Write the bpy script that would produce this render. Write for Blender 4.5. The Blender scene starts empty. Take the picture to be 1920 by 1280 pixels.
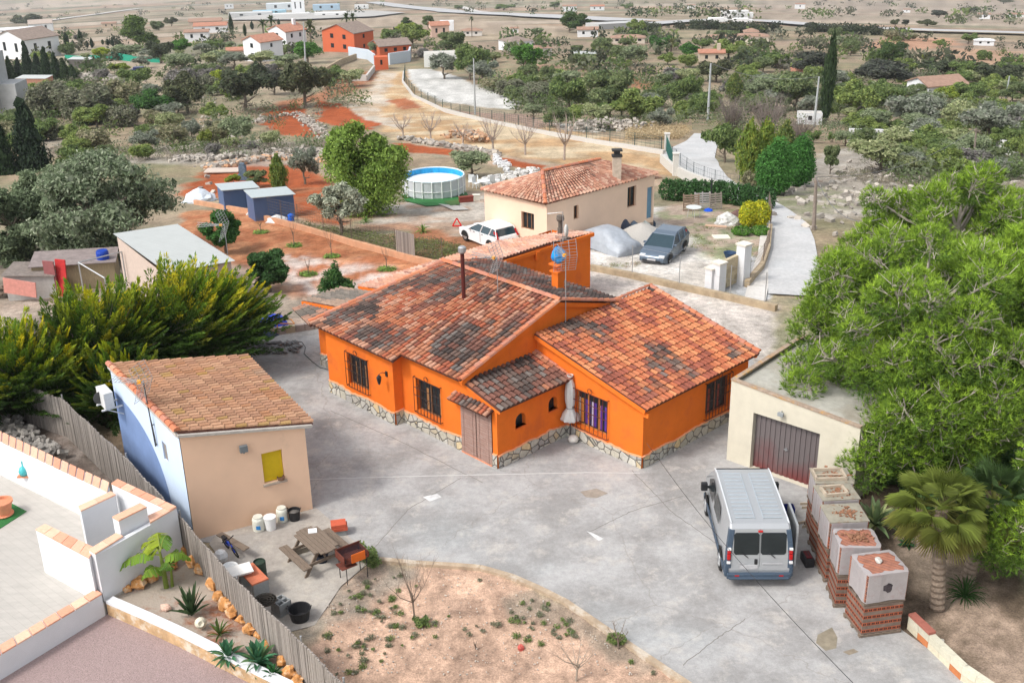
import bpy, math, random
import numpy as np
from mathutils import Vector, Matrix, noise
S = bpy.context.scene
COL = S.collection
pi = math.pi
# ---------------------------------------------------------------- camera
FPX = 2100.0; PIT = math.radians(23.09); ROL = math.radians(-1.11); CH = 19.0
cam = bpy.data.cameras.new('camera'); co = bpy.data.objects.new('camera', cam); COL.objects.link(co)
_fw = np.array([0, math.cos(PIT), -math.sin(PIT)]); _u0 = np.array([0, math.sin(PIT), math.cos(PIT)]); _r0 = np.array([1., 0, 0])
_rt = _r0*math.cos(ROL)+_u0*math.sin(ROL); _up = -_r0*math.sin(ROL)+_u0*math.cos(ROL)
CP = np.array([0, 0, CH])
co.matrix_world = Matrix(((_rt[0], _up[0], -_fw[0], 0), (_rt[1], _up[1], -_fw[1], 0), (_rt[2], _up[2], -_fw[2], CH), (0, 0, 0, 1)))
cam.lens = FPX/1920*36; cam.sensor_width = 36; cam.clip_start = 0.5; cam.clip_end = 9000
S.camera = co
# ---------------------------------------------------------------- world, sun, exposure
SUN_EL = math.radians(50); SUN_AZ = math.radians(-122)   # azimuth from +Y (into the picture), negative = left
w = bpy.data.worlds.new('World'); S.world = w; w.use_nodes = True
nt = w.node_tree; bg = nt.nodes['Background']
sky = nt.nodes.new('ShaderNodeTexSky'); sky.sky_type = 'NISHITA'; sky.sun_disc = False
sky.sun_elevation = SUN_EL; sky.sun_rotation = SUN_AZ; sky.air_density = 1.0; sky.dust_density = 3.0; sky.ozone_density = 1.0
hs = nt.nodes.new('ShaderNodeHueSaturation'); hs.inputs['Saturation'].default_value = 0.25
nt.links.new(sky.outputs[0], hs.inputs['Color']); nt.links.new(hs.outputs[0], bg.inputs[0]); bg.inputs[1].default_value = 0.15
sl = bpy.data.lights.new('sun', 'SUN'); sl.energy = 1.25; sl.angle = math.radians(10); sl.color = (1.0, 0.95, 0.88)
so = bpy.data.objects.new('sun', sl); COL.objects.link(so); so.location = (0, 0, 60)
sd = Vector((math.sin(SUN_AZ)*math.cos(SUN_EL), math.cos(SUN_AZ)*math.cos(SUN_EL), math.sin(SUN_EL)))
so.rotation_euler = sd.to_track_quat('Z', 'Y').to_euler()
S.view_settings.view_transform = 'Standard'; S.view_settings.look = 'None'; S.view_settings.gamma = 1
S.view_settings.use_curve_mapping = False; S.view_settings.exposure = 0.84
S.render.engine = 'CYCLES'; S.cycles.use_denoising = True; S.cycles.max_bounces = 6; S.cycles.transparent_max_bounces = 6

# ---------------------------------------------------------------- terrain profile and pixel helpers
PR = np.array([0, 46, 55, 66, 76, 90, 120, 180, 280, 400, 600, 1000, 2500, 6000.])
PZ = np.array([0, 0, -.6, -1.6, -2.8, -5, -9, -17.5, -24.3, -34, -54, -98, -235, -400.])
def zt(x, y):
    return np.interp(np.hypot(x, y), PR, PZ)
def ray(px, py):
    return _fw+_rt*(px-960)/FPX-_up*(py-640)/FPX
def GZ(px, py, z=0.0):
    d = ray(px, py); t = (z-CH)/d[2]; return CP+d*t
def G(px, py, dz=0.0):
    d = ray(px, py)
    lo, hi = 10.0, 6000.0
    hn = math.hypot(d[0], d[1]); d = d/hn
    f = lambda t: CH+d[2]*t-(float(np.interp(t, PR, PZ))+dz)
    for _ in range(40):
        m = (lo+hi)/2
        if f(m) > 0: lo = m
        else: hi = m
    p = CP+d*lo
    return np.array([p[0], p[1], float(zt(p[0], p[1]))+dz])
def depth(p): return float((np.array(p)-CP) @ _fw)
def mpp(p): return depth(p)/FPX          # metres per photo pixel at a point
def RND(s): return random.Random(s)

# ---------------------------------------------------------------- materials
MATS = {}
def nd(t, ty, **k):
    n = t.nodes.new(ty)
    for a, b in k.items(): setattr(n, a, b)
    return n
def mat(name, col=(.5, .5, .5), rough=.85, metal=0., var=.12, scale=6., bump=.0, bscale=None, attr=False, spec=.3, stain=None, coord='Object', alpha=None, stretch=None):
    if name in MATS: return MATS[name]
    m = bpy.data.materials.new(name); m.use_nodes = True; t = m.node_tree; b = t.nodes['Principled BSDF']
    b.inputs['Roughness'].default_value = rough; b.inputs['Metallic'].default_value = metal
    b.inputs['Specular IOR Level'].default_value = spec
    tc = nd(t, 'ShaderNodeTexCoord'); src = tc.outputs[coord]
    if stretch:
        mp = nd(t, 'ShaderNodeMapping'); mp.inputs['Scale'].default_value = stretch; t.links.new(src, mp.inputs[0]); src = mp.outputs[0]
    n = nd(t, 'ShaderNodeTexNoise'); n.inputs['Scale'].default_value = scale; n.inputs['Detail'].default_value = 8; n.inputs['Roughness'].default_value = .65
    t.links.new(src, n.inputs['Vector'])
    mr = nd(t, 'ShaderNodeMapRange'); mr.inputs[1].default_value = .25; mr.inputs[2].default_value = .75; mr.inputs[3].default_value = 1-var; mr.inputs[4].default_value = 1+var
    t.links.new(n.outputs['Fac'], mr.inputs[0])
    if attr:
        a = nd(t, 'ShaderNodeAttribute', attribute_name='col'); base = a.outputs['Color']
    else:
        a = nd(t, 'ShaderNodeRGB'); a.outputs[0].default_value = (*col, 1); base = a.outputs[0]
    mx = nd(t, 'ShaderNodeVectorMath', operation='SCALE'); t.links.new(base, mx.inputs[0]); t.links.new(mr.outputs[0], mx.inputs['Scale'])
    out = mx.outputs[0]
    if stain:  # (colour, scale, threshold, strength)
        n2 = nd(t, 'ShaderNodeTexNoise'); n2.inputs['Scale'].default_value = stain[1]; n2.inputs['Detail'].default_value = 9; n2.inputs['Roughness'].default_value = .7
        t.links.new(src, n2.inputs['Vector'])
        m2 = nd(t, 'ShaderNodeMapRange'); m2.inputs[1].default_value = stain[2]; m2.inputs[2].default_value = stain[2]+.12; m2.inputs[3].default_value = 0; m2.inputs[4].default_value = stain[3]
        t.links.new(n2.outputs['Fac'], m2.inputs[0])
        mc = nd(t, 'ShaderNodeMix', data_type='RGBA'); t.links.new(m2.outputs[0], mc.inputs[0]); t.links.new(out, mc.inputs[6]); mc.inputs[7].default_value = (*stain[0], 1)
        out = mc.outputs[2]
    t.links.new(out, b.inputs['Base Color'])
    if bump:
        n3 = nd(t, 'ShaderNodeTexNoise'); n3.inputs['Scale'].default_value = bscale or scale*4; n3.inputs['Detail'].default_value = 6
        t.links.new(src, n3.inputs['Vector'])
        bp = nd(t, 'ShaderNodeBump'); bp.inputs['Strength'].default_value = bump; bp.inputs['Distance'].default_value = .03
        t.links.new(n3.outputs['Fac'], bp.inputs['Height']); t.links.new(bp.outputs[0], b.inputs['Normal'])
    MATS[name] = m; return m
def leafmat(name='leaf', trans=.35):
    if name in MATS: return MATS[name]
    m = bpy.data.materials.new(name); m.use_nodes = True; t = m.node_tree; b = t.nodes['Principled BSDF']; o = t.nodes['Material Output']
    a = nd(t, 'ShaderNodeAttribute', attribute_name='col'); t.links.new(a.outputs['Color'], b.inputs['Base Color']); b.inputs['Roughness'].default_value = .7
    b.inputs['Specular IOR Level'].default_value = .25
    tr = nd(t, 'ShaderNodeBsdfTranslucent'); t.links.new(a.outputs['Color'], tr.inputs[0]); ms = nd(t, 'ShaderNodeMixShader'); ms.inputs[0].default_value = trans
    t.links.new(b.outputs[0], ms.inputs[1]); t.links.new(tr.outputs[0], ms.inputs[2]); t.links.new(ms.outputs[0], o.inputs[0])
    MATS[name] = m; return m
LEAF = leafmat(); PLEAF = leafmat('needle_leaf', .15)
BARK = mat('bark', (.16, .13, .10), var=.3, scale=8, bump=.6, stretch=(1, 1, .3))
PALEBARK = mat('pale_bark', (.34, .30, .26), var=.3, scale=8, bump=.5)
ORANGE = mat('orange_render', (.72, .165, .022), rough=.92, var=.12, scale=1.6, bump=.12, bscale=60, spec=.12, stain=((.50, .11, .03), .8, .52, .6))
CREAM = mat('cream_render', (.78, .53, .37), rough=.9, var=.05, scale=1.2, bump=.12, bscale=50, stain=((.5, .34, .24), 1.3, .62, .35))
WHITE = mat('white_render', (.67, .68, .70), rough=.9, var=.05, scale=1.5, bump=.1, bscale=40)
GLASS = mat('dark_glass', (.02, .025, .028), rough=.15, var=.3, scale=2, spec=.25)
IRON = mat('wrought_iron', (.035, .02, .018), rough=.5, var=.2, metal=.2)
TILE = mat('roof_tile', attr=True, rough=.85, var=.22, scale=22, bump=.4, bscale=70, spec=.2)
METAL = mat('galvanised_metal', (.42, .43, .44), rough=.45, metal=.6, var=.15, scale=10)
WOODG = mat('weathered_wood', (.19, .145, .11), var=.3, scale=7, bump=.5, stretch=(1, 6, 6))
CONC = mat('concrete_grey', (.42, .40, .37), var=.15, scale=4, bump=.3)
BLACKP = mat('black_plastic', (.02, .02, .022), rough=.45, var=.2)
WHITEP = mat('white_plastic', (.78, .79, .78), rough=.4, var=.05)
RUBBER = mat('rubber', (.018, .018, .018), rough=.8)
TERRA = mat('terracotta', (.62, .25, .14), var=.15, scale=10, bump=.2)
ATT = mat('tinted', attr=True, rough=.85, var=.15, scale=12, bump=.3)

# ---------------------------------------------------------------- object helpers
def tag(o, label=None, cat=None, group=None, kind=None):
    if label: o['label'] = label
    if cat: o['category'] = cat
    if group: o['group'] = group
    if kind: o['kind'] = kind
    return o
def thing(name, label, cat, loc=(0, 0, 0), rz=0., group=None):
    o = bpy.data.objects.new(name, None); o.empty_display_size = .3; COL.objects.link(o)
    o.location = [float(q) for q in loc]; o.rotation_euler = (0, 0, rz)
    return tag(o, label, cat, group)
def dup(root, loc=None, rz=None, scale=None, label=None, group=None):
    r = root.copy(); COL.objects.link(r)
    if loc is not None: r.location = [float(q) for q in loc]
    if rz is not None: r.rotation_euler = (0, 0, rz)
    if scale is not None: r.scale = scale if hasattr(scale, '__len__') else (scale,)*3
    if label: r['label'] = label
    if group: r['group'] = group
    for ch in list(root.children):
        c = ch.copy(); COL.objects.link(c); c.parent = r
        for g_ in list(ch.children):
            d = g_.copy(); COL.objects.link(d); d.parent = c
    return r
class MB:
    def __init__(s): s.v = []; s.f = []; s.c = []; s.uc = False
    def add(s, vs, fs, c=None):
        n = len(s.v); s.v += [tuple(map(float, q)) for q in vs]
        for f in fs: s.f.append(tuple(n+i for i in f)); s.c.append(c)
        if c is not None: s.uc = True
        return s
    def quad(s, a, b, c_, d, col=None): return s.add([a, b, c_, d], [(0, 1, 2, 3)], col)
    def box8(s, p, col=None):
        return s.add(p, [(0, 3, 2, 1), (4, 5, 6, 7), (0, 1, 5, 4), (1, 2, 6, 5), (2, 3, 7, 6), (3, 0, 4, 7)], col)
    def box(s, c, sz, rz=0., col=None, tilt=None):
        x, y, z = [q/2 for q in sz]; ca, sa = math.cos(rz), math.sin(rz); P = []
        for k in (-1, 1):
            for i, j in ((-1, -1), (1, -1), (1, 1), (-1, 1)):
                v = Vector((i*x, j*y, k*z))
                if tilt: v = Matrix.Rotation(tilt[1], 3, tilt[0]) @ v
                P.append((c[0]+v.x*ca-v.y*sa, c[1]+v.x*sa+v.y*ca, c[2]+v.z))
        return s.box8(P, col)
    def beam(s, a, b, w_, h, col=None, up=(0, 0, 1)):
        a = Vector(a); b = Vector(b); d = (b-a).normalized(); u = Vector(up)
        if abs(d.dot(u)) > .98: u = Vector((1, 0, 0))
        r = d.cross(u).normalized()*w_/2; t = r.cross(d).normalized()*h/2
        return s.box8([a-r-t, a+r-t, b+r-t, b-r-t, a-r+t, a+r+t, b+r+t, b-r+t], col)
    def prism(s, poly, z0, z1, col=None, top=None):
        n = len(poly); z1 = z1 if hasattr(z1, '__len__') else [z1]*n; z0 = z0 if hasattr(z0, '__len__') else [z0]*n
        P = [(p[0], p[1], z0[i]) for i, p in enumerate(poly)]+[(p[0], p[1], z1[i]) for i, p in enumerate(poly)]
        s.add(P, [tuple(range(n))[::-1]]+[(i, (i+1) % n, n+(i+1) % n, n+i) for i in range(n)], col)
        s.add(P[n:], [tuple(range(n))], top if top is not None else col)
        return s
    def tube(s, pts, r, n=6, col=None, caps=True):
        pts = [Vector(p) for p in pts]; rs = r if hasattr(r, '__len__') else [r]*len(pts); V = []; F = []
        prev = None
        for i, p in enumerate(pts):
            d = (pts[min(i+1, len(pts)-1)]-pts[max(i-1, 0)])
            d = d.normalized() if d.length > 1e-9 else Vector((0, 0, 1))
            if prev is None: prev = d.orthogonal().normalized()
            u = (prev-d*prev.dot(d)); u = u.normalized() if u.length > 1e-6 else d.orthogonal().normalized(); prev = u; q = d.cross(u)
            for k in range(n):
                a = 2*pi*k/n; V.append(p+(u*math.cos(a)+q*math.sin(a))*rs[i])
        for i in range(len(pts)-1):
            for k in range(n): F.append((i*n+k, i*n+(k+1) % n, (i+1)*n+(k+1) % n, (i+1)*n+k))
        if caps: F.append(tuple(range(n))[::-1]); F.append(tuple((len(pts)-1)*n+k for k in range(n)))
        return s.add(V, F, col)
    def lathe(s, prof, c=(0, 0, 0), n=20, col=None, sx=1., sy=1., caps=True):
        V = []; F = []; m = len(prof)
        for r, z in prof:
            for k in range(n): a = 2*pi*k/n; V.append((c[0]+r*sx*math.cos(a), c[1]+r*sy*math.sin(a), c[2]+z))
        for i in range(m-1):
            for k in range(n): F.append((i*n+k, i*n+(k+1) % n, (i+1)*n+(k+1) % n, (i+1)*n+k))
        if caps and prof[0][0] > 1e-4: F.append(tuple(range(n))[::-1])
        if caps and prof[-1][0] > 1e-4: F.append(tuple((m-1)*n+k for k in range(n)))
        return s.add(V, F, col)
    def build(s, name, m, parent=None, smooth=False, bevel=0., loc=None, rz=None, mats=None):
        me = bpy.data.meshes.new(name); me.from_pydata(s.v, [], s.f); me.materials.append(m)
        if s.uc:
            a = me.color_attributes.new('col', 'FLOAT_COLOR', 'CORNER'); arr = []
            for f, c in zip(s.f, s.c):
                cc = (*(c or (.5, .5, .5)), 1.); arr += cc*len(f)
            a.data.foreach_set('color', arr)
        if smooth: me.polygons.foreach_set('use_smooth', [True]*len(s.f))
        me.update()
        o = bpy.data.objects.new(name, me); COL.objects.link(o)
        if parent is not None: o.parent = parent
        if loc is not None: o.location = [float(q) for q in loc]
        if rz is not None: o.rotation_euler = (0, 0, rz)
        if bevel:
            b = o.modifiers.new('bevel', 'BEVEL'); b.width = bevel; b.segments = 2; b.limit_method = 'ANGLE'
        return o
def npmesh(name, V, F, C, m, parent=None, loc=None, smooth=False):
    """V (n,3) F (m,k) C (m,3) numpy -> object"""
    me = bpy.data.meshes.new(name); k = F.shape[1]; n = len(F)
    me.vertices.add(len(V)); me.vertices.foreach_set('co', V.astype(np.float32).ravel())
    me.loops.add(n*k); me.loops.foreach_set('vertex_index', F.astype(np.int32).ravel())
    me.polygons.add(n); me.polygons.foreach_set('loop_start', np.arange(0, n*k, k, dtype=np.int32))
    me.materials.append(m)
    if C is not None:
        if len(C) == n:
            a = me.color_attributes.new('col', 'FLOAT_COLOR', 'CORNER'); cc = np.repeat(C, k, axis=0)
        else:
            a = me.color_attributes.new('col', 'FLOAT_COLOR', 'POINT'); cc = C
        a.data.foreach_set('color', np.hstack([cc, np.ones((len(cc), 1))]).astype(np.float32).ravel())
    if smooth: me.polygons.foreach_set('use_smooth', [True]*n)
    me.update(calc_edges=True); me.validate()
    o = bpy.data.objects.new(name, me); COL.objects.link(o)
    if parent is not None: o.parent = parent
    if loc is not None: o.location = [float(q) for q in loc]
    return o
# cheap vectorised value noise
_rs = np.random.RandomState(7); _T = _rs.rand(64, 64)
def vn(x, y, s=1.0, o=0.):
    x = np.asarray(x)/s+o; y = np.asarray(y)/s+o*1.7; xi = np.floor(x).astype(int); yi = np.floor(y).astype(int); fx = x-xi; fy = y-yi
    fx = fx*fx*(3-2*fx); fy = fy*fy*(3-2*fy)
    g = lambda i, j: _T[i % 64, j % 64]
    return (g(xi, yi)*(1-fx)+g(xi+1, yi)*fx)*(1-fy)+(g(xi, yi+1)*(1-fx)+g(xi+1, yi+1)*fx)*fy
def fbm(x, y, s, o=0.):
    return .5*vn(x, y, s, o)+.27*vn(x, y, s/2.1, o+3.1)+.15*vn(x, y, s/4.3, o+9.2)+.08*vn(x, y, s/9, o+5.5)
def inpoly(x, y, P):
    r = np.zeros(np.shape(x), bool); n = len(P); j = n-1
    for i in range(n):
        xi, yi = P[i][0], P[i][1]; xj, yj = P[j][0], P[j][1]
        c = ((yi > y) != (yj > y)) & (x < (xj-xi)*(y-yi)/(yj-yi+1e-12)+xi); r ^= c; j = i
    return r
def edgedist(x, y, P):
    d = np.full(np.shape(x), 1e9); n = len(P)
    for i in range(n):
        a = np.array(P[i][:2]); b = np.array(P[(i+1) % n][:2]); ab = b-a; L = ab@ab+1e-9
        t = np.clip(((x-a[0])*ab[0]+(y-a[1])*ab[1])/L, 0, 1); d = np.minimum(d, np.hypot(x-a[0]-t*ab[0], y-a[1]-t*ab[1]))
    return d
# ================================================================ TERRAIN
Rr = np.concatenate([np.geomspace(9, 60, 190), np.geomspace(60, 400, 300)[1:], np.geomspace(400, 6000, 170)[1:]])
Th = np.radians(np.linspace(-46, 46, 760))
RR, TT = np.meshgrid(Rr, Th, indexing='ij'); X = RR*np.sin(TT); Y = RR*np.cos(TT); Z = zt(X, Y)
def W(poly): return [tuple(G(*p)[:2]) for p in poly]
SOIL = (.42, .33, .25)
base = np.zeros(X.shape+(3,)); base[:] = (.36, .275, .19)
n1 = fbm(X, Y, 9); n2 = fbm(X, Y, 60, 4.)
def mixc(c, wgt):
    global base
    wgt = np.clip(wgt, 0, 1)[..., None]; base = base*(1-wgt)+np.array(c)*wgt
mixc((.24, .225, .13), (n1-.45)*3.5); mixc((.40, .33, .24), (n2-.5)*4); mixc((.24, .23, .15), (fbm(X, Y, 3.3, 8.)-.52)*4*(RR < 300))
# far country: terraced fields along contour lines
far = np.clip((RR-230)/120, 0, 1)
band = np.sin((Z+3*n2+X*.012)*.75+4*fbm(X, Y, 240, 2.)); mixc((.33, .25, .19), far*(.5+.5*np.sign(band))*.9)
band2 = np.abs((((Z+2.*n2+X*.01)/3.7) % 1)-.5); mixc((.15, .14, .10), far*np.clip((.1-band2)*14, 0, .9)); mixc((.46, .40, .32), far*np.clip((fbm(X, Y, 130, 11.)-.55)*6, 0, .7))
vb = np.log(RR)*8.5+1.3*fbm(X, Y, 330, 5.)+X*.0006; bi_ = np.floor(vb).astype(int) % 7; fb_ = vb-np.floor(vb)
for k, c in enumerate([(.34, .25, .18), (.44, .35, .26), (.25, .23, .15), (.40, .28, .20), (.47, .39, .31), (.30, .25, .18), (.38, .31, .23)]): mixc(c, np.clip((RR-330)/150, 0, 1)*(bi_ == k)*.8)
mixc((.13, .14, .09), np.clip((RR-330)/150, 0, 1)*(fb_ < .16)*np.clip((fbm(X, Y, 70, 6.)-.36)*6, 0, .85))
mixc((.25, .25, .17), far*np.clip((fbm(X, Y, 90, 21.)-.56)*7, 0, .7))
rough = .02+.10*np.clip((RR-50)/60, 0, 1)
ZON = []
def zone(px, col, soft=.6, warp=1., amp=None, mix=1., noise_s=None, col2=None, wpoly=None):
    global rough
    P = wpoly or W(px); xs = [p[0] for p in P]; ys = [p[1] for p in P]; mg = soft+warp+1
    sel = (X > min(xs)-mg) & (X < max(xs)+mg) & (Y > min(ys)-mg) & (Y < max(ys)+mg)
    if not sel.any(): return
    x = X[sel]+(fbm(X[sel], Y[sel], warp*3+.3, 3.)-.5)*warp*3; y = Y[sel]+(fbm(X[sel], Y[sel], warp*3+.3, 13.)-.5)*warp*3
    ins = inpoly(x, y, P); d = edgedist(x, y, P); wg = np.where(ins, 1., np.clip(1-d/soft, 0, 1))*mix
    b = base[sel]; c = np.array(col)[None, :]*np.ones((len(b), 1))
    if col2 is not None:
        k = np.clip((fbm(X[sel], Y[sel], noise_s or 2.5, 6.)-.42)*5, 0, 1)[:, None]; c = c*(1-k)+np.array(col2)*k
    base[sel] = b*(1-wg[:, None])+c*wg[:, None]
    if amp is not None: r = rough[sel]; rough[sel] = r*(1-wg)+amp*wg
RED = (.40, .10, .035); RED2 = (.40, .155, .075); TAN = (.52, .34, .185)
# (pixel outline, colour, soft, warp, amp, mix, noise, colour2)
# middle distance red plots, pale pad, dirt track area
zone([(500, 205), (640, 180), (700, 150), (700, 130), (640, 150), (600, 175)], RED2, 2, 2, .1, .8)
zone([(380, 330), (560, 315), (620, 340), (640, 420), (560, 400), (420, 372), (350, 365)], RED2, 1, 1, .1, 1, 2.5, RED)
zone([(380, 322), (520, 300), (560, 318), (600, 350), (420, 345)], RED, 1, 1.5, .1, .9)
zone([(362, 395), (470, 402), (780, 490), (900, 505), (700, 545), (560, 560), (380, 500), (340, 420)], RED2, .5, .6, .05, 1, 1.6, (.52, .25, .13))
zone([(560, 560), (520, 490), (560, 480), (660, 500), (720, 520), (640, 600), (540, 640)], (.60, .56, .52), 1, 1.6, .03, .75, 1.2, RED2)
zone([(840, 440), (930, 460), (860, 480), (800, 490), (700, 430), (640, 400), (760, 400)], (.45, .26, .17), .8, .8, .05, .9, 1.5, (.30, .28, .18))
zone([(780, 430), (880, 450), (1000, 480), (900, 500), (800, 490)], RED2, .6, .8, .04, .8)
# gravelled yards round the beige house
zone([(700, 420), (720, 385), (900, 360), (1000, 420), (870, 440), (760, 415)], (.55, .50, .44), .8, .8, .02, .9, 2, (.50, .36, .27))
zone([(1000, 470), (1100, 520), (1320, 545), (1460, 480), (1440, 420), (1290, 385), (1080, 400)], (.60, .57, .53), .8, .6, .01, 1, 2, (.52, .48, .43))
zone([(1240, 400), (1300, 375), (1440, 390), (1450, 470), (1400, 510), (1330, 470), (1290, 440)], (.42, .31, .23), .8, 1.2, .04, .8, 1, (.24, .27, .12))
zone([(1340, 500), (1410, 480), (1450, 500), (1440, 560), (1360, 545)], (.46, .47, .48), .3, .2, .0, 1)
# strip behind orange house
zone([(1090, 505), (1450, 575), (1440, 660), (1420, 700), (1230, 560), (1090, 570)], (.46, .42, .38), .5, .4, .01, 1, .8, (.52, .47, .43))
# big straw coloured track and slope
TRACK = [(735, 135), (762, 135), (770, 170), (800, 195), (900, 215), (1040, 240), (1180, 268), (1245, 285), (1245, 330), (1180, 325), (1000, 300), (880, 280), (760, 262), (690, 225), (700, 180), (715, 150)]
zone(TRACK, TAN, 1.5, 1.5, .08, 1, 5, (.62, .50, .34))
zone([(640, 190), (700, 170), (715, 135), (740, 135), (720, 175), (710, 215), (760, 240), (680, 232)], (.60, .54, .46), 1, 1.5, .05, .85, 3, (.55, .42, .30))
zone([(725, 190), (765, 185), (790, 200), (760, 205)], RED, .6, 1.2, .1, .8)
zone([(770, 262), (900, 285), (1050, 312), (1240, 330), (1240, 350), (1000, 320), (760, 280)], (.50, .36, .26), 1, 1, .08, .9, 3, (.42, .36, .27))
zone([(745, 268), (860, 283), (860, 293), (750, 285)], RED, .4, .5, .1, 1); zone([(935, 296), (1020, 312), (1010, 320), (950, 310)], RED, .4, .5, .1, 1)
zone([(495, 215), (560, 195), (580, 235), (615, 258), (545, 255), (500, 240)], RED, .6, 1.2, .15, 1); zone([(595, 190), (640, 195), (700, 230), (700, 243), (640, 240), (600, 225)], RED, .6, 1.2, .15, 1)
PAD = [(768, 130), (800, 130), (850, 142), (900, 165), (975, 190), (965, 205), (900, 200), (830, 190), (790, 170), (770, 150)]
zone(PAD, (.64, .63, .60), .6, .5, .02, 1, 4, (.56, .55, .52))
zone([(870, 205), (980, 215), (1040, 235), (1010, 240), (900, 220)], (.36, .24, .19), 1, 2, .15, .9)
zone([(1040, 232), (1110, 235), (1120, 248), (1060, 245)], (.56, .54, .50), .6, 1, .1, .9)
zone([(1150, 235), (1250, 245), (1300, 245), (1250, 262), (1180, 262)], (.45, .36, .25), 1, 1.5, .1, .8)
zone([(80, 262), (200, 285), (350, 270), (520, 262), (620, 285), (620, 310), (350, 310), (180, 300), (90, 290)], (.36, .33, .29), 1.5, 2, .2, .8, 4, (.44, .37, .29))
zone([(100, 275), (240, 285), (200, 300), (110, 300)], (.50, .38, .28), 1, 2, .05, .8)
# right middle: grassy waste land below the road
zone([(1480, 300), (1600, 280), (1920, 300), (1920, 380), (1700, 400), (1500, 420), (1450, 380)], (.38, .34, .29), 1.5, 2, .1, .9, 2, (.46, .42, .37))
zone([(1450, 370), (1540, 350), (1560, 400), (1500, 420)], (.25, .27, .14), 1.5, 2, .1, .8, 1.5, (.36, .33, .25))
# distant red and striped fields
zone([(1640, 75), (1760, 72), (1800, 85), (1700, 92), (1620, 88)], (.50, .28, .18), 4, 8, .3, .8); zone([(1760, 90), (1920, 100), (1920, 122), (1780, 108)], (.48, .30, .20), 4, 8, .3, .8)
zone([(680, 28), (900, 40), (1040, 50), (1040, 68), (800, 58), (680, 44)], (.42, .34, .26), 8, 12, .3, .9); zone([(1440, 0), (1920, 0), (1920, 45), (1440, 40)], (.38, .31, .25), 20, 30, .3, .7)
zone([(180, 108), (300, 113), (350, 135), (250, 140), (150, 130)], (.46, .37, .28), 2, 3, .1, .7)
zone([(1000, 120), (1060, 130), (1090, 150), (1030, 160), (980, 150)], (.45, .26, .18), 2, 3, .1, .6); zone([(1170, 140), (1260, 160), (1280, 178), (1200, 165)], RED2, 2, 3, .1, .7); zone([(1400, 140), (1480, 150), (1480, 175), (1400, 160)], (.42, .26, .19), 2, 3, .1, .5)
# foreground dirt bed and right-hand bank
BED = [(560, 1290), (590, 1180), (640, 1100), (700, 1062), (800, 1062), (900, 1075), (980, 1100), (1060, 1150), (1200, 1240), (1300, 1290)]
zone(BED, (.52, .35, .255), .3, .5, .08, 1, .7, (.39, .265, .195)); zone([(600, 1100), (720, 1050), (760, 1075), (690, 1130), (600, 1180), (570, 1200)], (.26, .23, .19), .3, .6, .07, .85, .6, (.40, .31, .24))
zone([(1000, 1110), (1100, 1160), (1240, 1255), (1200, 1275), (1060, 1190), (960, 1130)], (.27, .23, .18), .3, .5, .07, .7)
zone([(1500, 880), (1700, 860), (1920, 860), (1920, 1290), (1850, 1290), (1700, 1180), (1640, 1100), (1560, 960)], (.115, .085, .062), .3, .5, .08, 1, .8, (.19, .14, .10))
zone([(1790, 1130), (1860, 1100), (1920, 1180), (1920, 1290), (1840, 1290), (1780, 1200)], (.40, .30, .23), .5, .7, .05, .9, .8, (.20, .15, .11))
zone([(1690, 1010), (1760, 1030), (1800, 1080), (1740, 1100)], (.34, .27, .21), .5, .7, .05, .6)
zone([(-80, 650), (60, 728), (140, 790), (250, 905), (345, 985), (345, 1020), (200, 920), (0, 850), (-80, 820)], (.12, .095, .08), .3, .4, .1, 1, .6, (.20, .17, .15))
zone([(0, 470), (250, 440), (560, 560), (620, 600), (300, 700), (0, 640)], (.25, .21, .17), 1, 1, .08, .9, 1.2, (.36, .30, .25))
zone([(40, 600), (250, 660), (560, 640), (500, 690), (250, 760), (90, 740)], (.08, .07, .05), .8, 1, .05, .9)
small = (fbm(X, Y, .35+RR*.012, 17.)-.5)+(vn(X, Y, .12+RR*.004, 2.)-.5)*.5
flat = inpoly(X, Y, [tuple(GZ(*p)[:2]) for p in [(280, 1300), (700, 1048), (900, 1062), (1000, 1100), (1330, 1290), (1900, 1290), (1690, 1185), (1590, 1000), (1530, 880), (1400, 650), (1100, 540), (560, 590), (300, 700)]])
P_ = [tuple(GZ(*p)[:2]) for p in BED]; inb = inpoly(X, Y, P_)
fl = np.where((RR < 46) & flat & ~inb, 0, 1)
Z = Z+np.where(RR < 60, small*rough*fl-.012, small*rough)
base = base*(.80+.20*(RR < 60))[..., None]*(1+.22*(vn(X, Y, .25+RR*.006, 31.)-.5)[..., None]*2*.8)
ni, nj = X.shape; idx = np.arange(ni*nj).reshape(ni, nj)
F = np.stack([idx[:-1, :-1], idx[:-1, 1:], idx[1:, 1:], idx[1:, :-1]], -1).reshape(-1, 4)
GM = bpy.data.materials.new('ground_soil'); GM.use_nodes = True; t = GM.node_tree; b = t.nodes['Principled BSDF']; b.inputs['Roughness'].default_value = .95; b.inputs['Specular IOR Level'].default_value = .1
a = nd(t, 'ShaderNodeAttribute', attribute_name='col'); tc = nd(t, 'ShaderNodeTexCoord')
def nz(t, src, sc, det=8, ro=.7):
    n = nd(t, 'ShaderNodeTexNoise'); n.inputs['Scale'].default_value = sc; n.inputs['Detail'].default_value = det; n.inputs['Roughness'].default_value = ro; t.links.new(src, n.inputs['Vector']); return n.outputs['Fac']
def mrange(t, s, a0, a1, b0, b1):
    m = nd(t, 'ShaderNodeMapRange'); t.links.new(s, m.inputs[0])
    for i, q in enumerate((a0, a1, b0, b1)): m.inputs[i+1].default_value = q
    return m.outputs[0]
def mul(t, a_, b_):
    m = nd(t, 'ShaderNodeMath', operation='MULTIPLY'); t.links.new(a_, m.inputs[0]); t.links.new(b_, m.inputs[1]); return m.outputs[0]
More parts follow.
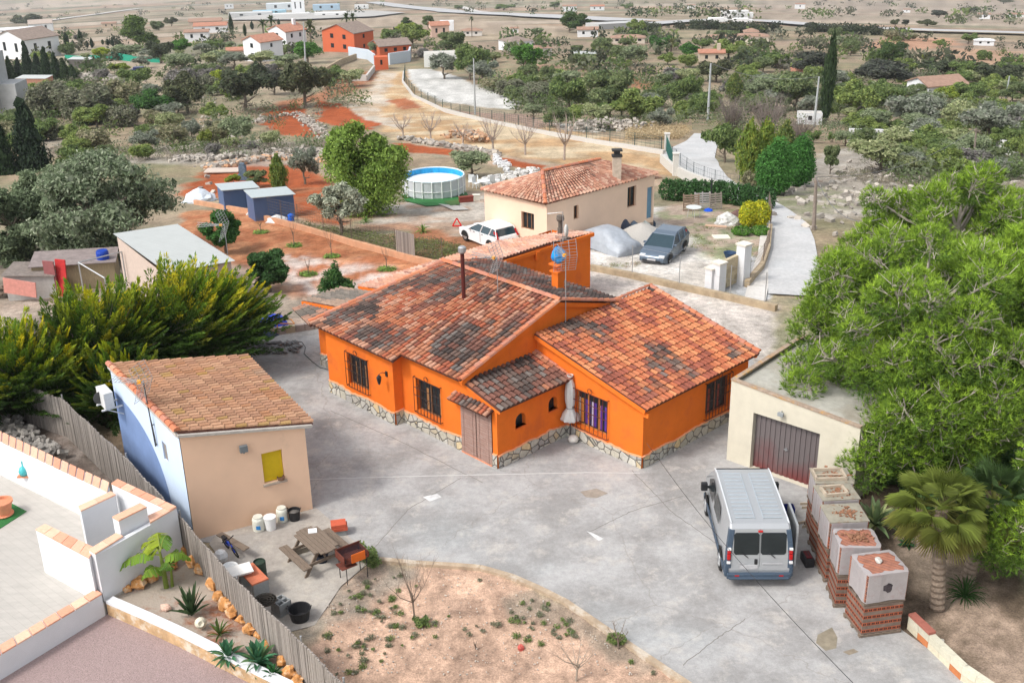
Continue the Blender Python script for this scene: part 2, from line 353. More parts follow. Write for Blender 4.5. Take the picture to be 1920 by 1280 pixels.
f1 = mrange(t, nz(t, tc.outputs['Object'], 3.), .3, .7, .62, 1.34); f2 = mrange(t, nz(t, tc.outputs['Object'], .35), .3, .7, .8, 1.2); f3 = mrange(t, nz(t, tc.outputs['Object'], 22., 4), .35, .65, .74, 1.26)
sc = nd(t, 'ShaderNodeVectorMath', operation='SCALE'); t.links.new(a.outputs['Color'], sc.inputs[0]); t.links.new(mul(t, mul(t, f1, f2), f3), sc.inputs['Scale']); t.links.new(sc.outputs[0], b.inputs['Base Color'])
bp = nd(t, 'ShaderNodeBump'); bp.inputs['Strength'].default_value = .8; bp.inputs['Distance'].default_value = .05; t.links.new(nz(t, tc.outputs['Object'], 9., 8), bp.inputs['Height']); t.links.new(bp.outputs[0], b.inputs['Normal'])
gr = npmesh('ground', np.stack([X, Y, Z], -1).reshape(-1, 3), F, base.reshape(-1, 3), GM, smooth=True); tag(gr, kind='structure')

# courtyard concrete
def concmat(name, c1, c2, c3, lines=True):
    m = bpy.data.materials.new(name); m.use_nodes = True; t = m.node_tree; b = t.nodes['Principled BSDF']; b.inputs['Roughness'].default_value = .9; b.inputs['Specular IOR Level'].default_value = .15
    tc = nd(t, 'ShaderNodeTexCoord'); o = tc.outputs['Object']
    def mix(f, a_, c_):
        x = nd(t, 'ShaderNodeMix', data_type='RGBA'); t.links.new(f, x.inputs[0])
        for s_, q in ((6, a_), (7, c_)):
            if isinstance(q, tuple): x.inputs[s_].default_value = (*q, 1)
            else: t.links.new(q, x.inputs[s_])
        return x.outputs[2]
    k = mix(mrange(t, nz(t, o, .45, 8, .62), .40, .60, 0, 1), c1, c2); k = mix(mrange(t, nz(t, o, 1.1, 10, .72), .52, .66, 0, .75), k, c3)
    k = mix(mrange(t, nz(t, o, .23, 6, .5), .55, .72, 0, .4), k, (.38, .41, .42))
    if lines:  # slab joints and cracks
        mp = nd(t, 'ShaderNodeMapping'); mp.inputs['Rotation'].default_value = (0, 0, .62); t.links.new(o, mp.inputs[0])
        vor = nd(t, 'ShaderNodeTexVoronoi', feature='DISTANCE_TO_EDGE'); vor.inputs['Scale'].default_value = .16
        nn = nd(t, 'ShaderNodeTexNoise'); nn.inputs['Scale'].default_value = 1.2; nn.inputs['Detail'].default_value = 6; t.links.new(mp.outputs[0], nn.inputs['Vector'])
        ad = nd(t, 'ShaderNodeVectorMath', operation='MULTIPLY_ADD'); t.links.new(nn.outputs['Color'], ad.inputs[0]); ad.inputs[1].default_value = (.9, .9, 0); t.links.new(mp.outputs[0], ad.inputs[2]); t.links.new(ad.outputs[0], vor.inputs['Vector'])
        k = mix(mrange(t, vor.outputs['Distance'], 0., .0035, .55, 0), k, (.24, .22, .20))
    f = mul(t, mrange(t, nz(t, o, 5., 10, .75), .3, .7, .82, 1.14), mrange(t, nz(t, o, 40., 3), .3, .7, .93, 1.07))
    s_ = nd(t, 'ShaderNodeVectorMath', operation='SCALE'); t.links.new(k, s_.inputs[0]); t.links.new(f, s_.inputs['Scale']); t.links.new(s_.outputs[0], b.inputs['Base Color'])
    bp = nd(t, 'ShaderNodeBump'); bp.inputs['Strength'].default_value = .25; bp.inputs['Distance'].default_value = .02; t.links.new(nz(t, o, 14., 8), bp.inputs['Height']); t.links.new(bp.outputs[0], b.inputs['Normal'])
    return m
YARD = concmat('yard_concrete', (.39, .385, .38), (.27, .262, .255), (.46, .43, .395))
ROADM = concmat('road_concrete', (.50, .50, .50), (.44, .44, .44), (.54, .53, .52), False)
def sheet(name, pts, z, m, kind='structure', th=.02):
    mb = MB(); mb.prism([(p[0], p[1]) for p in pts], z-th, z); return tag(mb.build(name, m), kind=kind)
yard_px = [(330, 1010), (700, 1050), (780, 1058), (850, 1062), (900, 1066), (960, 1083), (1010, 1105), (1060, 1130), (1130, 1178), (1200, 1225), (1300, 1292), (1870, 1292), (1760, 1230), (1690, 1180), (1610, 1010), (1560, 900), (1500, 780), (1380, 640), (1100, 600), (640, 560), (560, 620), (470, 640), (300, 660), (230, 720), (250, 850)]
sheet('courtyard', [GZ(*p) for p in yard_px], .012, YARD)
APRON = concmat('apron_concrete', (.42, .39, .35), (.33, .30, .27), (.50, .45, .38), False)
sheet('patio', [GZ(*p) for p in [(392, 1020), (420, 985), (590, 950), (620, 975), (700, 1048), (640, 1098), (590, 1172), (520, 1190), (470, 1120)]], .016, APRON)
# kerb of the curved dirt bed
mb = MB(); K = [GZ(*p) for p in [(700, 1050), (780, 1058), (850, 1062), (900, 1066), (960, 1083), (1010, 1105), (1060, 1130), (1130, 1178), (1200, 1225), (1300, 1292), (1340, 1320)]]
for i in range(len(K)-1):
    d = (K[i+1]-K[i])[:2]; n_ = np.array([-d[1], d[0]])/np.hypot(*d)*.09
    mb.prism([K[i][:2]-n_, K[i+1][:2]-n_, K[i+1][:2]+n_, K[i][:2]+n_], -.1, .09)
tag(mb.build('garden_kerb', mat('old_kerb', (.40, .31, .22), var=.3, scale=3, bump=.6, stain=((.52, .47, .40), 1.5, .5, .8))), 'curved low concrete kerb round the bare dirt bed', 'kerb')
# roads draped on the terrain
def ribbon(name, pts, wid, m, dz=.06, world=False, label=None, cat=None, step=2.):
    P = [np.array(p) if world else G(*p) for p in pts]; Q = []
    for i in range(len(P)-1):
        n = max(2, int(np.hypot(*(P[i+1]-P[i])[:2])/step))
        for k in range(n): Q.append(P[i]+(P[i+1]-P[i])*k/n)
    Q.append(P[-1]); V = []; F = []
    ws = np.interp(np.linspace(0, 1, len(Q)), np.linspace(0, 1, len(wid)) if hasattr(wid, '__len__') else [0, 1], wid if hasattr(wid, '__len__') else [wid, wid])
    for i, q in enumerate(Q):
        d = (Q[min(i+1, len(Q)-1)]-Q[max(i-1, 0)])[:2]; n_ = np.array([-d[1], d[0]])/(np.hypot(*d)+1e-9)*ws[i]/2
        for s_ in (-1, -.33, .33, 1): p = q[:2]+n_*s_; V.append((p[0], p[1], float(zt(*p))+dz))
    for i in range(len(Q)-1):
        for k in range(3): F.append((i*4+k, i*4+k+1, i*4+k+5, i*4+k+4))
    mb = MB(); mb.add(V, F); o = mb.build(name, m, smooth=True)
    return tag(o, label, cat) if label else tag(o, kind='structure')
ribbon('lane', [(1492, 556), (1488, 500), (1482, 450), (1472, 420), (1445, 398), (1400, 372), (1350, 352), (1318, 332), (1298, 312), (1290, 296), (1298, 282), (1315, 268), (1335, 252)], [2.6, 2.7, 2.8, 3.1, 4.0, 5.2, 4.8, 3.5, 4.2], ROADM, .08)
ribbon('verge_strip', [(1415, 565), (1425, 520), (1438, 480), (1443, 430)], 1.0, PALEC if 'PALEC' in globals() else concmat('pale_concrete', (.62, .60, .57), (.54, .51, .47), (.66, .64, .62), False), .07)
ASPH = mat('grey_asphalt', (.40, .40, .40), var=.08, scale=.5)
ribbon('motorway', [(700, 5), (760, 14), (840, 22), (950, 29), (1020, 33), (1100, 37), (1190, 42)], 24, ASPH, .8, step=12)
ribbon('motorway', [(1200, 50), (1270, 44), (1340, 40), (1430, 42), (1520, 50), (1620, 56), (1750, 61), (1930, 66)], 13, ASPH, .8, step=8)
ribbon('dirt_road', [(0, 46), (90, 40), (180, 28), (260, 17), (350, 11), (480, 8)], 14, mat('pale_road', (.50, .48, .45), var=.1, scale=.2), .8, step=10)
ribbon('dirt_road', [(860, 13), (910, 24)], 8, MATS['pale_road'], .8, step=10)
# ================================================================ ROOF TILES AND WALLS
TC = [(.45, .165, .085), (.50, .22, .13), (.40, .12, .065), (.52, .28, .19), (.46, .19, .105), (.30, .10, .065), (.23, .09, .065)]
DK = [(.075, .058, .052), (.10, .078, .070), (.14, .10, .085), (.18, .085, .065), (.18, .155, .14), (.22, .10, .075)]
def tiles(mb, e0, e1, r1, r0, dark=.3, seed=1, pitch=.205, expo=.30, pal=None, dpal=None, lightedge=True, moss=0., bright=1., clus=6.):
    """e0->e1 eave (low), r0->r1 ridge (high). Adds slab and barrel tiles."""
    e0, e1, r1, r0 = [Vector([float(t_) for t_ in q]) for q in (e0, e1, r1, r0)]; R = RND(seed); pal = pal or TC; dpal = dpal or DK
    L = max((e1-e0).length, (r1-r0).length); H = max((r0-e0).length, (r1-e1).length); nc = max(2, int(L/pitch)); nr = max(2, int(H/expo))
    nrm = (e1-e0).cross(r0-e0).normalized()
    if nrm.z < 0: nrm = -nrm
    dn = nrm*-.07
    mb.box8([e0+dn, e1+dn, r1+dn, r0+dn, e0, e1, r1, r0] if (e1-e0).cross(r0-e0).z > 0 else [e1+dn, e0+dn, r0+dn, r1+dn, e1, e0, r0, r1], (.10, .042, .03))
    def P(u, v): return (e0*(1-u)+e1*u)*(1-v)+(r0*(1-u)+r1*u)*v
    rad0 = L/nc*.41; rad1 = L/nc*.34
    for i in range(nc):
        u = (i+.5)/nc; off = R.uniform(-.02, .02); cj = R.uniform(-.05, .05)
        for j in range(nr):
            wf = max(.12, ((e1-e0).length*(1-j/nr)+(r1-r0).length*j/nr)/L)
            v0 = j/nr; v1 = min(1, (j+1.12)/nr); a = P(u, v0); b_ = P(u, v1); d = (b_-a).normalized(); s_ = d.cross(nrm).normalized()
            k = noise.noise(Vector((i/clus, j/clus*.8, seed*7.3)))*.5+.5+.18*noise.noise(Vector((i*.7, j*.45, seed)))+cj+R.uniform(-.07, .07)
            edge = lightedge and (i < 2 or i >= nc-2 or j == 0)
            th_ = dark*(.6 if edge else 1.)+.14; bw_ = max(0, min(1, .5+(k-th_)*7+R.uniform(-.25, .25))); pick = lambda L_, o: L_[int(max(0, min(.999, .5+.75*noise.noise(Vector((i/4.5, j/4., seed+o)))+R.uniform(-.3, .3)))*len(L_))]; ca, cb = pick(dpal, 5.), pick(pal, 9.); c = tuple(ca[q]*(1-bw_)+cb[q]*bw_ for q in range(3))
            if moss and R.random() < moss and noise.noise(Vector((i/4, j/4, 3.))) > -.05: c = tuple(.5*c[q]+.5*(.36, .25, .05)[q] for q in range(3))
            q = R.uniform(.88, 1.1)*bright*.9; c = (c[0]*q, c[1]*q, c[2]*q)
            sh = R.uniform(-.012, .012); V = []
            for (p, r_, lift) in ((a-d*(.03 if j == 0 else 0), rad0*wf, .030), (b_, rad1*wf, .002)):
                for ang in (0, .22, .5, .78, 1.):
                    th = pi*ang; V.append(p+s_*(math.cos(th)*r_+sh)+nrm*(math.sin(th)*r_*.92+lift))
            mb.add(V, [(k2, k2+1, k2+6, k2+5) for k2 in range(4)], c); mb.add(V[:5], [(0, 1, 2, 3, 4)], (c[0]*.35, c[1]*.35, c[2]*.35) if j else (c[0]*.5, c[1]*.5, c[2]*.5))  # tile end faces coloured darker, shading put into the tile colour
def caps(mb, a, b_, r=.11, step=.33, col=None, seed=3):
    a = Vector([float(q) for q in a]); b_ = Vector([float(q) for q in b_]); n = max(1, int((b_-a).length/step)); d = (b_-a)/n; R = RND(seed); dn = d.normalized(); s_ = dn.cross(Vector((0, 0, 1))).normalized(); up = s_.cross(dn)
    for i in range(n):
        p = a+d*i; q = p+d*1.1; c = col or R.choice([(.55, .22, .12), (.50, .18, .095), (.56, .28, .18), (.44, .19, .13)]); k = R.uniform(.88, 1.1); c = tuple(x*k for x in c); V = []
        for pp, rr in ((p, r), (q, r*.86)):
            for ang in (0, .25, .5, .75, 1.): V.append(pp+s_*math.cos(pi*ang)*rr+up*(math.sin(pi*ang)*rr*.9+(.02 if rr == r else 0)))
        mb.add(V, [(k2, k2+1, k2+6, k2+5) for k2 in range(4)]+[(0, 1, 2, 3, 4)], c)
def wall(mb, p0, p1, z0, zt0, zt1, holes=(), dep=.14, th=None):
    """outward-facing wall from p0 to p1 (outside on the right of p0->p1), sloping top, rectangular openings u0,u1,z0,z1"""
    p0 = np.array(p0[:2], float); p1 = np.array(p1[:2], float); L = np.hypot(*(p1-p0)); d = (p1-p0)/L; n_ = np.array([d[1], -d[0]])
    us = sorted({0., L, *[h[0] for h in holes], *[h[1] for h in holes]}); zs = sorted({z0, *[h[2] for h in holes], *[h[3] for h in holes]})
    def pt(u, z, o=0.): q = p0+d*u-n_*o; return (q[0], q[1], z)
    for i in range(len(us)-1):
        ua, ub = us[i], us[i+1]; um = (ua+ub)/2
        for j in range(len(zs)):
            za = zs[j]; top = j == len(zs)-1
            if top: zb0 = zt0+(zt1-zt0)*ua/L; zb1 = zt0+(zt1-zt0)*ub/L
            else: zb0 = zb1 = zs[j+1]
            if not top and any(h[0] < um < h[1] and h[2] < (za+zb0)/2 < h[3] for h in holes): continue
            mb.quad(pt(ua, za), pt(ub, za), pt(ub, zb1), pt(ua, zb0))
    for h in holes:
        a_, b_, c_, e_ = h[:4]
        mb.quad(pt(a_, c_), pt(a_, c_, dep), pt(b_, c_, dep), pt(b_, c_)); mb.quad(pt(a_, e_, dep), pt(a_, e_), pt(b_, e_), pt(b_, e_, dep))
        mb.quad(pt(a_, c_, dep), pt(a_, c_), pt(a_, e_), pt(a_, e_, dep)); mb.quad(pt(b_, c_), pt(b_, c_, dep), pt(b_, e_, dep), pt(b_, e_))
    return mb
def wpt(p0, p1, u, z, o=0.):
    p0 = np.array(p0[:2], float); p1 = np.array(p1[:2], float); d = (p1-p0)/np.hypot(*(p1-p0)); n_ = np.array([d[1], -d[0]]); q = p0+d*u+n_*o; return (q[0], q[1], z)
def window(par, p0, p1, h, fr=(.20, .10, .05), dep=.12, bars=1, curtain=None, shutter=None, name='window'):
    a_, b_, c_, e_ = h; fm = mat('frame_%d' % int(fr[0]*1000+fr[2]*100), fr, rough=.6, var=.15)
    f = MB(); t_ = .05
    for (u0, u1, z0, z1) in ((a_, a_+t_, c_, e_), (b_-t_, b_, c_, e_), (a_+t_, b_-t_, c_, c_+t_), (a_+t_, b_-t_, e_-t_, e_))+tuple(((a_+(b_-a_)*(k+1)/(bars+1)-.025), (a_+(b_-a_)*(k+1)/(bars+1)+.025), c_+t_, e_-t_) for k in range(bars)):
        P = [wpt(p0, p1, u, z, o) for z in (z0, z1) for (u, o) in ((u0, -dep-.0), (u1, -dep-.0), (u1, -dep-.05), (u0, -dep-.05))]; f.box8([P[0], P[1], P[2], P[3], P[4], P[5], P[6], P[7]])
    w_ = f.build(name, fm, par); g_ = MB(); g_.quad(*[wpt(p0, p1, u, z, -dep-.03) for u, z in ((a_, c_), (b_, c_), (b_, e_), (a_, e_))]); g_.build('pane', GLASS, w_)
    if curtain:
        c2 = MB(); n = 10
        for k in range(n):
            u0 = a_+(b_-a_)*k/n; u1 = a_+(b_-a_)*(k+1)/n; P0 = wpt(p0, p1, u0, c_+.1, -dep-.035+(.02 if k % 2 else 0)); P1 = wpt(p0, p1, u1, c_+.1, -dep-.035+(0 if k % 2 else .02))
            q = curtain[k % len(curtain)]
            if q: c2.quad(P0, P1, (P1[0], P1[1], c_+(e_-c_)*.75), (P0[0], P0[1], c_+(e_-c_)*.75), q)
        c2.build('curtain', ATT, w_)
    return w_
def grille(par, p0, p1, h, out=.10, n=8, scroll=True, m=None):
    a_, b_, c_, e_ = h; a_ -= .06; b_ += .06; c_ -= .06; e_ += .05; g_ = MB(); r = .013
    for k in range(n+1):
        u = a_+(b_-a_)*k/n; g_.tube([wpt(p0, p1, u, c_, out), wpt(p0, p1, u, e_, out)], r, 5)
    for z in (c_, c_+(e_-c_)*.5, c_+(e_-c_)*.72, e_): g_.tube([wpt(p0, p1, a_, z, out), wpt(p0, p1, b_, z, out)], r*1.1, 5)
    for u in (a_, b_):
        for z in (c_, e_): g_.tube([wpt(p0, p1, u, z, out), wpt(p0, p1, u, z, -.01)], r*1.2, 5)
    if scroll:
        um = (a_+b_)/2
        for s_ in (-1, 1):
            g_.tube([wpt(p0, p1, um+s_*(.02+.09*math.sin(t_*.9)), e_+.02+.09*(1-math.cos(t_*.9)), out) for t_ in np.linspace(0, 5, 10)], .010, 4)
            g_.tube([wpt(p0, p1, um+s_*.09*math.sin(t_), c_+(e_-c_)*.42+.09*math.cos(t_), out+.01) for t_ in np.linspace(0, 5.5, 10)], .010, 4)
            g_.tube([wpt(p0, p1, um+s_*(b_-a_)*.32+.06*math.sin(t_), c_+(e_-c_)*.80+.06*math.cos(t_), out+.01) for t_ in np.linspace(0, 6, 8)], .010, 4)
    return g_.build('window_grille', m or IRON, par)
STONE = None
def stonemat():
    m = bpy.data.materials.new('stone_cladding'); m.use_nodes = True; t = m.node_tree; b = t.nodes['Principled BSDF']; b.inputs['Roughness'].default_value = .9
    tc = nd(t, 'ShaderNodeTexCoord'); o = tc.outputs['Object']
    v = nd(t, 'ShaderNodeTexVoronoi'); v.inputs['Scale'].default_value = 3.1; t.links.new(o, v.inputs['Vector'])
    e = nd(t, 'ShaderNodeTexVoronoi', feature='DISTANCE_TO_EDGE'); e.inputs['Scale'].default_value = 3.1; t.links.new(o, e.inputs['Vector'])
    r = nd(t, 'ShaderNodeValToRGB'); r.color_ramp.elements[0].color = (.40, .37, .30, 1); r.color_ramp.elements[1].color = (.60, .46, .25, 1)
    x = r.color_ramp.elements.new(.5); x.color = (.50, .48, .42, 1); x = r.color_ramp.elements.new(.75); x.color = (.34, .33, .31, 1)
    sp = nd(t, 'ShaderNodeSeparateColor'); t.links.new(v.outputs['Color'], sp.inputs[0]); t.links.new(sp.outputs[0], r.inputs[0])
    mx = nd(t, 'ShaderNodeMix', data_type='RGBA'); t.links.new(mrange(t, e.outputs['Distance'], .02, .05, 1, 0), mx.inputs[0]); t.links.new(r.outputs[0], mx.inputs[6]); mx.inputs[7].default_value = (.13, .12, .11, 1)
    s_ = nd(t, 'ShaderNodeVectorMath', operation='SCALE'); t.links.new(mx.outputs[2], s_.inputs[0]); t.links.new(mrange(t, nz(t, o, 9.), .3, .7, .8, 1.2), s_.inputs['Scale']); t.links.new(s_.outputs[0], b.inputs['Base Color'])
    bp = nd(t, 'ShaderNodeBump'); bp.inputs['Distance'].default_value = .04; t.links.new(mrange(t, e.outputs['Distance'], 0, .08, 0, 1), bp.inputs['Height']); t.links.new(bp.outputs[0], b.inputs['Normal'])
    return m
STONE = stonemat()
def plinth(mb, lip, p0, p1, seed=0, lo=.38, hi=.62, skip=()):
    L = np.hypot(*(np.array(p1[:2])-np.array(p0[:2]))); n = max(3, int(L/.11)); hs_ = []
    for k in range(n+1):
        u = L*k/n; hs_.append(lo+(hi-lo)*(.5+.5*noise.noise(Vector((u*1.1, seed*3.7, 0))))+.05*noise.noise(Vector((u*5, seed, 2.))))
    for k in range(n):
        u0 = L*k/n; u1 = L*(k+1)/n
        if any(s0 < (u0+u1)/2 < s1 for s0, s1 in skip): continue
        h0, h1 = hs_[k], hs_[k+1]; I = lambda u, z, o: wpt(p0, p1, u, z, o)
        mb.quad(I(u0, 0, .05), I(u1, 0, .05), I(u1, h1, .04), I(u0, h0, .04)); mb.quad(I(u0, h0, .04), I(u1, h1, .04), I(u1, h1+.02, 0), I(u0, h0+.02, 0))
        lip.box8([I(u0, h0-.005, .0), I(u0, h0-.005, .052), I(u1, h1-.005, .052), I(u1, h1-.005, .0), I(u0, h0+.035, .0), I(u0, h0+.03, .045), I(u1, h1+.03, .045), I(u1, h1+.035, .0)])

# ================================================================ ORANGE HOUSE (local frame: x along the left facade, y into the picture)
RA = math.radians(-46.4); O0 = GZ(934, 878.7)
HS = thing('orange_house', 'orange rendered farmhouse with weathered clay tile roofs in the middle of the yard', 'house', (O0[0], O0[1], 0), RA)
wl = MB(); pw = MB(); lip = MB()
Wn = dict(lw=((-9.2, -.4), (-5.06, -.4)), st=((-5.06, -.4), (-5.06, 0)), mid=((-5.06, 0), (0, 0)), po=((0, 0), (0, 3.42)), rg=((0, 3.42), (3.5, 3.42)), re=((3.5, 3.42), (3.5, 9.4)))
H_lw = (1.38, 2.62, .82, 2.12); H_mid = (.84, 2.16, .8, 2.08); H_d = (3.26, 4.82, .02, 2.12); H_rg = (.42, 1.92, .62, 2.0); H_re = (3.46, 4.84, .66, 1.98)
wall(wl, *Wn['lw'], 0, 2.85, 2.85, [H_lw]); wall(wl, *Wn['st'], 0, 2.85, 2.95)
wall(wl, (-5.06, 0), (-1.75, 0), 0, 2.98, 2.98, [H_mid]); wall(wl, (-1.75, 0), (0, 0), 0, 2.82, 2.34, [(.01, 1.51, .02, 2.12)], dep=.10)
# porch wall with two arched slots
PA = [(.86, 1.36), (2.48, 2.93)]
wall(wl, *Wn['po'], 0, 2.36, 2.36, [(.86, 1.36, 1.22, 1.72), (2.48, 2.93, 1.28, 1.78)], dep=.22)
wall(wl, *Wn['rg'], 0, 3.06, 2.28, [H_rg]); wall(wl, (-1.5, 3.42), (0, 3.42), 2.2, 3.42, 3.06)
wall(wl, *Wn['re'], 0, 2.28, 2.28, [H_re]); wall(wl, (3.5, 9.4), (-1.4, 9.4), 0, 2.28, 3.5); wall(wl, (-9.2, .87), (-9.2, -.4), 0, 2.9, 2.75)
wall(wl, (-11.6, .87), (-9.2, .87), 0, 2.9, 2.9, [(.75, 1.62, 0, 2.05)]); wall(wl, (-11.6, 2.4), (-11.6, .87), -1, 2.9, 2.9)
# gable wall at x=-1.5 (front and back slope)
wall(wl, (-1.5, 0), (-1.5, 4.45), 2.2, 2.95, 4.42); wall(wl, (-1.5, 4.45), (-1.5, 8.0), 2.2, 4.42, 3.38); wall(wl, (-1.5, 8.0), (-9.8, 8.0), 0, 3.38, 3.38)
# rear range
wall(wl, (-9.84, 4.), (-9.84, 11.7), 0, 2.86, 2.78); wall(wl, (-9.84+.02, 11.7), (-9.84+.02, 15.45), 0, 2.80, 2.60); wall(wl, (-9.84, 15.45), (-12.4, 15.45), -1, 2.5, 2.3); wall(wl, (-12.4, 3.9), (-9.9, 3.9), -1, 2.3, 2.75); wall(wl, (-12.4, 15.4), (-12.4, 3.9), -2, 2.3, 2.3)
wl.box8([(x, y, z) for z in (3.3, 3.95) for x, y in ((-3.62, 6.3), (-3.2, 6.3), (-3.2, 6.72), (-3.62, 6.72))])
wl.build('wall', ORANGE, HS)
# roof: one mesh for each slope
def slope(*a_, name='roof_slope', capsl=(), **k):
    m_ = MB(); tiles(m_, *a_, **k)
    for c_ in capsl: caps(m_, *c_)
    return m_.build(name, TILE, HS)
zf = lambda y: 4.5-.325*(4.45-y)
# main front slope follows the stepped eave: two pieces meeting at x=-5
slope((-9.75, -.72, zf(-.72)+.03), (-4.62, -.72, zf(-.72)), (-4.62, 4.45, 4.5), (-7.72, 4.45, 4.47), dark=.36, seed=11, expo=.265, capsl=[((-9.8, -.7, zf(-.7)+.06), (-7.75, 4.45, 4.53))])
slope((-4.60, -.32, zf(-.32)), (-1.42, -.32, zf(-.32)), (-1.42, 4.45, 4.5), (-4.60, 4.45, 4.5), dark=.34, seed=12, expo=.265, capsl=[((-1.40, -.3, zf(-.3)+.05), (-1.40, 4.5, 4.55)), ((-7.8, 4.47, 4.56), (-1.35, 4.47, 4.58))])
slope((-1.40, 8.15, 3.44), (-9.0, 8.15, 3.44), (-7.72, 4.5, 4.47), (-1.40, 4.5, 4.5), dark=.62, seed=13, name='roof_slope', capsl=[((-1.38, 8.1, 3.5), (-1.38, 4.5, 4.55))], expo=.28)
slope((3.76, 3.24, 2.36), (3.76, 9.66, 2.36), (-1.42, 9.66, 3.62), (-1.42, 3.24, 3.60), dark=.27, seed=14, expo=.285, pal=[(.54, .19, .085), (.58, .235, .11), (.46, .145, .07), (.50, .18, .09), (.34, .105, .065), (.28, .09, .06)], capsl=[((3.76, 9.68, 2.42), (-1.45, 9.68, 3.68)), ((-1.45, 6.6, 3.66), (-1.45, 9.75, 3.70), .08)])
slope((.32, -.12, 2.36), (.32, 3.36, 2.36), (-1.62, 3.36, 2.86), (-1.62, -.12, 2.86), dark=.52, seed=15, expo=.275, capsl=[((.30, 3.36, 2.40), (-1.6, 3.36, 2.92), .07)])
PK = [(.56, .34, .25), (.60, .38, .29), (.50, .27, .20), (.56, .30, .20)]
slope((-12.7, 12.3, 2.40), (-12.7, 3.75, 2.40), (-9.78, 3.75, 2.90), (-9.78, 12.3, 2.88), dark=.13, seed=16, pal=PK, expo=.3)
slope((-11.3, 15.7, 2.38), (-12.6, 12.32, 2.40), (-9.80, 12.32, 2.89), (-9.80, 15.7, 2.64), dark=.16, seed=17, pal=PK, expo=.3)
slope((-11.95, 2.5, 2.86), (-11.95, .45, 2.86), (-9.3, .45, 3.28), (-9.3, 2.5, 3.28), dark=.6, seed=18, dpal=[(.22, .19, .16), (.17, .15, .13)], pal=[(.34, .24, .18)])
slope((-11.9, -.05, 2.66), (-9.8, -.68, 2.72), (-9.2, .9, 3.2), (-11.5, .9, 2.9), dark=.35, seed=19, dpal=[(.22, .19, .16), (.17, .15, .13)], pal=[(.42, .25, .18), (.5, .28, .2)])
# rendered verges, fascias
vg = MB()
def verge(a_, b_, h=.16, w_=.14, dz=-.10): vg.beam((a_[0], a_[1], a_[2]+dz), (b_[0], b_[1], b_[2]+dz), w_, h)
verge((-1.44, -.3, zf(-.3)), (-1.44, 4.4, 4.48)); verge((-1.44, 8.1, 3.42), (-1.44, 4.4, 4.5)); verge((3.7, 3.30, 2.37), (-1.42, 3.30, 3.58)); verge((3.7, 9.6, 2.37), (-1.42, 9.6, 3.6))
verge((.28, -.04, 2.37), (-1.6, -.04, 2.84)); verge((-5.0, -.66, zf(-.66)), (-5.0, -.1, zf(-.1)), .14, .2); verge((-12.6, 3.78, 2.42), (-9.8, 3.78, 2.88), .2, .12); verge((-11.9, .44, 2.86), (-9.4, .44, 3.24), .2, .12); verge((-9.76, 4.2, 2.9), (-9.76, 15.6, 2.7), .16, .10)
vg.box((3.62, 3.36, 2.12), (.34, .1, .16)); vg.box((-9.74, 11.75, 2.5), (.16, .22, .4))
vg.build('roof_verge', ORANGE, HS)

def plinth(a_, b_, *c_, seed=0, _p=plinth, **k):
    m1, m2 = MB(), MB(); _p(m1, m2, *c_, seed=seed, **k); m1.build('stone_plinth', STONE, HS); m2.build('plinth_trim', mat('pale_orange_trim', (.72, .33, .17), var=.15, scale=9), HS)
plinth(pw, lip, *Wn['lw'], seed=1); plinth(pw, lip, *Wn['st'], seed=2); plinth(pw, lip, *Wn['mid'], seed=3, skip=[(3.24, 4.84)]); plinth(pw, lip, *Wn['po'], seed=4, hi=.66, lo=.3); plinth(pw, lip, *Wn['rg'], seed=5, lo=.32, hi=.58); plinth(pw, lip, *Wn['re'], seed=6, lo=.3, hi=.6); plinth(pw, lip, (-11.6, .87), (-10.9, .87), seed=7); plinth(pw, lip, (-9.2, .87), (-9.2, -.4), seed=8)

window(HS, *Wn['lw'], H_lw, curtain=[None, None, (.22, .11, .05), None, None], bars=1); window(HS, *Wn['mid'], H_mid, curtain=[None, None, None, (.35, .17, .07), None]); window(HS, *Wn['rg'], H_rg, fr=(.42, .17, .05), bars=2, curtain=[(.42, .40, .38), (.45, .16, .03), (.09, .03, .22), (.10, .04, .28), (.42, .36, .5), (.08, .03, .25), (.5, .25, .05), (.09, .03, .24), (.10, .04, .28), (.4, .15, .03)])
window(HS, *Wn['re'], H_re, fr=(.30, .10, .05), curtain=[None, None, (.28, .06, .04), None]); grille(HS, *Wn['lw'], H_lw); grille(HS, *Wn['mid'], H_mid); grille(HS, *Wn['rg'], H_rg, m=mat('red_iron', (.10, .02, .012), rough=.6)); grille(HS, *Wn['re'], H_re)
sill = mat('orange_sill', (.62, .12, .02), var=.1)
# arched slots: glass, arch infill and sill
for (u0, u1), z0 in ((PA[0], 1.22), (PA[1], 1.28)):
    m_ = MB(); r_ = (u1-u0)/2; um = (u0+u1)/2; pr = []
    for k in range(9): a_ = pi*k/8; pr.append((um+r_*math.cos(a_), z0+.5-r_+r_*math.sin(a_)))
    for k in range(8):
        q = pr[k]; q2 = pr[k+1]; m_.quad((-.002, q[0], q[1]), (-.002, q[0], z0+.5), (-.002, q2[0], z0+.5), (-.002, q2[0], q2[1])); m_.quad((-.002, q[0], q[1]), (-.002, q2[0], q2[1]), (-.22, q2[0], q2[1]), (-.22, q[0], q[1]))
    wn = m_.build('arched_window', ORANGE, HS); g_ = MB(); g_.quad((-.19, u0, z0), (-.19, u1, z0), (-.19, u1, z0+.5), (-.19, u0, z0+.5)); g_.build('pane', GLASS, wn)
    s_ = MB(); s_.box((-.08, um, z0-.02), (.24, u1-u0+.02, .04)); s_.build('sill', sill, wn)
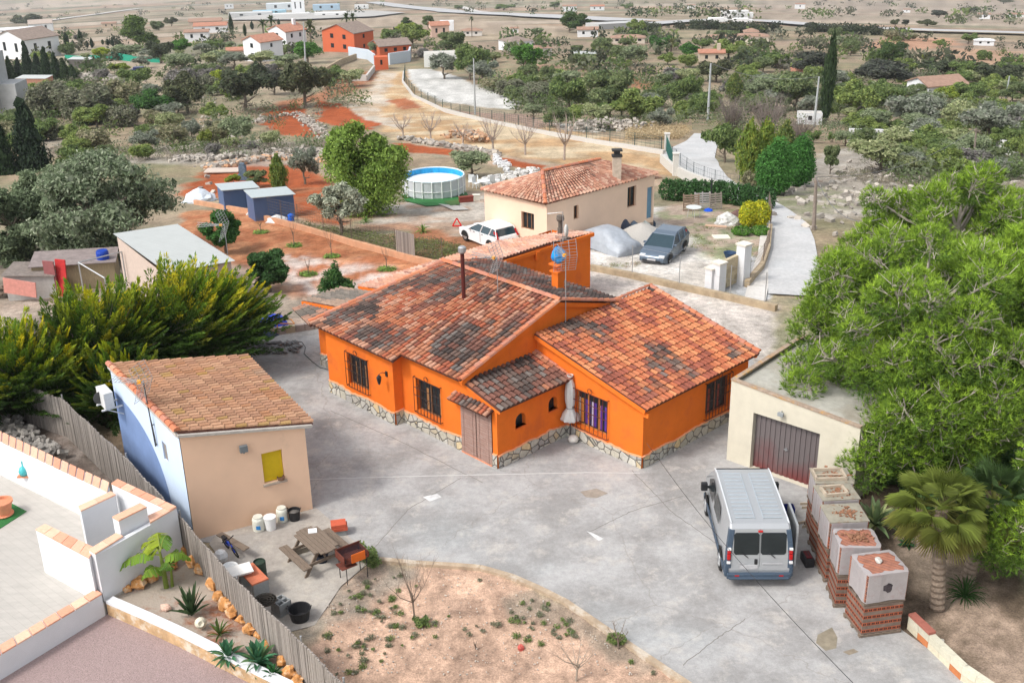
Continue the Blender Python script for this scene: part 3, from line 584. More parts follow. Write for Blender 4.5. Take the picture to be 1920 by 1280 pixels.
# bamboo door curtain, rail, small tiled canopy
bm = mat('bamboo_slats', (.36, .22, .18), var=.35, scale=3, bump=.8, bscale=20, stretch=(1, 1, 30), stain=((.50, .44, .40), 2, .5, .5))
for (u0, u1) in ((-1.80, -1.03), (-.99, -.24)):
    c_ = MB(); n = 44
    for k in range(n):
        z = .06+2.02*k/n; c_.box(((u0+u1)/2, -.035-.006*(k % 2), z), (u1-u0, .014, .036))
    for u in (u0+.15, u1-.15): c_.tube([(u, -.052, .05), (u, -.052, 2.1)], .008, 4)
    c_.build('bamboo_blind', bm, HS)
c_ = MB(); tiles(c_, (-2.12, -.36, 2.08), (-.12, -.36, 2.08), (-.12, -.0, 2.26), (-2.12, -.0, 2.26), dark=.5, seed=31, expo=.34, pitch=.19); c_.build('door_canopy', TILE, HS)
c_ = MB(); c_.box((-1.02, .03, .025), (1.54, .2, .05)); c_.build('doorstep', TERRA, HS)
dm = MB(); dm.quad((-1.75, .09, .02), (-.24, .09, .02), (-.24, .09, 2.12), (-1.75, .09, 2.12)); dm.build('door', mat('dark_door', (.08, .04, .025)), HS)
dm = MB(); dm.box((-10.4, .99, 1.02), (.85, .05, 2.04)); bd = dm.build('door', mat('blue_curtain', (.05, .05, .20), var=.5, scale=18), HS); bd['label'] = 'blue patterned bead door curtain'
# wall lantern
ln = MB(); ln.tube([(-5.42, -.42, 1.98), (-5.42, -.60, 2.10), (-5.46, -.72, 2.06), (-5.46, -.74, 1.96)], .014, 5); ln.lathe([(.02, .2), (.10, .10), (.075, -.04), (.05, -.16), (.015, -.2)], (-5.46, -.74, 1.84), 6); ln.box((-5.42, -.425, 1.98), (.1, .04, .2)); ln.build('wall_lantern', BLACKP, HS)
# stove pipe, aerials
sp_ = MB(); sp_.tube([(-4.96, 3.05, 3.95), (-4.96, 3.05, 5.85)], .075, 12); pp = sp_.build('stove_pipe', mat('brown_pipe', (.09, .02, .018), rough=.4), HS); c_ = MB(); c_.lathe([(.13, 0), (.15, .06), (.15, .2), (.10, .24), (.02, .25)], (-4.96, 3.05, 5.88), 14); c_.build('pipe_cowl', METAL, pp)
def yagi(par, base_, h, dirn, sc=1., grid=True, rz=0., name='roof_aerial', blue=False):
    """TV aerial: mast, boom with elements, grid reflector"""
    m_ = MB(); x, y, z = base_; m_.tube([(x, y, z), (x, y, z+h)], .018, 6); ca, sa = math.cos(dirn), math.sin(dirn)
    t_ = z+h-.06; boom = lambda d: (x+ca*d*sc, y+sa*d*sc, t_)
    for s2 in (-.12, 0, .12):
        m_.tube([(boom(0)[0], boom(0)[1], t_), (x+ca*.95*sc, y+sa*.95*sc, t_+s2)], .012, 5)
    for k in range(9):
        d = .15+.1*k; p = boom(d); w_ = .20*sc*(1-.03*k)
        m_.tube([(p[0]-sa*w_, p[1]+ca*w_, t_), (p[0]+sa*w_, p[1]-ca*w_, t_)], .008, 4)
    if grid:
        for s2 in (-1, 1):
            for k in range(6):
                zz = t_+s2*(.04+.09*k)*sc; b0 = boom(-.05+.035*k)
                m_.tube([(b0[0]-sa*.36*sc, b0[1]+ca*.36*sc, zz), (b0[0]+sa*.36*sc, b0[1]-ca*.36*sc, zz)], .008, 4)
            for w_ in (-.36, -.12, .12, .36):
                b0 = boom(-.05); b1 = boom(.13); m_.tube([(b0[0]-sa*w_*sc, b0[1]+ca*w_*sc, t_), (b1[0]-sa*w_*sc, b1[1]+ca*w_*sc, t_+s2*.5*sc)], .009, 4)
    o = m_.build(name, METAL, par); q = MB(); q.box(boom(.12), (.12, .12, .09)); q.build('aerial_box', mat('aerial_orange', (.80, .35, .03)), o); return o
yagi(HS, (-3.95, 3.85, 4.25), 1.5, math.radians(200), 1.1)
a2 = yagi(HS, (-1.33, 4.75, 3.6), 2.6, math.radians(150), 1.15)
m_ = MB(); m_.lathe([(.02, 0), (.16, .03), (.3, .10), (.36, .18)], (0, 0, 0), 14, caps=False); dd = m_.build('satellite_dish', mat('dish_grey', (.5, .5, .48)), HS, smooth=True); dd.location = (-9.4, 13.3, 3.3); dd.rotation_euler = (0, 1.35, 2.3); dd.scale = (1, .3, 1)
m_ = MB(); m_.tube([(-9.7, 13.4, 2.7), (-9.7, 13.4, 4.2), (-10.4, 13.1, 4.05)], .02, 5); m_.build('aerial_mast', METAL, HS)
m_ = MB(); m_.lathe([(.14, 0), (.14, .5), (.13, .52)], (-11.2, 14.8, 2.3), 8); m_.lathe([(.16, 0), (.20, .1), (.17, .28), (.05, .3)], (-11.2, 14.8, 3.15), 10); m_.tube([(-11.2, 14.8, 2.7), (-11.2, 14.8, 3.2)], .10, 6); m_.build('chimney', mat('chimney_brown', (.12, .10, .085)), HS)
m_ = MB()
for (x_, y_, z_) in ((-3.41, 6.51, 3.75),):
    m_.box((x_, y_, z_+.45), (.34, .34, .85)); m_.box((x_, y_, z_+.9), (.46, .46, .07)); 
    for s2 in (-1, 1): m_.beam((x_+s2*.14, y_, z_+.94), (x_+s2*.14, y_, z_+1.15), .06, .2)
    m_.box((x_, y_, z_+1.18), (.5, .5, .06))
m_.build('chimney', ORANGE, HS)
# blue plastic wind cowl bag on the chimney
m_ = MB(); R = RND(5); V = []; 
for i in range(7):
    for k in range(9):
        a_ = 2*pi*k/9; r_ = (.12, .26, .32, .26, .30, .2, .08)[i]*R.uniform(.75, 1.25); V.append((-3.41+r_*.8*math.cos(a_), 6.51+r_*.8*math.sin(a_), 4.98+.11*i))
m_.add(V, [(i*9+k, i*9+(k+1) % 9, (i+1)*9+(k+1) % 9, (i+1)*9+k) for i in range(6) for k in range(9)]); m_.build('chimney_cover', mat('blue_bag', (.02, .25, .62), var=.5, scale=3), HS)
# ================================================================ OUTHOUSE
BLUEW = mat('pale_blue_render', (.55, .66, .82), var=.05, scale=1.2, bump=.1, bscale=40)
Q = [GZ(334, 812, 3.72), GZ(205, 684, 3.72), GZ(462, 668, 3.0), GZ(587, 795, 3.0)]
oh = thing('storage_outhouse', 'peach and pale blue outbuilding with mossy clay tile roof left of the yard', 'outbuilding', (Q[0][0], Q[0][1], 0))
q = [np.array([p[0]-Q[0][0], p[1]-Q[0][1], p[2]]) for p in Q]
fd = (q[3]-q[0])[:2]; fl_ = np.hypot(*fd); fd /= fl_; FR = fd*(fl_-.28); BRp = np.array(q[2][:2])-fd*.28; BLp = q[1][:2]; FLp = np.zeros(2)+fd*.02
mb = MB(); hw_ = (2.33, 2.98, 1.34, 2.40); wall(mb, FLp, FR, -.2, 3.66, 3.04, [hw_], dep=.16); wall(mb, FR, BRp, -.2, 3.0, 3.0); wall(mb, BRp, BLp, -.2, 3.0, 3.66); mb.build('wall', CREAM, oh)
mb = MB(); Lb = np.hypot(*(BLp)); wall(mb, BLp, (0, 0), -.3, 3.68, 3.68, [(Lb-1.75, Lb-1.35, 2.1, 2.75)], dep=.1); o = mb.build('wall', BLUEW, oh); o['label'] = 'pale blue side wall with a darker blue painted patch'
# darker blue paint band (a real paint patch with a curved edge)
mb = MB(); n = 24; up_ = [1.2+1.55*min(1, (k/n)*1.0+.25)*(1 if k < 15 else max(0, 1-((k-15)/7.)**2)) for k in range(n+1)]
for k in range(15, n): pass
for k in range(n):
    u0 = Lb*.74*k/n; u1 = Lb*.74*(k+1)/n; z0_ = 2.75*math.sqrt(max(0, 1-(k/n)**3)); z1_ = 2.75*math.sqrt(max(0, 1-((k+1)/n)**3))
    mb.quad(wpt(BLp, (0, 0), u0, 0, .004), wpt(BLp, (0, 0), u1, 0, .004), wpt(BLp, (0, 0), u1, z1_+.01, .004), wpt(BLp, (0, 0), u0, z0_+.01, .004))
mb.build('painted_patch', mat('slate_blue_paint', (.17, .25, .44), var=.2, scale=.8), oh)
mb = MB(); mb.box8([wpt(BLp, (0, 0), u, z, o_) for z in (2.1, 2.75) for u, o_ in ((Lb-1.75, -.08), (Lb-1.35, -.08), (Lb-1.35, -.05), (Lb-1.75, -.05))]); mb.build('window_vent', mat('vent_grey', (.25, .22, .20)), oh)
OT = [(.44, .22, .12), (.48, .26, .155), (.42, .23, .145), (.50, .29, .18), (.38, .21, .13)]
mb = MB(); tiles(mb, q[3]+np.array([0, 0, .04]), q[2]+np.array([0, 0, .04]), q[1]+np.array([0, 0, .04]), q[0]+np.array([0, 0, .04]), dark=.02, seed=41, pal=OT, dpal=[(.30, .24, .19), (.36, .24, .16)], expo=.36, pitch=.215, moss=.16, lightedge=False); caps(mb, q[0]+np.array([-.02, 0, .06]), q[1]+np.array([-.02, 0, .06]), .12, .38)
mb.build('roof', TILE, oh)
mb = MB(); mb.beam(np.append(FLp-fd*.05, 3.66)+np.array([0, -.05, 0]), np.append(FR+fd*.25, 2.98)+np.array([0, -.05, 0]), .12, .08); mb.beam((-.03, -.02, 3.66), (BLp[0]-.03, BLp[1], 3.66), .10, .10); mb.build('roof_verge', mat('verge_grey', (.45, .42, .38), var=.2), oh)
w_ = MB()
for k in range(22): w_.box8([wpt(FLp, FR, u, z, o_) for z in (1.36+.047*k, 1.36+.047*k+.044) for u, o_ in ((2.34, -.10), (2.97, -.10), (2.97, -.075), (2.34, -.075))])
w2 = w_.build('window', mat('yellow_shutter', (.60, .42, .01), rough=.6, var=.08), oh); w2['label'] = 'window closed by a yellow roller shutter'
s_ = MB(); s_.box8([wpt(FLp, FR, u, z, o_) for z in (1.27, 1.335) for u, o_ in ((2.28, -.14), (3.04, -.14), (3.04, .07), (2.28, .07))]); s_.build('sill', mat('stone_sill', (.40, .33, .27)), w2)
lmp = MB(); lmp.box8([wpt(FLp, FR, u, z, o_) for z in (2.66, 2.88) for u, o_ in ((1.68, .04), (1.92, .04), (1.92, .16), (1.68, .16))]); lmp.tube([wpt(FLp, FR, 1.8, 2.62, .0), wpt(FLp, FR, 1.8, 2.62, .09), wpt(FLp, FR, 1.8, 2.68, .09)], .03, 6); lmp.build('floodlight', mat('lamp_grey', (.16, .18, .19), rough=.5), oh, bevel=.01)
# air conditioner on brackets
def wq(u, z, o_): return wpt(BLp, (0, 0), u, z, o_)
ac = MB(); ac.box8([wq(u, z, o_) for z in (2.55, 3.15) for u, o_ in ((.12, .28), (.92, .28), (.92, .60), (.12, .60))]); acb = ac.build('air_conditioner', mat('ac_casing', (.62, .63, .62), rough=.5), oh, bevel=.02)
br = MB()
for u in (.25, .8): br.beam(wq(u, 2.52, 0), wq(u, 2.52, .7), .04, .05); br.beam(wq(u, 2.2, 0), wq(u, 2.5, .5), .03, .03)
br.build('bracket', WHITEP, acb); fan = MB(); fan.lathe([(.22, 0), (.22, .02), (.03, .03)], (0, 0, 0), 16); f_ = fan.build('fan_grille', mat('fan_dark', (.08, .08, .08)), acb); f_.location = wq(.45, 2.85, .6)[:3]; f_.rotation_euler = (0, -pi/2, math.atan2(BLp[1], BLp[0]))
am = MB(); b0 = wq(Lb*.64, 2.35, .06); b1 = wq(Lb*.64, 4.55, .12); am.tube([b0, b1], .022, 6); am.tube([wq(Lb*.64, 2.4, 0), wq(Lb*.64, 2.4, .08)], .02, 5); am.tube([wq(Lb*.64, 3.1, 0), wq(Lb*.64, 3.1, .1)], .02, 5); am.tube([wq(Lb*.64+.07, 2.38, .04), wq(Lb*.64+.03, 3.3, .08)], .012, 5); am.build('aerial_mast', mat('mast_dark', (.10, .10, .10), metal=.5), oh)
yagi(oh, (b1[0], b1[1], 3.9), .75, math.radians(165), 1.15, name='roof_aerial')
pt_ = wpt(FLp, FR, 2.86, 1.337, .0); pp_ = thing('window_planter', 'small brown pot with dry plant on the yellow shutter window sill', 'plant pot', (Q[0][0]+pt_[0], Q[0][1]+pt_[1], 1.337))
mb = MB(); mb.lathe([(.07, 0), (.11, .02), (.13, .12), (.11, .12), (.10, .06), (.0, .06)], (0, 0, 0), 12); mb.build('pot', mat('brown_pot', (.20, .11, .07)), pp_)

# ================================================================ GARAGE
GA = GZ(1362, 861.6); gz = math.radians(-41.6)
ga = thing('garage', 'cream rendered flat roofed garage with a maroon grey ribbed door', 'garage', (GA[0], GA[1], 0), gz)
GC = mat('garage_render', (.56, .52, .42), var=.1, scale=2, bump=.15, bscale=40, stain=((.50, .42, .27), .9, .60, .5))
mb = MB(); wall(mb, (0, 0), (4.6, 0), 0, 3.02, 2.72, [(.9, 3.30, .02, 2.1)], dep=.22); wall(mb, (4.6, 0), (4.6, 5), 0, 2.72, 2.72); wall(mb, (4.6, 5), (0, 5), 0, 2.72, 3.02); wall(mb, (0, 5), (0, 0), 0, 3.02, 3.02)
mb.build('wall', GC, ga)
mb = MB(); mb.box8([(x, y, z+(-.065*x)) for z in (2.86, 2.90) for x, y in ((.1, .1), (4.5, .1), (4.5, 4.9), (.1, 4.9))]); mb.build('roof', concmat('roof_concrete', (.40, .39, .35), (.30, .27, .22), (.47, .45, .40), False), ga)
mb = MB()
for a_, b_ in (((0, .06), (4.6, .06)), ((.06, 0), (.06, 5)), ((0, 4.94), (4.6, 4.94))): mb.beam((a_[0], a_[1], 3.05-.065*a_[0]), (b_[0], b_[1], 3.05-.065*b_[0]), .17, .06)
mb.build('parapet_cap', mat('mossy_cap', (.34, .26, .20), var=.3, scale=5, stain=((.50, .26, .05), 3, .52, .8)), ga)
mb = MB(); n = 26
for k in range(n):
    u0 = .91+2.38*k/n; u1 = u0+2.38/n; z_ = .18 if k % 2 else .205; mb.quad((u0, z_, .03), (u1, z_, .03), (u1, z_, 2.1), (u0, z_, 2.1)); mb.quad((u1, .18, .03), (u1, .205, .03), (u1, .205, 2.1), (u1, .18, 2.1))
dm = bpy.data.materials.new('maroon_door'); dm.use_nodes = True; t = dm.node_tree; b = t.nodes['Principled BSDF']; b.inputs['Roughness'].default_value = .5; tc = nd(t, 'ShaderNodeTexCoord'); sx = nd(t, 'ShaderNodeSeparateXYZ'); t.links.new(tc.outputs['Object'], sx.inputs[0])
ad = nd(t, 'ShaderNodeMath', operation='MULTIPLY_ADD'); t.links.new(nz(t, tc.outputs['Object'], .9, 5), ad.inputs[0]); ad.inputs[1].default_value = 2.2; t.links.new(sx.outputs['Z'], ad.inputs[2])
mx = nd(t, 'ShaderNodeMix', data_type='RGBA'); t.links.new(mrange(t, ad.outputs[0], 1.1, 2.2, 0, 1), mx.inputs[0]); mx.inputs[6].default_value = (.15, .035, .035, 1); mx.inputs[7].default_value = (.13, .11, .11, 1); t.links.new(mx.outputs[2], b.inputs['Base Color'])
dd = mb.build('garage_door', dm, ga); dd['label'] = 'ribbed door faded from grey at the top to maroon below'
mb = MB(); mb.beam((2.1, .16, 1.0), (2.1, .16, 1.12), .03, .03); mb.beam((2.03, .14, 1.06), (2.17, .14, 1.06), .03, .03); mb.build('handle', METAL, dd)
mb = MB(); mb.box((1.95, -.14, 2.42), (.20, .10, .13)); mb.tube([(1.92, 0, 2.48), (1.93, -.1, 2.46)], .02, 5); mb.build('floodlight', mat('lamp_grey2', (.25, .27, .28), rough=.4), ga, bevel=.01)

# ================================================================ WHITE TERRACE (left foreground)
def capmat():
    m = mat('clay_cap_tiles', (.72, .40, .27), var=.12, scale=6, bump=.1); t = m.node_tree; b = t.nodes['Principled BSDF']; src = b.inputs['Base Color'].links[0].from_socket
    tc = nd(t, 'ShaderNodeTexCoord'); v = nd(t, 'ShaderNodeTexVoronoi'); v.inputs['Scale'].default_value = 2.2; t.links.new(tc.outputs['Object'], v.inputs['Vector']); h = nd(t, 'ShaderNodeSeparateColor'); t.links.new(v.outputs['Color'], h.inputs[0])
    s_ = nd(t, 'ShaderNodeVectorMath', operation='SCALE'); t.links.new(src, s_.inputs[0]); t.links.new(mrange(t, h.outputs[0], 0, 1, .86, 1.16), s_.inputs['Scale']); t.links.new(s_.outputs[0], b.inputs['Base Color']); return m
CAP = capmat()
TR = thing('terrace_walls', 'white rendered terrace walls with clay tile caps in the lower left corner', 'terrace wall', (-13, 30, 0)); T0 = np.array([-13, 30, 0.])
wb = MB()
def tw(cap_px, zc, z0, wallm=None, ctile=.42):
    """wall from four cap corners (pixels at height zc), dropped to z0, with separate cap tiles"""
    P = [GZ(*p, zc)-T0 for p in cap_px]; c_ = sum(P)/4; I = [c_+(p-c_)*.985 for p in P]
    wb.prism([p[:2] for p in I], z0, zc-.045)
    a_, b_, c2, d_ = [Vector(p) for p in P]; n = max(1, int((b_-a_).length/ctile)); out = MB()
    for k in range(n):
        u0 = k/n+.004; u1 = (k+1)/n-.004; p0 = a_.lerp(b_, u0); p1 = a_.lerp(b_, u1); p2 = d_.lerp(c2, u1); p3 = d_.lerp(c2, u0); V = [p0, p1, p2, p3]
        area = (p1-p0).cross(p3-p0).z
        if area < 0: V = [p3, p2, p1, p0]
        jit = RND(k+int(zc*100)).choice([(.74, .43, .30), (.70, .36, .24), (.76, .48, .34), (.64, .31, .20), (.74, .40, .27)]); out.box8([(v.x, v.y, zc-.044) for v in V]+[(v.x, v.y, zc) for v in V], jit)
    out.build('wall_cap', ATT, TR)
# order: a->b along outer edge, then c,d back along the inner edge
tw([(-120, 751), (206, 904), (202, 921), (-120, 769)], 1.85, 0)
tw([(217, 926), (151, 957), (146, 948), (208, 920)], 1.85, .3)
tw([(206, 904), (220, 897), (331, 950), (300, 957)], 2.0, 0) if False else tw([(208, 905), (318, 956), (331, 949), (220, 897)], 2.02, 0)
tw([(331, 950), (281, 979), (277, 966), (312, 950)], 2.0, 0)
tw([(275, 949), (222, 975), (210, 968), (263, 942)], 2.40, 0)
tw([(66, 991), (167, 1045), (178, 1026), (84, 981)], 1.86, .3)
tw([(231, 1004), (178, 1037), (166, 1029), (218, 998)], 1.98, 0)
tw([(-120, 1297), (192, 1111), (180, 1103), (-120, 1278)], .75, -.1)
# panel closing the planter face between the caps
f0 = GZ(178, 1037, 1.98)-T0; f1 = GZ(331, 950, 2.0)-T0; wb.prism([f0[:2], (f1[:2]), f1[:2]+np.array([-.10, .12]), f0[:2]+np.array([-.10, .12])], 0, 1.90)
wb.build('wall', WHITE, TR)
P1 = GZ(-150, 740, 1.85); P2 = GZ(331, 950, 2.0); P3 = GZ(178, 1036, 2.0); P4 = GZ(192, 1110, .75); P5 = GZ(-150, 1315, .75); P6 = np.array([P5[0]-4, P5[1]+6])
FLM = mat('terrace_tiles', (.42, .40, .37), rough=.6, var=.12, scale=1.5, stretch=(1, 3, 1)); t = FLM.node_tree; b = t.nodes['Principled BSDF']; src = b.inputs['Base Color'].links[0].from_socket; tc = nd(t, 'ShaderNodeTexCoord'); mp = nd(t, 'ShaderNodeMapping'); mp.inputs['Rotation'].default_value = (0, 0, .72); t.links.new(tc.outputs['Object'], mp.inputs[0]); bk = nd(t, 'ShaderNodeTexBrick'); t.links.new(mp.outputs[0], bk.inputs[0]); bk.inputs['Scale'].default_value = 1.; bk.inputs['Brick Width'].default_value = .9; bk.inputs['Row Height'].default_value = .22; bk.inputs['Mortar Size'].default_value = .006; bk.inputs['Color1'].default_value = (1.02, 1.01, 1, 1); bk.inputs['Color2'].default_value = (.97, .96, .95, 1); bk.inputs['Mortar'].default_value = (.84, .82, .8, 1)
mm = nd(t, 'ShaderNodeVectorMath', operation='MULTIPLY'); t.links.new(src, mm.inputs[0]); t.links.new(bk.outputs[0], mm.inputs[1]); t.links.new(mm.outputs[0], b.inputs['Base Color'])
sheet('terrace_floor', [P6, P5, P4, P3, P2, P1], .40, FLM, th=.45)
sheet('gravel_path', [GZ(-60, 1300), GZ(190, 1140), GZ(215, 1125), GZ(470, 1260), GZ(520, 1310), GZ(300, 1400), GZ(-60, 1400)], .02, mat('purple_gravel', (.33, .245, .235), var=.35, scale=28, bump=1., bscale=40))
# glass demijohn in its niche, potted shrub on a green mat
bj = GZ(47, 893, .85); th_ = thing('glass_demijohn', 'turquoise glass bottle standing in a niche of the white terrace wall', 'bottle', (bj[0], bj[1], .92)); mb = MB(); mb.lathe([(.02, 0), (.15, .02), (.17, .14), (.12, .27), (.035, .33), (.03, .48), (.04, .50)], (0, 0, 0), 16); mb.build('bottle_body', mat('turquoise_glass', (.05, .42, .45), rough=.08, spec=.7), th_, smooth=True); mb = MB(); mb.box((0, 0, -.03), (.42, .26, .05)); mb.build('ledge', TERRA, th_)
pj = GZ(8, 965, .41); th_ = thing('potted_shrub', 'terracotta pot with a small shrub standing on the green mat', 'potted plant', (pj[0], pj[1], .425)); mb = MB(); mb.lathe([(.2, 0), (.30, .03), (.30, .05), (.22, .06), (.30, .42), (.34, .44), (.34, .5), (.28, .5), (.27, .42), (0, .42)], (0, 0, 0), 20); mb.build('pot', TERRA, th_, smooth=False)
mc_ = [GZ(*p, .41) for p in [(-60, 985), (15, 940), (50, 958), (-30, 1010)]]; mb = MB(); mb.prism([p[:2] for p in mc_], .402, .42); tag(mb.build('turf_mat', mat('green_turf', (.03, .16, .04), var=.2, scale=60, bump=.6)), 'bright green artificial turf mat on the terrace', 'mat')

# reed screen fence
FZ = [(-60, 665), (45, 722), (113, 745), (233, 855), (333, 963), (440, 1085), (560, 1200), (640, 1278), (720, 1350)]; FP = [GZ(*p, 1.62) for p in FZ]
mb = MB(); R = RND(9)
for i in range(len(FP)-1):
    a_, b_ = FP[i][:2], FP[i+1][:2]; L = np.hypot(*(b_-a_)); n = int(L/.045); d = (b_-a_)/L; nn = np.array([-d[1], d[0]])
    for k in range(n):
        p = a_+d*(L*k/n); q_ = a_+d*(L*(k+1)/n*1.0); o_ = R.uniform(-.012, .012); h = 1.62+R.uniform(-.03, .02)+.03*math.sin(k*.13); c = R.uniform(.75, 1.2); c = (.27*c, .24*c, .215*c)
        s1 = nn*(.018+o_)
        mb.box8([(*(p-s1), .0), (*(q_-s1), .0), (*(q_+nn*.018-nn*o_), .0), (*(p+nn*.018-nn*o_), .0), (*(p-s1), h), (*(q_-s1), h), (*(q_+nn*.018-nn*o_), h), (*(p+nn*.018-nn*o_), h)], c)
rf = thing('reed_fence', 'grey reed screen fence running from the hedge down past the outbuilding', 'fence', (0, 0, 0)); mb.build('reed_screen', ATT, rf)
for i in (2, 3, 4, 5, 6, 7):
    mb = MB(); p = FP[i]; mb.tube([(p[0]+.05, p[1]+.04, 0), (p[0]+.05, p[1]+.04, 1.72)], .03, 6); mb.build('post', METAL, rf)

# planter bed with boulders, stone faced white topped wall
sheet('planter_soil', [GZ(*p, .32) for p in [(185, 1118), (240, 1075), (300, 1050), (345, 1020), (452, 1148), (565, 1266), (600, 1310), (545, 1300)]], .32, mat('planter_earth', (.26, .11, .06), var=.3, scale=3, bump=.8, stain=((.36, .31, .26), .8, .40, .95)), th=.4)
pwl = thing('planter_wall', 'low curved planter wall with white top and honey stone face', 'garden wall', (0, 0, 0)); mb = MB(); st_ = MB(); K = [GZ(*p, .48) for p in [(205, 1122), (270, 1150), (340, 1182), (420, 1222), (500, 1262), (560, 1290)]]
for i in range(len(K)-1):
    a_, b_ = K[i][:2], K[i+1][:2]; d = (b_-a_)/np.hypot(*(b_-a_)); nn = np.array([-d[1], d[0]])*.13; mb.prism([a_-nn, b_-nn, b_+nn, a_+nn], .40, .49); st_.prism([a_-nn*.95, b_-nn*.95, b_+nn*.95, a_+nn*.95], 0, .40)
st_.build('stone_face', mat('honey_stone', (.50, .33, .18), var=.35, scale=2.5, bump=1., bscale=6, stain=((.62, .56, .46), 2.4, .5, .9)), pwl); mb.build('wall_top', WHITE, pwl)
# ================================================================ FOLIAGE TOOLS
NR = np.random.RandomState(11)
def leafcloud(blobs, n, size, cols, seed=0, shell=.55, up=.0, aspect=2.2, tip=None, clump=.9, outward=.5, fill=None, droop=0., tri=False):
    """blobs: (cx,cy,cz,rx,ry,rz,weight). returns V,F,C (quad leaves)."""
    r = np.random.RandomState(seed); B = np.array(blobs, float); wgt = B[:, 6]*np.cbrt(B[:, 3]*B[:, 4]*B[:, 5])**2; bi = r.choice(len(B), n, p=wgt/wgt.sum())
    d = r.normal(size=(n, 3)); d /= np.linalg.norm(d, axis=1)[:, None]
    # clumping: attract to random directions
    k = max(6, int(14*len(B)**.5)); cd = r.normal(size=(len(B), k, 3)); cd /= np.linalg.norm(cd, axis=2)[..., None]; ci = r.randint(0, k, n); d = d*(1-clump*.45)+cd[bi, ci]*clump*.55+0; d /= np.linalg.norm(d, axis=1)[:, None]
    rad = shell+(1-shell)*r.rand(n)**.7; rad *= .86+.22*((ci*7+bi*3) % 5)/4
    c = B[bi, :3]+d*B[bi, 3:6]*rad[:, None]
    if droop: c[:, 2] -= droop*(r.rand(n)**2)
    nrm = d*outward+r.normal(size=(n, 3))*.6+np.array([0, 0, up]); nrm /= np.linalg.norm(nrm, axis=1)[:, None]
    t_ = np.cross(nrm, r.normal(size=(n, 3))); t_ /= np.linalg.norm(t_, axis=1)[:, None]; s_ = np.cross(nrm, t_)
    L = size*(.6+.8*r.rand(n))[:, None]; a_ = t_*L; b_ = s_*L/aspect
    if tri:
        V = np.stack([c-a_-b_*.5, c-a_+b_*.5, c+a_], 1).reshape(-1, 3); F = np.arange(n*3).reshape(n, 3)
    else:
        V = np.stack([c-a_, c-b_*.9, c+a_, c+b_*.9], 1).reshape(-1, 3); F = np.arange(n*4).reshape(n, 4)
    C = np.array(cols)[r.randint(0, len(cols), n)]; cv = .78+.44*((ci*5+bi*11) % 7)/6; C = C*(1.55*cv*(.85+.3*r.rand(n)))[:, None]
    if tip is not None:
        k2 = np.clip((rad-.80)*4, 0, 1)*np.clip(d[:, 2]*1.6+.2, 0, 1)*(r.rand(n) < .75); C = C*(1-k2[:, None])+np.array(tip)*k2[:, None]*(.8+.4*r.rand(n))[:, None]
    return V, F, C
def trunkmesh(parent, h, r, crown_h, spread, seed, m=None, branches=7, lean=(0, 0), name='trunk', start=.4):
    R = RND(seed); mb = MB(); top = Vector((lean[0], lean[1], h)); pts = [Vector((0, 0, -.2))]
    for k in range(1, 6): f = k/5; pts.append(Vector((lean[0]*f+R.uniform(-1, 1)*r*.7, lean[1]*f+R.uniform(-1, 1)*r*.7, h*f)))
    mb.tube(pts, [r*(1-.12*k) for k in range(6)], 8)
    for k in range(branches):
        f = start+(1-start)*R.random(); p = pts[0].lerp(top, f); a_ = 2*pi*k/branches+R.uniform(-.5, .5); L = spread*R.uniform(.55, .95); e = p+Vector((math.cos(a_)*L, math.sin(a_)*L, crown_h*R.uniform(.15, .6)))
        m1 = p.lerp(e, .5)+Vector((R.uniform(-.1, .1)*L, R.uniform(-.1, .1)*L, -.06*L)); mb.tube([p, m1, e], [r*.45, r*.28, r*.08], 5)
        for q_ in range(2):
            e2 = m1+Vector((R.uniform(-.5, .5)*L, R.uniform(-.5, .5)*L, crown_h*R.uniform(.1, .35))); mb.tube([m1, e2], [r*.2, r*.05], 4)
    return mb.build(name, m or BARK, parent)
G1 = [(.09, .135, .04), (.12, .165, .05), (.075, .115, .04), (.14, .18, .06)]        # mid green
GDK = [(.042, .058, .03), (.058, .072, .038), (.048, .054, .036), (.07, .08, .045)]          # dark oak
GOL = [(.15, .185, .10), (.18, .215, .12), (.12, .155, .08), (.21, .235, .145)]            # olive
GYL = [(.16, .21, .03), (.22, .26, .04), (.12, .17, .03)]
GBR = [(.045, .12, .02), (.06, .15, .025), (.035, .09, .02)]
GCY = [(.018, .036, .014), (.026, .048, .018), (.014, .028, .012)]
GGY = [(.15, .15, .10), (.12, .135, .08), (.18, .175, .13), (.10, .11, .065)]
GBARE = [(.20, .165, .145), (.24, .20, .18), (.17, .14, .125)]
GPN = [(.05, .085, .025), (.07, .11, .03), (.04, .07, .024)]
TPROTO = {}
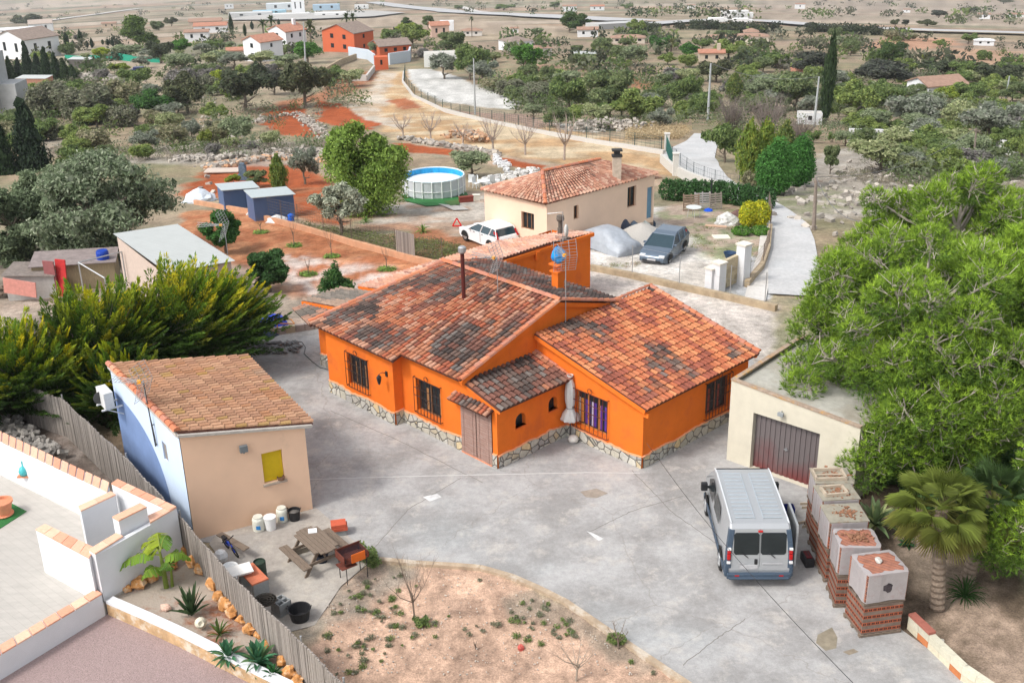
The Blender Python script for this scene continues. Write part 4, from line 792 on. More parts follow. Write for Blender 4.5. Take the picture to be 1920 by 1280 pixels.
def proto(kind, var):
    """unit trees (height ~1, half width ~.5) used for the many middle and far trees"""
    key = (kind, var)
    if key in TPROTO: return TPROTO[key]
    s_ = 100+var*17; R = RND(s_+len(kind)); col = dict(oak=GDK, mid=G1, olive=GOL, yellow=GYL, bright=GBR, cypress=GCY, grey=GGY, pine=GPN, conifer=GCY, bare=GBARE, bush=G1, gold=[(.09, .14, .025), (.07, .115, .025), (.13, .16, .03)])[kind]
    root = bpy.data.objects.new('tree_pattern', None); vf = ((1, 1, 1), (1.35, 1.25, 1.1), (1.0, .92, 1.25))[var]; col = [tuple(c_[q]*vf[q] for q in range(3)) for c_ in col]
    tk = .30 if kind in ('olive', 'oak', 'mid', 'pine', 'bright', 'yellow') else .05
    if kind in ('cypress', 'gold'):
        bl = [(0, 0, .08+.09*k, .46*(math.sin(pi*min(1, (k+1.6)/11.))**.8), .46*(math.sin(pi*min(1, (k+1.6)/11.))**.8), .10, 1) for k in range(10)]; n = 2600; sz = .035
    elif kind == 'conifer':
        bl = [(R.uniform(-.05, .05), R.uniform(-.05, .05), .06+.09*k, .50*(1-(k/11.)**1.3), .50*(1-(k/11.)**1.3), .09, 1) for k in range(10)]; n = 3200; sz = .035
    elif kind == 'pine':
        bl = [(R.uniform(-.28, .28)*(1-.5*k/9), R.uniform(-.28, .28)*(1-.5*k/9), .30+.60*k/9, .24, .24, .15, 1) for k in range(10)]; n = 4200; sz = .028
    elif kind in ('bush', 'grey', 'bare'):
        bl = [(R.uniform(-.28, .28), R.uniform(-.28, .28), R.uniform(.2, .68), R.uniform(.16, .28), R.uniform(.16, .28), R.uniform(.16, .30), 1) for k in range(10)]; n = 3200 if kind != 'bare' else 900; sz = .034
    else:
        bl = [(R.uniform(-.32, .32), R.uniform(-.32, .32), R.uniform(.40, .78), R.uniform(.13, .24), R.uniform(.13, .24), R.uniform(.12, .22), 1) for k in range(13)]; n = 3600; sz = .032
        if kind == 'olive': n = 2800
    if kind == 'bare':
        mb = MB()
        for k in range(90):
            a_ = R.uniform(0, 2*pi); e = Vector((math.cos(a_)*R.uniform(.05, .5), math.sin(a_)*R.uniform(.05, .5), R.uniform(.45, 1))); b_ = Vector((e.x*.25, e.y*.25, .02)); m1 = b_.lerp(e, .55)+Vector((R.uniform(-.06, .06), R.uniform(-.06, .06), .04)); c = R.choice(GBARE)
            mb.tube([b_, m1, e], [.007, .005, .0015], 3, c, caps=False)
            for q_ in range(5): p = m1.lerp(e, R.random()); mb.tube([p, p+Vector((R.uniform(-.12, .12), R.uniform(-.12, .12), R.uniform(.02, .16)))], [.003, .001], 3, c, caps=False)
        c = mb.build('crown', ATT, root)
    else:
        V, F, C = leafcloud(bl, n, sz, col, seed=s_, shell=.35 if kind == 'olive' else .6, up=.25, outward=.8, clump=1.1 if kind in ('olive', 'oak') else .8)
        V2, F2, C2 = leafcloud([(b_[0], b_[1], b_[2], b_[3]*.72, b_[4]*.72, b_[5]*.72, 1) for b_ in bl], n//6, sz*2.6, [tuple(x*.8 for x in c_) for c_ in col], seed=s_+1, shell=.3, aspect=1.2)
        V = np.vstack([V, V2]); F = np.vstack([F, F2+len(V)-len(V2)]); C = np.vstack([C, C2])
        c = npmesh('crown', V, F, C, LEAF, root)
    if tk > .1: trunkmesh(root, .5, .035, .3, .34, s_, m=BARK, branches=6)
    else:
        mb = MB(); mb.tube([(0, 0, -.1), (0, 0, .5)], [.03, .012], 6); mb.build('trunk', BARK, root)
    TPROTO[key] = root; return root
USED = set()
def tree(kind, px, py, wpx, hpx, label, name=None, cat='tree', var=None, rz=None, group=None, lean=None, dz=0., z0=None):
    p = G(px, py) if z0 is None else GZ(px, py, z0); m = mpp(p); var = (int(px*7+py*3) % 3) if var is None else var
    pr = proto(kind, var); h = hpx*m/math.cos(PIT*.55); w_ = wpx*m
    nm = name or dict(oak='holm_oak', mid='tree', olive='olive_tree', yellow='tree', bright='tree', cypress='cypress_tree', grey='shrub', pine='pine_tree', conifer='conifer_tree', bare='bare_shrub', bush='bush', gold='cypress_tree')[kind]
    # push the tree back by part of its radius so that its front foot sits on the base pixel
    d = p[:2]/np.hypot(*p[:2]); q_ = p[:2]+d*w_*(.15 if kind in ('cypress', 'conifer', 'pine') else .25); z = float(zt(*q_)) if z0 is None else z0
    if pr.name.startswith('tree_pattern') and pr not in USED:
        USED.add(pr); COL.objects.link(pr); o = pr; o.empty_display_size = .2; o.name = nm
    else:
        o = dup(pr); o.name = nm
    o.location = (q_[0], q_[1], z+dz); o.rotation_euler = (lean[0] if lean else 0, lean[1] if lean else 0, rz if rz is not None else (px*1.7+py) % 6.28); o.scale = (w_, w_, h)
    tag(o, label, cat, group); return o
# ================================================================ BIG PLANTS
def needles(blobs, n, size, cols, seed, tip, k=9, shell=.6):
    r = np.random.RandomState(seed); B = np.array(blobs, float); wg = B[:, 3]*B[:, 4]; bi = r.choice(len(B), n, p=wg/wg.sum())
    d = r.normal(size=(n, 3)); d[:, 2] += .25; d /= np.linalg.norm(d, axis=1)[:, None]
    kk = 26; cd = r.normal(size=(len(B), kk, 3)); cd /= np.linalg.norm(cd, axis=2)[..., None]; ci = r.randint(0, kk, n); d = d*.62+cd[bi, ci]*.5; d /= np.linalg.norm(d, axis=1)[:, None]
    rad = shell+(1-shell)*r.rand(n)**.6; rad *= .84+.3*((ci*7+bi*3) % 6)/5; c = B[bi, :3]+d*B[bi, 3:6]*rad[:, None]
    ax = d+np.array([0, 0, .75]); ax /= np.linalg.norm(ax, axis=1)[:, None]
    V = []; Cc = []
    base_c = np.array(cols)[r.randint(0, len(cols), n)]; tl = np.clip((rad-.5)*2.4, 0, 1)*np.clip(.5+d[:, 2]*1.0, 0, 1)*(.45+.65*r.rand(n)); tl *= (.4+.6*((ci+bi) % 4)/3)
    cc = base_c*(1-tl[:, None])+np.array(tip)*tl[:, None]; cc = cc*(1.15*(.8+.4*r.rand(n)))[:, None]
    for j in range(k):
        dj = ax+r.normal(size=(n, 3))*.55; dj /= np.linalg.norm(dj, axis=1)[:, None]; s_ = np.cross(dj, r.normal(size=(n, 3))); s_ /= np.linalg.norm(s_, axis=1)[:, None]
        L = size*(.7+.6*r.rand(n))[:, None]; w_ = L*.062
        o_ = c-ax*L*.3
        V.append(np.stack([o_-s_*w_, o_+s_*w_, o_+dj*L], 1)); Cc.append(cc)
    V = np.concatenate(V).reshape(-1, 3); F = np.arange(len(V)).reshape(-1, 3); return V, F, np.concatenate(Cc)
def pine(name, label, base_, cen, rad_, nb, n, seed, size=.27, br=(1.0, 1.5), extra=()):
    t_ = thing(name, label, 'pine tree', base_); R = RND(seed); b0 = Vector(base_); bl = []
    while len(bl) < nb:
        v = Vector((R.uniform(-1, 1), R.uniform(-1, 1), R.uniform(-1, 1)))
        if .45 < v.length < 1.: q = R.uniform(*br)*(1.1-.35*max(0, v.z)); bl.append((cen[0]+v.x*rad_[0]-b0.x, cen[1]+v.y*rad_[1]-b0.y, cen[2]+v.z*rad_[2]-b0.z, q, q, q*.95, 1))
    for e in extra: bl.append((e[0]-b0.x, e[1]-b0.y, e[2], .85, .85, .8, 1))
    V, F, C = needles(bl, n, size, [(.08, .155, .022), (.105, .19, .025), (.06, .12, .02), (.125, .215, .028)], seed, (.30, .44, .04)); npmesh('crown', V, F, C, PLEAF, t_)
    mb = MB(); mid = Vector((cen[0]-b0.x, cen[1]-b0.y, cen[2]-b0.z)); mb.tube([(0, 0, -.2), mid*.5+Vector((.2, .1, .2)), mid, mid+Vector((0, 0, rad_[2]*.7))], [.30, .24, .16, .05], 9)
    for b_ in bl:
        c = Vector(b_[:3]); s_ = Vector((mid.x*.8, mid.y*.8, max(1.2, c.z-1.6))); m1 = s_.lerp(c, .6)+Vector((0, 0, -.2)); mb.tube([s_, m1, c], [.08, .05, .02], 5)
        for q in range(9):
            d = Vector((R.gauss(0, 1), R.gauss(0, 1), R.gauss(.4, 1))).normalized(); p1 = c+d*b_[3]*.35; p2 = c+d*b_[3]*R.uniform(.8, 1.06); mb.tube([c.lerp(m1, R.random()*.4), p1, p2], [.03, .022, .009], 4)
            for q2 in range(3): p = p1.lerp(p2, R.random()); mb.tube([p, p+Vector((R.uniform(-.35, .35), R.uniform(-.35, .35), R.uniform(0, .4)))], [.013, .006], 3)
    mb.build('trunk', mat('pine_bark', (.40, .35, .30), var=.3, scale=6, bump=.5), t_); return t_
pine('pine_tree', 'large bright green pine spreading over the flat garage roof', (13.3, 34.6, 0), (13.6, 34.3, 3.5), (4.2, 3.9, 3.9), 120, 62000, 1, size=.175, br=(.6, 1.1), extra=[(11.0+.36*k, 30.7+.1*(k % 3), 1.4+.62*(k % 4)+.2*(k // 4)) for k in range(12)])
pine('pine_tree', 'tall pine behind the garage pine at the right edge by the lane', (18.0, 43.5, 0), (18.2, 43.5, 3.7), (4.9, 3.6, 3.4), 90, 34000, 2, size=.20, br=(.6, 1.1))
pine('pine_tree', 'pine whose branches enter low at the right edge beside the palms', (15.2, 26.5, 0), (15.3, 26.2, 3.2), (2.4, 2.2, 2.8), 30, 19000, 3, size=.15, br=(.6, .95))
pine('pine_tree', 'dark pine filling the gap between the two palms and the garage', (17.2, 35.5, 0), (17.0, 35.5, 4.2), (3.2, 3.0, 3.0), 26, 12000, 5, size=.27)

def sprayconifer(label, base_, cen, rad_, nsp, seed, lean, L=(1.0, 2.0)):
    """conifer made of feathery upswept sprays, yellow at the tips"""
    t_ = thing('golden_conifer', label, 'conifer', base_, 0, 'golden conifers along the left side of the yard'); r = np.random.RandomState(seed); R = RND(seed); Vs = []; Cs = []; mb = MB()
    for k in range(nsp):
        th = R.uniform(0, 2*pi); ph = math.acos(R.uniform(-.35, 1)); d = np.array([math.sin(ph)*math.cos(th), math.sin(ph)*math.sin(th), math.cos(ph)]); s0 = np.array([cen[0], cen[1], cen[2]])+d*np.array(rad_)*R.uniform(.35, .82); Ln = R.uniform(*L)
        dr = d*.85+np.array([lean[0], lean[1], .24])+r.normal(size=3)*.22; dr /= np.linalg.norm(dr); m = 180; t2 = r.rand(m)**.85; side = np.cross(dr, [0, 0, 1.]); side /= np.linalg.norm(side)+1e-6; up2 = np.cross(side, dr)
        c = s0+dr*(t2*Ln)[:, None]+up2*(.15*Ln*t2**2)[:, None]; wd = .30*Ln*(1-t2*.8); a_ = r.uniform(-1, 1, m); c = c+side*(a_*wd)[:, None]+up2*(r.uniform(-.12, .12, m)*Ln*(1-t2))[:, None]
        ld = dr+side*(a_*.9)[:, None]+up2*r.uniform(.0, .5, m)[:, None]; ld /= np.linalg.norm(ld, axis=1)[:, None]; w_ = np.cross(ld, r.normal(size=(m, 3))); w_ /= np.linalg.norm(w_, axis=1)[:, None]; ln = (.065+.065*r.rand(m))[:, None]
        V = np.stack([c-ld*ln*.6, c-w_*ln*.24, c+ld*ln, c+w_*ln*.24], 1).reshape(-1, 3); Vs.append(V)
        g_ = np.array([(.045, .095, .018), (.06, .125, .02), (.038, .075, .016)][k % 3]); y_ = np.array([(.62, .54, .02), (.36, .42, .02), (.15, .26, .02)][R.choice([0, 1, 1, 2, 2])]); e = max(0, min(1, -.15+d[2]*1.15+.3*R.random())); kk = (np.clip((t2-.45)*2.2, 0, 1)*e)[:, None]
        Cs.append((g_*(1-kk)+y_*kk)*(.75+.5*r.rand(m))[:, None])
        if k % 3 == 0: mb.tube([Vector(cen)*.5-Vector(base_)*.5 if False else Vector((cen[0]-base_[0], cen[1]-base_[1], 1.)), Vector(s0-np.array(base_)), Vector(s0+dr*Ln*.6-np.array(base_))], [.06, .03, .008], 4)
    V = np.vstack(Vs)-np.array(base_); F = np.arange(len(V)).reshape(-1, 4); npmesh('crown', V, F, np.vstack(Cs), LEAF, t_)
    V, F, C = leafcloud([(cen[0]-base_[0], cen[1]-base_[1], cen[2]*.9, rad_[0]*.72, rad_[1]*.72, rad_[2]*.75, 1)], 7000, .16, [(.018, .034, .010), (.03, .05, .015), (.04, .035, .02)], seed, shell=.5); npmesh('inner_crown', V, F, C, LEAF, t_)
    mb.tube([(0, 0, -.2), (0, 0, 1.8)], [.22, .12], 8); mb.build('trunk', BARK, t_)
sprayconifer('broad golden conifer nearest the orange house with long yellow upswept sprays', (-12.6, 42.4, 0), (-13.0, 42.2, 1.5), (2.5, 2.0, 1.6), 430, 21, (.9, .0), (1.3, 2.7))
sprayconifer('golden conifer directly behind the mossy outbuilding roof', (-16.0, 41.0, 0), (-16.0, 40.8, 1.65), (2.4, 2.0, 1.7), 380, 22, (.55, .0), (1.1, 2.1))
sprayconifer('green conifer with drooping yellow edged sprays at the left edge above the reed fence', (-18.8, 38.8, 0), (-18.6, 38.6, 1.15), (3.0, 1.8, 1.35), 430, 23, (.45, -.1), (1.0, 1.9))
sprayconifer('low conifer squeezed between the reed fence and the blue wall', (-14.4, 37.6, 0), (-14.6, 37.7, .9), (1.5, 1.3, 1.7), 150, 24, (-.05, -.25), (.7, 1.3))

def palm(label, base_, top_, r_, nfr, seed, col):
    t_ = thing('fan_palm', label, 'palm tree', base_); R = RND(seed); T = Vector(top_)-Vector(base_); mb = MB(); H = T.z; pr = []
    for k in range(34):
        f = k/33; p = T*f; rr = .20-.05*f+(.022 if k % 2 else -.012); pr.append((p, rr))
    mb.tube([p for p, _ in pr], [q for _, q in pr], 12); mb.build('trunk', mat('palm_bark', (.22, .17, .13), var=.4, scale=7, bump=1., bscale=20), t_)
    fb = MB()
    for k in range(nfr):
        f = k/nfr; el = math.radians(82-135*f**.9+R.uniform(-8, 8)); az = k*2.399+R.uniform(-.2, .2); d = Vector((math.cos(az)*math.cos(el), math.sin(az)*math.cos(el), math.sin(el))); P0 = T+Vector((0, 0, .05)); pl_ = r_*R.uniform(.50, .62); P1 = P0+d*pl_-Vector((0, 0, .05*pl_)); fb.tube([P0, P1], [.012, .007], 3, (.22, .24, .06))
        side = d.cross(Vector((0, 0, 1))).normalized() if abs(d.z) < .95 else Vector((1, 0, 0)); up_ = side.cross(d); old = max(0, f-.55)*2; c0 = tuple(col[i]*(1-old)+(.30, .25, .07)[i]*old for i in range(3)); nbld = 30; bl_ = r_*R.uniform(.42, .56)
        for j in range(nbld):
            a_ = math.radians(-112+224*j/(nbld-1)); dd = (d*math.cos(a_)+side*math.sin(a_)+up_*.10*abs(math.sin(a_))).normalized(); Lb_ = bl_*(1-.25*abs(a_)/2.3)*R.uniform(.9, 1.08); wv = dd.cross(up_).normalized()*.0075*r_/1.0; q = R.uniform(.75, 1.25); c = tuple(x*q for x in c0)
            m1 = P1+dd*Lb_*.55+up_*.02; e = P1+dd*Lb_+Vector((0, 0, -Lb_*(.14+.25*f))); fb.add([P1, m1-wv, e, m1+wv], [(0, 1, 2), (0, 2, 3)], c)
    o = fb.build('fronds', LEAF, t_); return t_
pb = GZ(1757, 1140); palm('fan palm with yellowish fronds and straight rough trunk beside the brick pallets', (pb[0], pb[1], 0), (*GZ(1765, 955, 3.1)[:2], 3.1), 1.32, 42, 1, (.20, .25, .05))
pb = GZ(1812, 1090); palm('darker green fan palm leaning right behind the yellowish palm', (pb[0], pb[1], 0), (*GZ(1862, 940, 2.7)[:2], 2.7), 1.3, 38, 2, (.08, .14, .045))
pb = GZ(1240, 90) ; 
def rosette(name, label, cat, base_, n, L, w_, col, seed, el=(15, 85), thick=.012, curl=.25, parent=None, edge=None, nm='leaves'):
    R = RND(seed); mb = MB()
    for k in range(n):
        f = k/n; e0 = math.radians(el[1]-(el[1]-el[0])*f+R.uniform(-6, 6)); az = k*2.399+R.uniform(-.15, .15); Lk = L*(.7+.4*math.sin(pi*min(1, f+.2)))*R.uniform(.85, 1.1); h = Vector((math.cos(az), math.sin(az), 0)); s_ = Vector((-math.sin(az), math.cos(az), 0)); q = R.uniform(.7, 1.3); c = tuple(x*q for x in (edge if edge and k % 4 == 0 else col)); V = []
        for i in range(6):
            t_ = i/5; e = e0-curl*t_*1.4; p = h*math.cos(e0)*Lk*t_+Vector((0, 0, math.sin(e)*Lk*t_+.03)); ww = w_*(math.sin(pi*(.18+.80*t_)) if t_ < .99 else .03)*.5; V += [p-s_*ww+Vector((0, 0, ww*.5)), p-Vector((0, 0, thick)), p+s_*ww+Vector((0, 0, ww*.5))]
        F = []
        for i in range(5): F += [(i*3, i*3+1, i*3+4, i*3+3), (i*3+1, i*3+2, i*3+5, i*3+4)]
        mb.add(V, F, c)
    o = mb.build(name if parent is None else nm, LEAF, parent); 
    if parent is None: o.location = base_; tag(o, label, cat)
    return o
def P3(px, py, z=0.): q = GZ(px, py, z); return (q[0], q[1], z)
rosette('agave', 'large pale green foxtail agave leaning over the brick pallets', 'agave', P3(1640, 985, .35), 34, .95, .17, (.17, .24, .11), 3, el=(-10, 88), edge=(.34, .38, .17))
for i, (x_, y_, L_) in enumerate([(1692, 1000, .5), (1722, 985, .55), (1745, 1010, .5), (1700, 1022, .42)]): rosette('aloe', ['dark green aloe rosette at the left of the clump under the palm', 'dark green aloe rosette at the back of the clump under the palm', 'dark green aloe rosette nearest the palm trunk', 'lowest dark green aloe rosette in the clump under the palm'][i], 'aloe', P3(x_, y_), 18, L_, .10, (.04, .12, .045), 30+i, el=(0, 80))
rosette('sword_plant', 'spiky dark green tuft between the two palm trunks', 'plant', P3(1808, 1120), 90, .95, .025, (.04, .10, .025), 7, el=(10, 88), curl=.5)
rosette('agave', 'blue green agave rosette at the left of the pair near the bottom of the planter', 'agave', P3(429, 1235, .34), 34, .62, .13, (.055, .17, .085), 8, el=(0, 85), edge=(.14, .24, .10))
rosette('agave', 'larger blue green agave rosette at the right of the pair by the boulders', 'agave', P3(485, 1245, .34), 40, .72, .15, (.06, .18, .09), 9, el=(0, 85), edge=(.15, .26, .11))
rosette('succulent', 'small dark green star succulent under the larger agave', 'succulent', P3(512, 1268, .34), 40, .36, .06, (.03, .13, .035), 10, el=(0, 80))
rosette('strelitzia', 'upright dark green strap leaved plant in the middle of the planter', 'plant', P3(360, 1155, .34), 26, .95, .11, (.05, .09, .035), 11, el=(35, 88), curl=.15)
rosette('lily_plant', 'thin leaved plant between the white urn and the agaves', 'plant', P3(412, 1192, .34), 18, .60, .06, (.08, .13, .03), 12, el=(20, 85), curl=.3, edge=(.35, .18, .06))
# banana plant
bp_ = P3(312, 1100, .34); bn = thing('banana_plant', 'tall banana plant with torn yellow green leaves against the white wall', 'banana plant', bp_); mb = MB(); R = RND(4)
mb.tube([(0, 0, -.05), (0, 0, .7), (-.03, .02, 1.2)], [.08, .06, .03], 8, (.20, .26, .05)); mb.tube([(.15, .05, -.05), (.2, .05, .6)], [.05, .03], 8, (.20, .26, .05)); mb.build('stem', LEAF, bn)
for j, (az, el, L, h0) in enumerate([(185, 25, 1.5, 1.05), (110, 60, 1.3, 1.2), (60, 68, 1.15, 1.2), (10, 45, 1.1, .9), (150, 50, 1.2, 1.1), (-40, 60, .9, .7), (215, 45, .9, .6)]):
    az = math.radians(az); el = math.radians(el); lf = MB(); h = Vector((math.cos(az), math.sin(az), 0)); s_ = Vector((-math.sin(az), math.cos(az), 0)); ns = 15; prev = None; c0 = [(.16, .28, .03), (.30, .38, .03), (.10, .20, .03)][j % 3]
    sp = [Vector((0, 0, h0))+h*math.cos(el)*L*t_+Vector((0, 0, math.sin(el)*L*t_-.75*L*t_**2.2)) for t_ in np.linspace(0, 1, ns+1)]; lf.tube(sp, [.022*(1-.9*k/ns) for k in range(ns+1)], 4, (.30, .36, .08))
    for k in range(2, ns):
        w0 = .27*math.sin(pi*(k/ns)**.75)+.03; w1 = .27*math.sin(pi*((k+1)/ns)**.75)+.02
        for sg in (-1, 1):
            dr_ = -.10*R.random()-.05; q = R.uniform(.8, 1.2); g_ = .12*R.random(); a_ = sp[k]; b_ = sp[k+1].lerp(sp[k], g_); lf.quad(a_, b_, b_+s_*sg*w1+Vector((0, 0, dr_)), a_+s_*sg*w0+Vector((0, 0, dr_)), tuple(x*q for x in c0))
    lf.build('leaf', LEAF, bn)
def rock(label, px, py, z, s, col, seed, name='boulder', cat='boulder', group=None, sq=(1, 1, .8), loc=None, m=None):
    R = RND(seed); bm_ = MB(); n = 9; V = []; off = seed*3.3
    for i in range(7):
        ph = pi*i/6
        for k in range(n):
            th = 2*pi*k/n; d = Vector((math.sin(ph)*math.cos(th), math.sin(ph)*math.sin(th), math.cos(ph))); q = .75+.45*noise.noise(d*1.6+Vector((off, 0, 0)))+.15*noise.noise(d*4+Vector((off, 2, 0))); V.append((d.x*q*s*sq[0], d.y*q*s*sq[1], d.z*q*s*sq[2]))
    bm_.add(V, [(i*n+k, (i+1)*n+k, (i+1)*n+(k+1) % n, i*n+(k+1) % n) for i in range(6) for k in range(n)]); p = GZ(px, py, z) if loc is None else loc
    o = bm_.build(name, m or mat('rock_%s' % name, col, var=.3, scale=3, bump=1., bscale=8, stain=((.62, .50, .36), 3, .5, .8)), loc=(p[0], p[1], z+s*.45)); o.rotation_euler = (0, 0, R.uniform(0, 6)); return tag(o, label, cat, group)
RKC = (.52, .24, .08)
RP = [(345, 1035, .22), (362, 1055, .2), (378, 1068, .2), (402, 1095, .24), (412, 1120, .2), (425, 1135, .22), (436, 1150, .2), (455, 1162, .16), (470, 1182, .2), (488, 1190, .15), (505, 1208, .14), (532, 1240, .17), (545, 1262, .2), (558, 1280, .18), (262, 1095, .22), (240, 1103, .14), (285, 1083, .2), (325, 1058, .18)]
for i, (x_, y_, s_) in enumerate(RP): rock('orange limestone boulder in the rough row edging the planter', x_, y_+4, .33, s_*1.35, RKC, i, group='orange boulders edging the planter')
rock('flat pink and white stone lying in the planter soil', 312, 1142, .33, .17, (.62, .42, .33), 40, name='stone', cat='stone', sq=(1.2, .9, .6))
up_ = P3(377, 1172, .34); mb = MB(); mb.lathe([(.03, 0), (.12, .05), (.16, .15), (.12, .25), (.06, .29), (.09, .32), (.07, .32), (.04, .27)], (0, 0, 0), 16); o = mb.build('urn', mat('cream_urn', (.62, .57, .45), var=.1, scale=6), loc=(up_[0], up_[1], .46), smooth=True); o.rotation_euler = (1.1, .3, .2); tag(o, 'small cream urn lying on its side in the planter', 'urn')
# rubble heap left of the reed fence
R = RND(77); mb = MB()
for k in range(1100):
    x_ = R.uniform(-30, 125); y_ = R.uniform(730, 850)
    if y_ < 752+.78*x_ or y_ > 812+.47*x_: continue
    p = GZ(x_, y_, .1+.25*R.random()); s_ = R.uniform(.05, .15); g_ = R.uniform(.7, 1.2); mb.box((p[0], p[1], p[2]), (s_*2, s_*1.3, s_), R.uniform(0, 6), (.30*g_, .28*g_, .255*g_), tilt=(Vector((R.random(), R.random(), .2)).normalized(), R.uniform(0, 1.2)))
tag(mb.build('rubble', ATT), 'heap of grey broken stones behind the white terrace wall', 'rubble', kind='stuff')
# bare foreground saplings
def twig(label, px, py, h, spread, seed, name='bare_sapling', n=9, col=(.17, .13, .10), z=0., sub=5, cat='sapling', r0=.03, world=None, group=None):
    R = RND(seed); mb = MB(); p = GZ(px, py, z) if world is None else world; tp = Vector((R.uniform(-.05, .05), R.uniform(-.05, .05), h*.45)); mb.tube([(0, 0, -.05), tp], [r0, r0*.7], 6)
    for k in range(n):
        a_ = 2*pi*k/n+R.uniform(-.4, .4); e = tp+Vector((math.cos(a_)*spread*R.uniform(.4, 1), math.sin(a_)*spread*R.uniform(.4, 1), h*R.uniform(.25, .6))); s0 = Vector((0, 0, 0)).lerp(tp, R.uniform(.6, 1)); m1 = s0.lerp(e, .5)+Vector((0, 0, -.06*h)); mb.tube([s0, m1, e], [r0*.5, r0*.3, r0*.1], 4)
        for q_ in range(sub): a2 = m1.lerp(e, R.random()); mb.tube([a2, a2+Vector((R.uniform(-.25, .25)*spread, R.uniform(-.25, .25)*spread, R.uniform(.05, .28)*h))], [r0*.16, r0*.05], 3)
    o = mb.build(name, mat('twig_%d' % int(col[0]*1000), col, var=.25, scale=8), loc=(p[0], p[1], p[2])); return tag(o, label, cat, group)
twig('leafless sapling with thin grey branches standing in the dirt bed', 778, 1165, 2.0, .75, 1, n=10, sub=7)
twig('pale leafless twigs rising from the bottom edge of the dirt bed', 1080, 1275, 1.1, .8, 2, n=9, col=(.30, .25, .20)); twig('dry twiggy weed growing against the curved kerb', 1160, 1215, .75, .35, 3, n=8, cat='weed', name='dry_weed')
twig('small dry stick near the red stone in the dirt bed', 893, 1215, .35, .12, 4, n=3, name='dry_stick', cat='stick')
def bushlet(label, px, py, w_, h, cols, seed, name='bush', cat='bush', z=0., n=900, size=.05, world=None, group=None, tip=None):
    p = GZ(px, py, z) if world is None else world; bl = []; R = RND(seed)
    for k in range(7): bl.append((R.uniform(-.3, .3)*w_, R.uniform(-.3, .3)*w_, h*R.uniform(.3, .65), w_*.25, w_*.25, h*.32, 1))
    V, F, C = leafcloud(bl, n, size, cols, seed, shell=.4, up=.3, tip=tip); return tag(npmesh(name, V, F, C, LEAF, None, (p[0], p[1], p[2])), label, cat, group)
bushlet('dark green shrub beside the barbecue on the edge of the concrete', 688, 1052, .95, .62, G1, 1, n=1500); bushlet('green weed growing at the foot of the leafless sapling', 788, 1172, .45, .25, G1, 2, n=500, name='weed', cat='weed'); bushlet('green weed against the curved kerb at the lower right of the bed', 1158, 1208, .55, .35, G1, 3, n=800, name='weed', cat='weed')
# scattered weeds of the dirt bed = ground cover
R = RND(8); Vs = []; Fs = []; Cs = []; n0 = 0; BW = [tuple(GZ(*p)[:2]) for p in [(600, 1270), (600, 1150), (660, 1090), (800, 1070), (960, 1095), (1060, 1150), (1230, 1265)]]
cnt = 0
while cnt < 150:
    x_ = R.uniform(590, 1240); y_ = R.uniform(1062, 1278); p = GZ(x_, y_)
    if not bool(inpoly(np.array(p[0]), np.array(p[1]), BW)): continue
    kx = noise.noise(Vector((p[0]*.7, p[1]*.7, 4.)))+(.35 if x_ < 760 else 0)+(.25 if abs(y_-(1062+(x_-900)*.6)) < 30 else 0)
    if kx < R.uniform(.0, .35): cnt += .2; continue
    s_ = R.uniform(.04, .14); V, F, C = leafcloud([(p[0], p[1], .06, s_, s_, s_*.6, 1)], int(30+900*s_*s_*6), .028, G1 if R.random() < .45 else GGY, cnt if isinstance(cnt, int) else int(cnt*10), shell=.2, up=.4); Vs.append(V); Fs.append(F+n0); Cs.append(C); n0 += len(V); cnt += 1
tag(npmesh('weeds', np.vstack(Vs), np.vstack(Fs), np.vstack(Cs), LEAF), 'small green weeds scattered over the bare dirt bed', 'weeds', kind='stuff')
# pebbles
mb = MB()
for k in range(900):
    x_ = R.uniform(590, 1260); y_ = R.uniform(1062, 1290); p = GZ(x_, y_)
    if not bool(inpoly(np.array(p[0]), np.array(p[1]), BW)): continue
    s_ = R.uniform(.008, .03); g_ = R.uniform(.35, .62); mb.box((p[0], p[1], .03), (s_*1.6, s_, s_), R.uniform(0, 6), (g_, g_*.9, g_*.78))
tag(mb.build('pebbles', ATT), 'pale pebbles scattered over the dirt bed', 'pebbles', kind='stuff')
rock('round faded red stone lying in the dirt bed', 977, 1217, .0, .13, (.50, .12, .09), 55, name='red_stone', cat='stone', m=mat('red_stone_paint', (.48, .10, .08), var=.15, scale=8)); rock('small white stone on the dark soil near the palm', 1766, 1203, .0, .08, (.6, .57, .5), 56, name='white_stone', cat='stone')

# ================================================================ VAN
def loft(mb, prof, hw, inset=.07, col=None, tb=None, ys=(-1, -.93, -.6, 0, .6, .93, 1)):
    """side profile [(x,z)] -> closed body across y; outermost ring is inset so the edges round"""
    P = [Vector((p[0], 0, p[1])) for p in prof]; n = len(P); c = sum(P, Vector())/n; V = []
    for s_ in ys:
        for p in P:
            w_ = hw(p.x, p.z); q = p
            if abs(s_) == 1: q = p+(c-p).normalized()*inset; w_ = hw(p.x, p.z)
            y = s_*w_; V.append((q.x, y, q.z))
    F = []; m = len(ys)
    for j in range(m-1):
        for k in range(n): F.append((j*n+k, j*n+(k+1) % n, (j+1)*n+(k+1) % n, (j+1)*n+k))
    mb.add(V, F, col); mb.add(V[:n], [tuple(range(n))[::-1]], col); mb.add(V[-n:], [tuple(range(n))], col)
def carpaint(name, c, rough=.35, metal=.0): return mat(name, c, rough=rough, metal=metal, var=.05, scale=1.2, spec=.5)
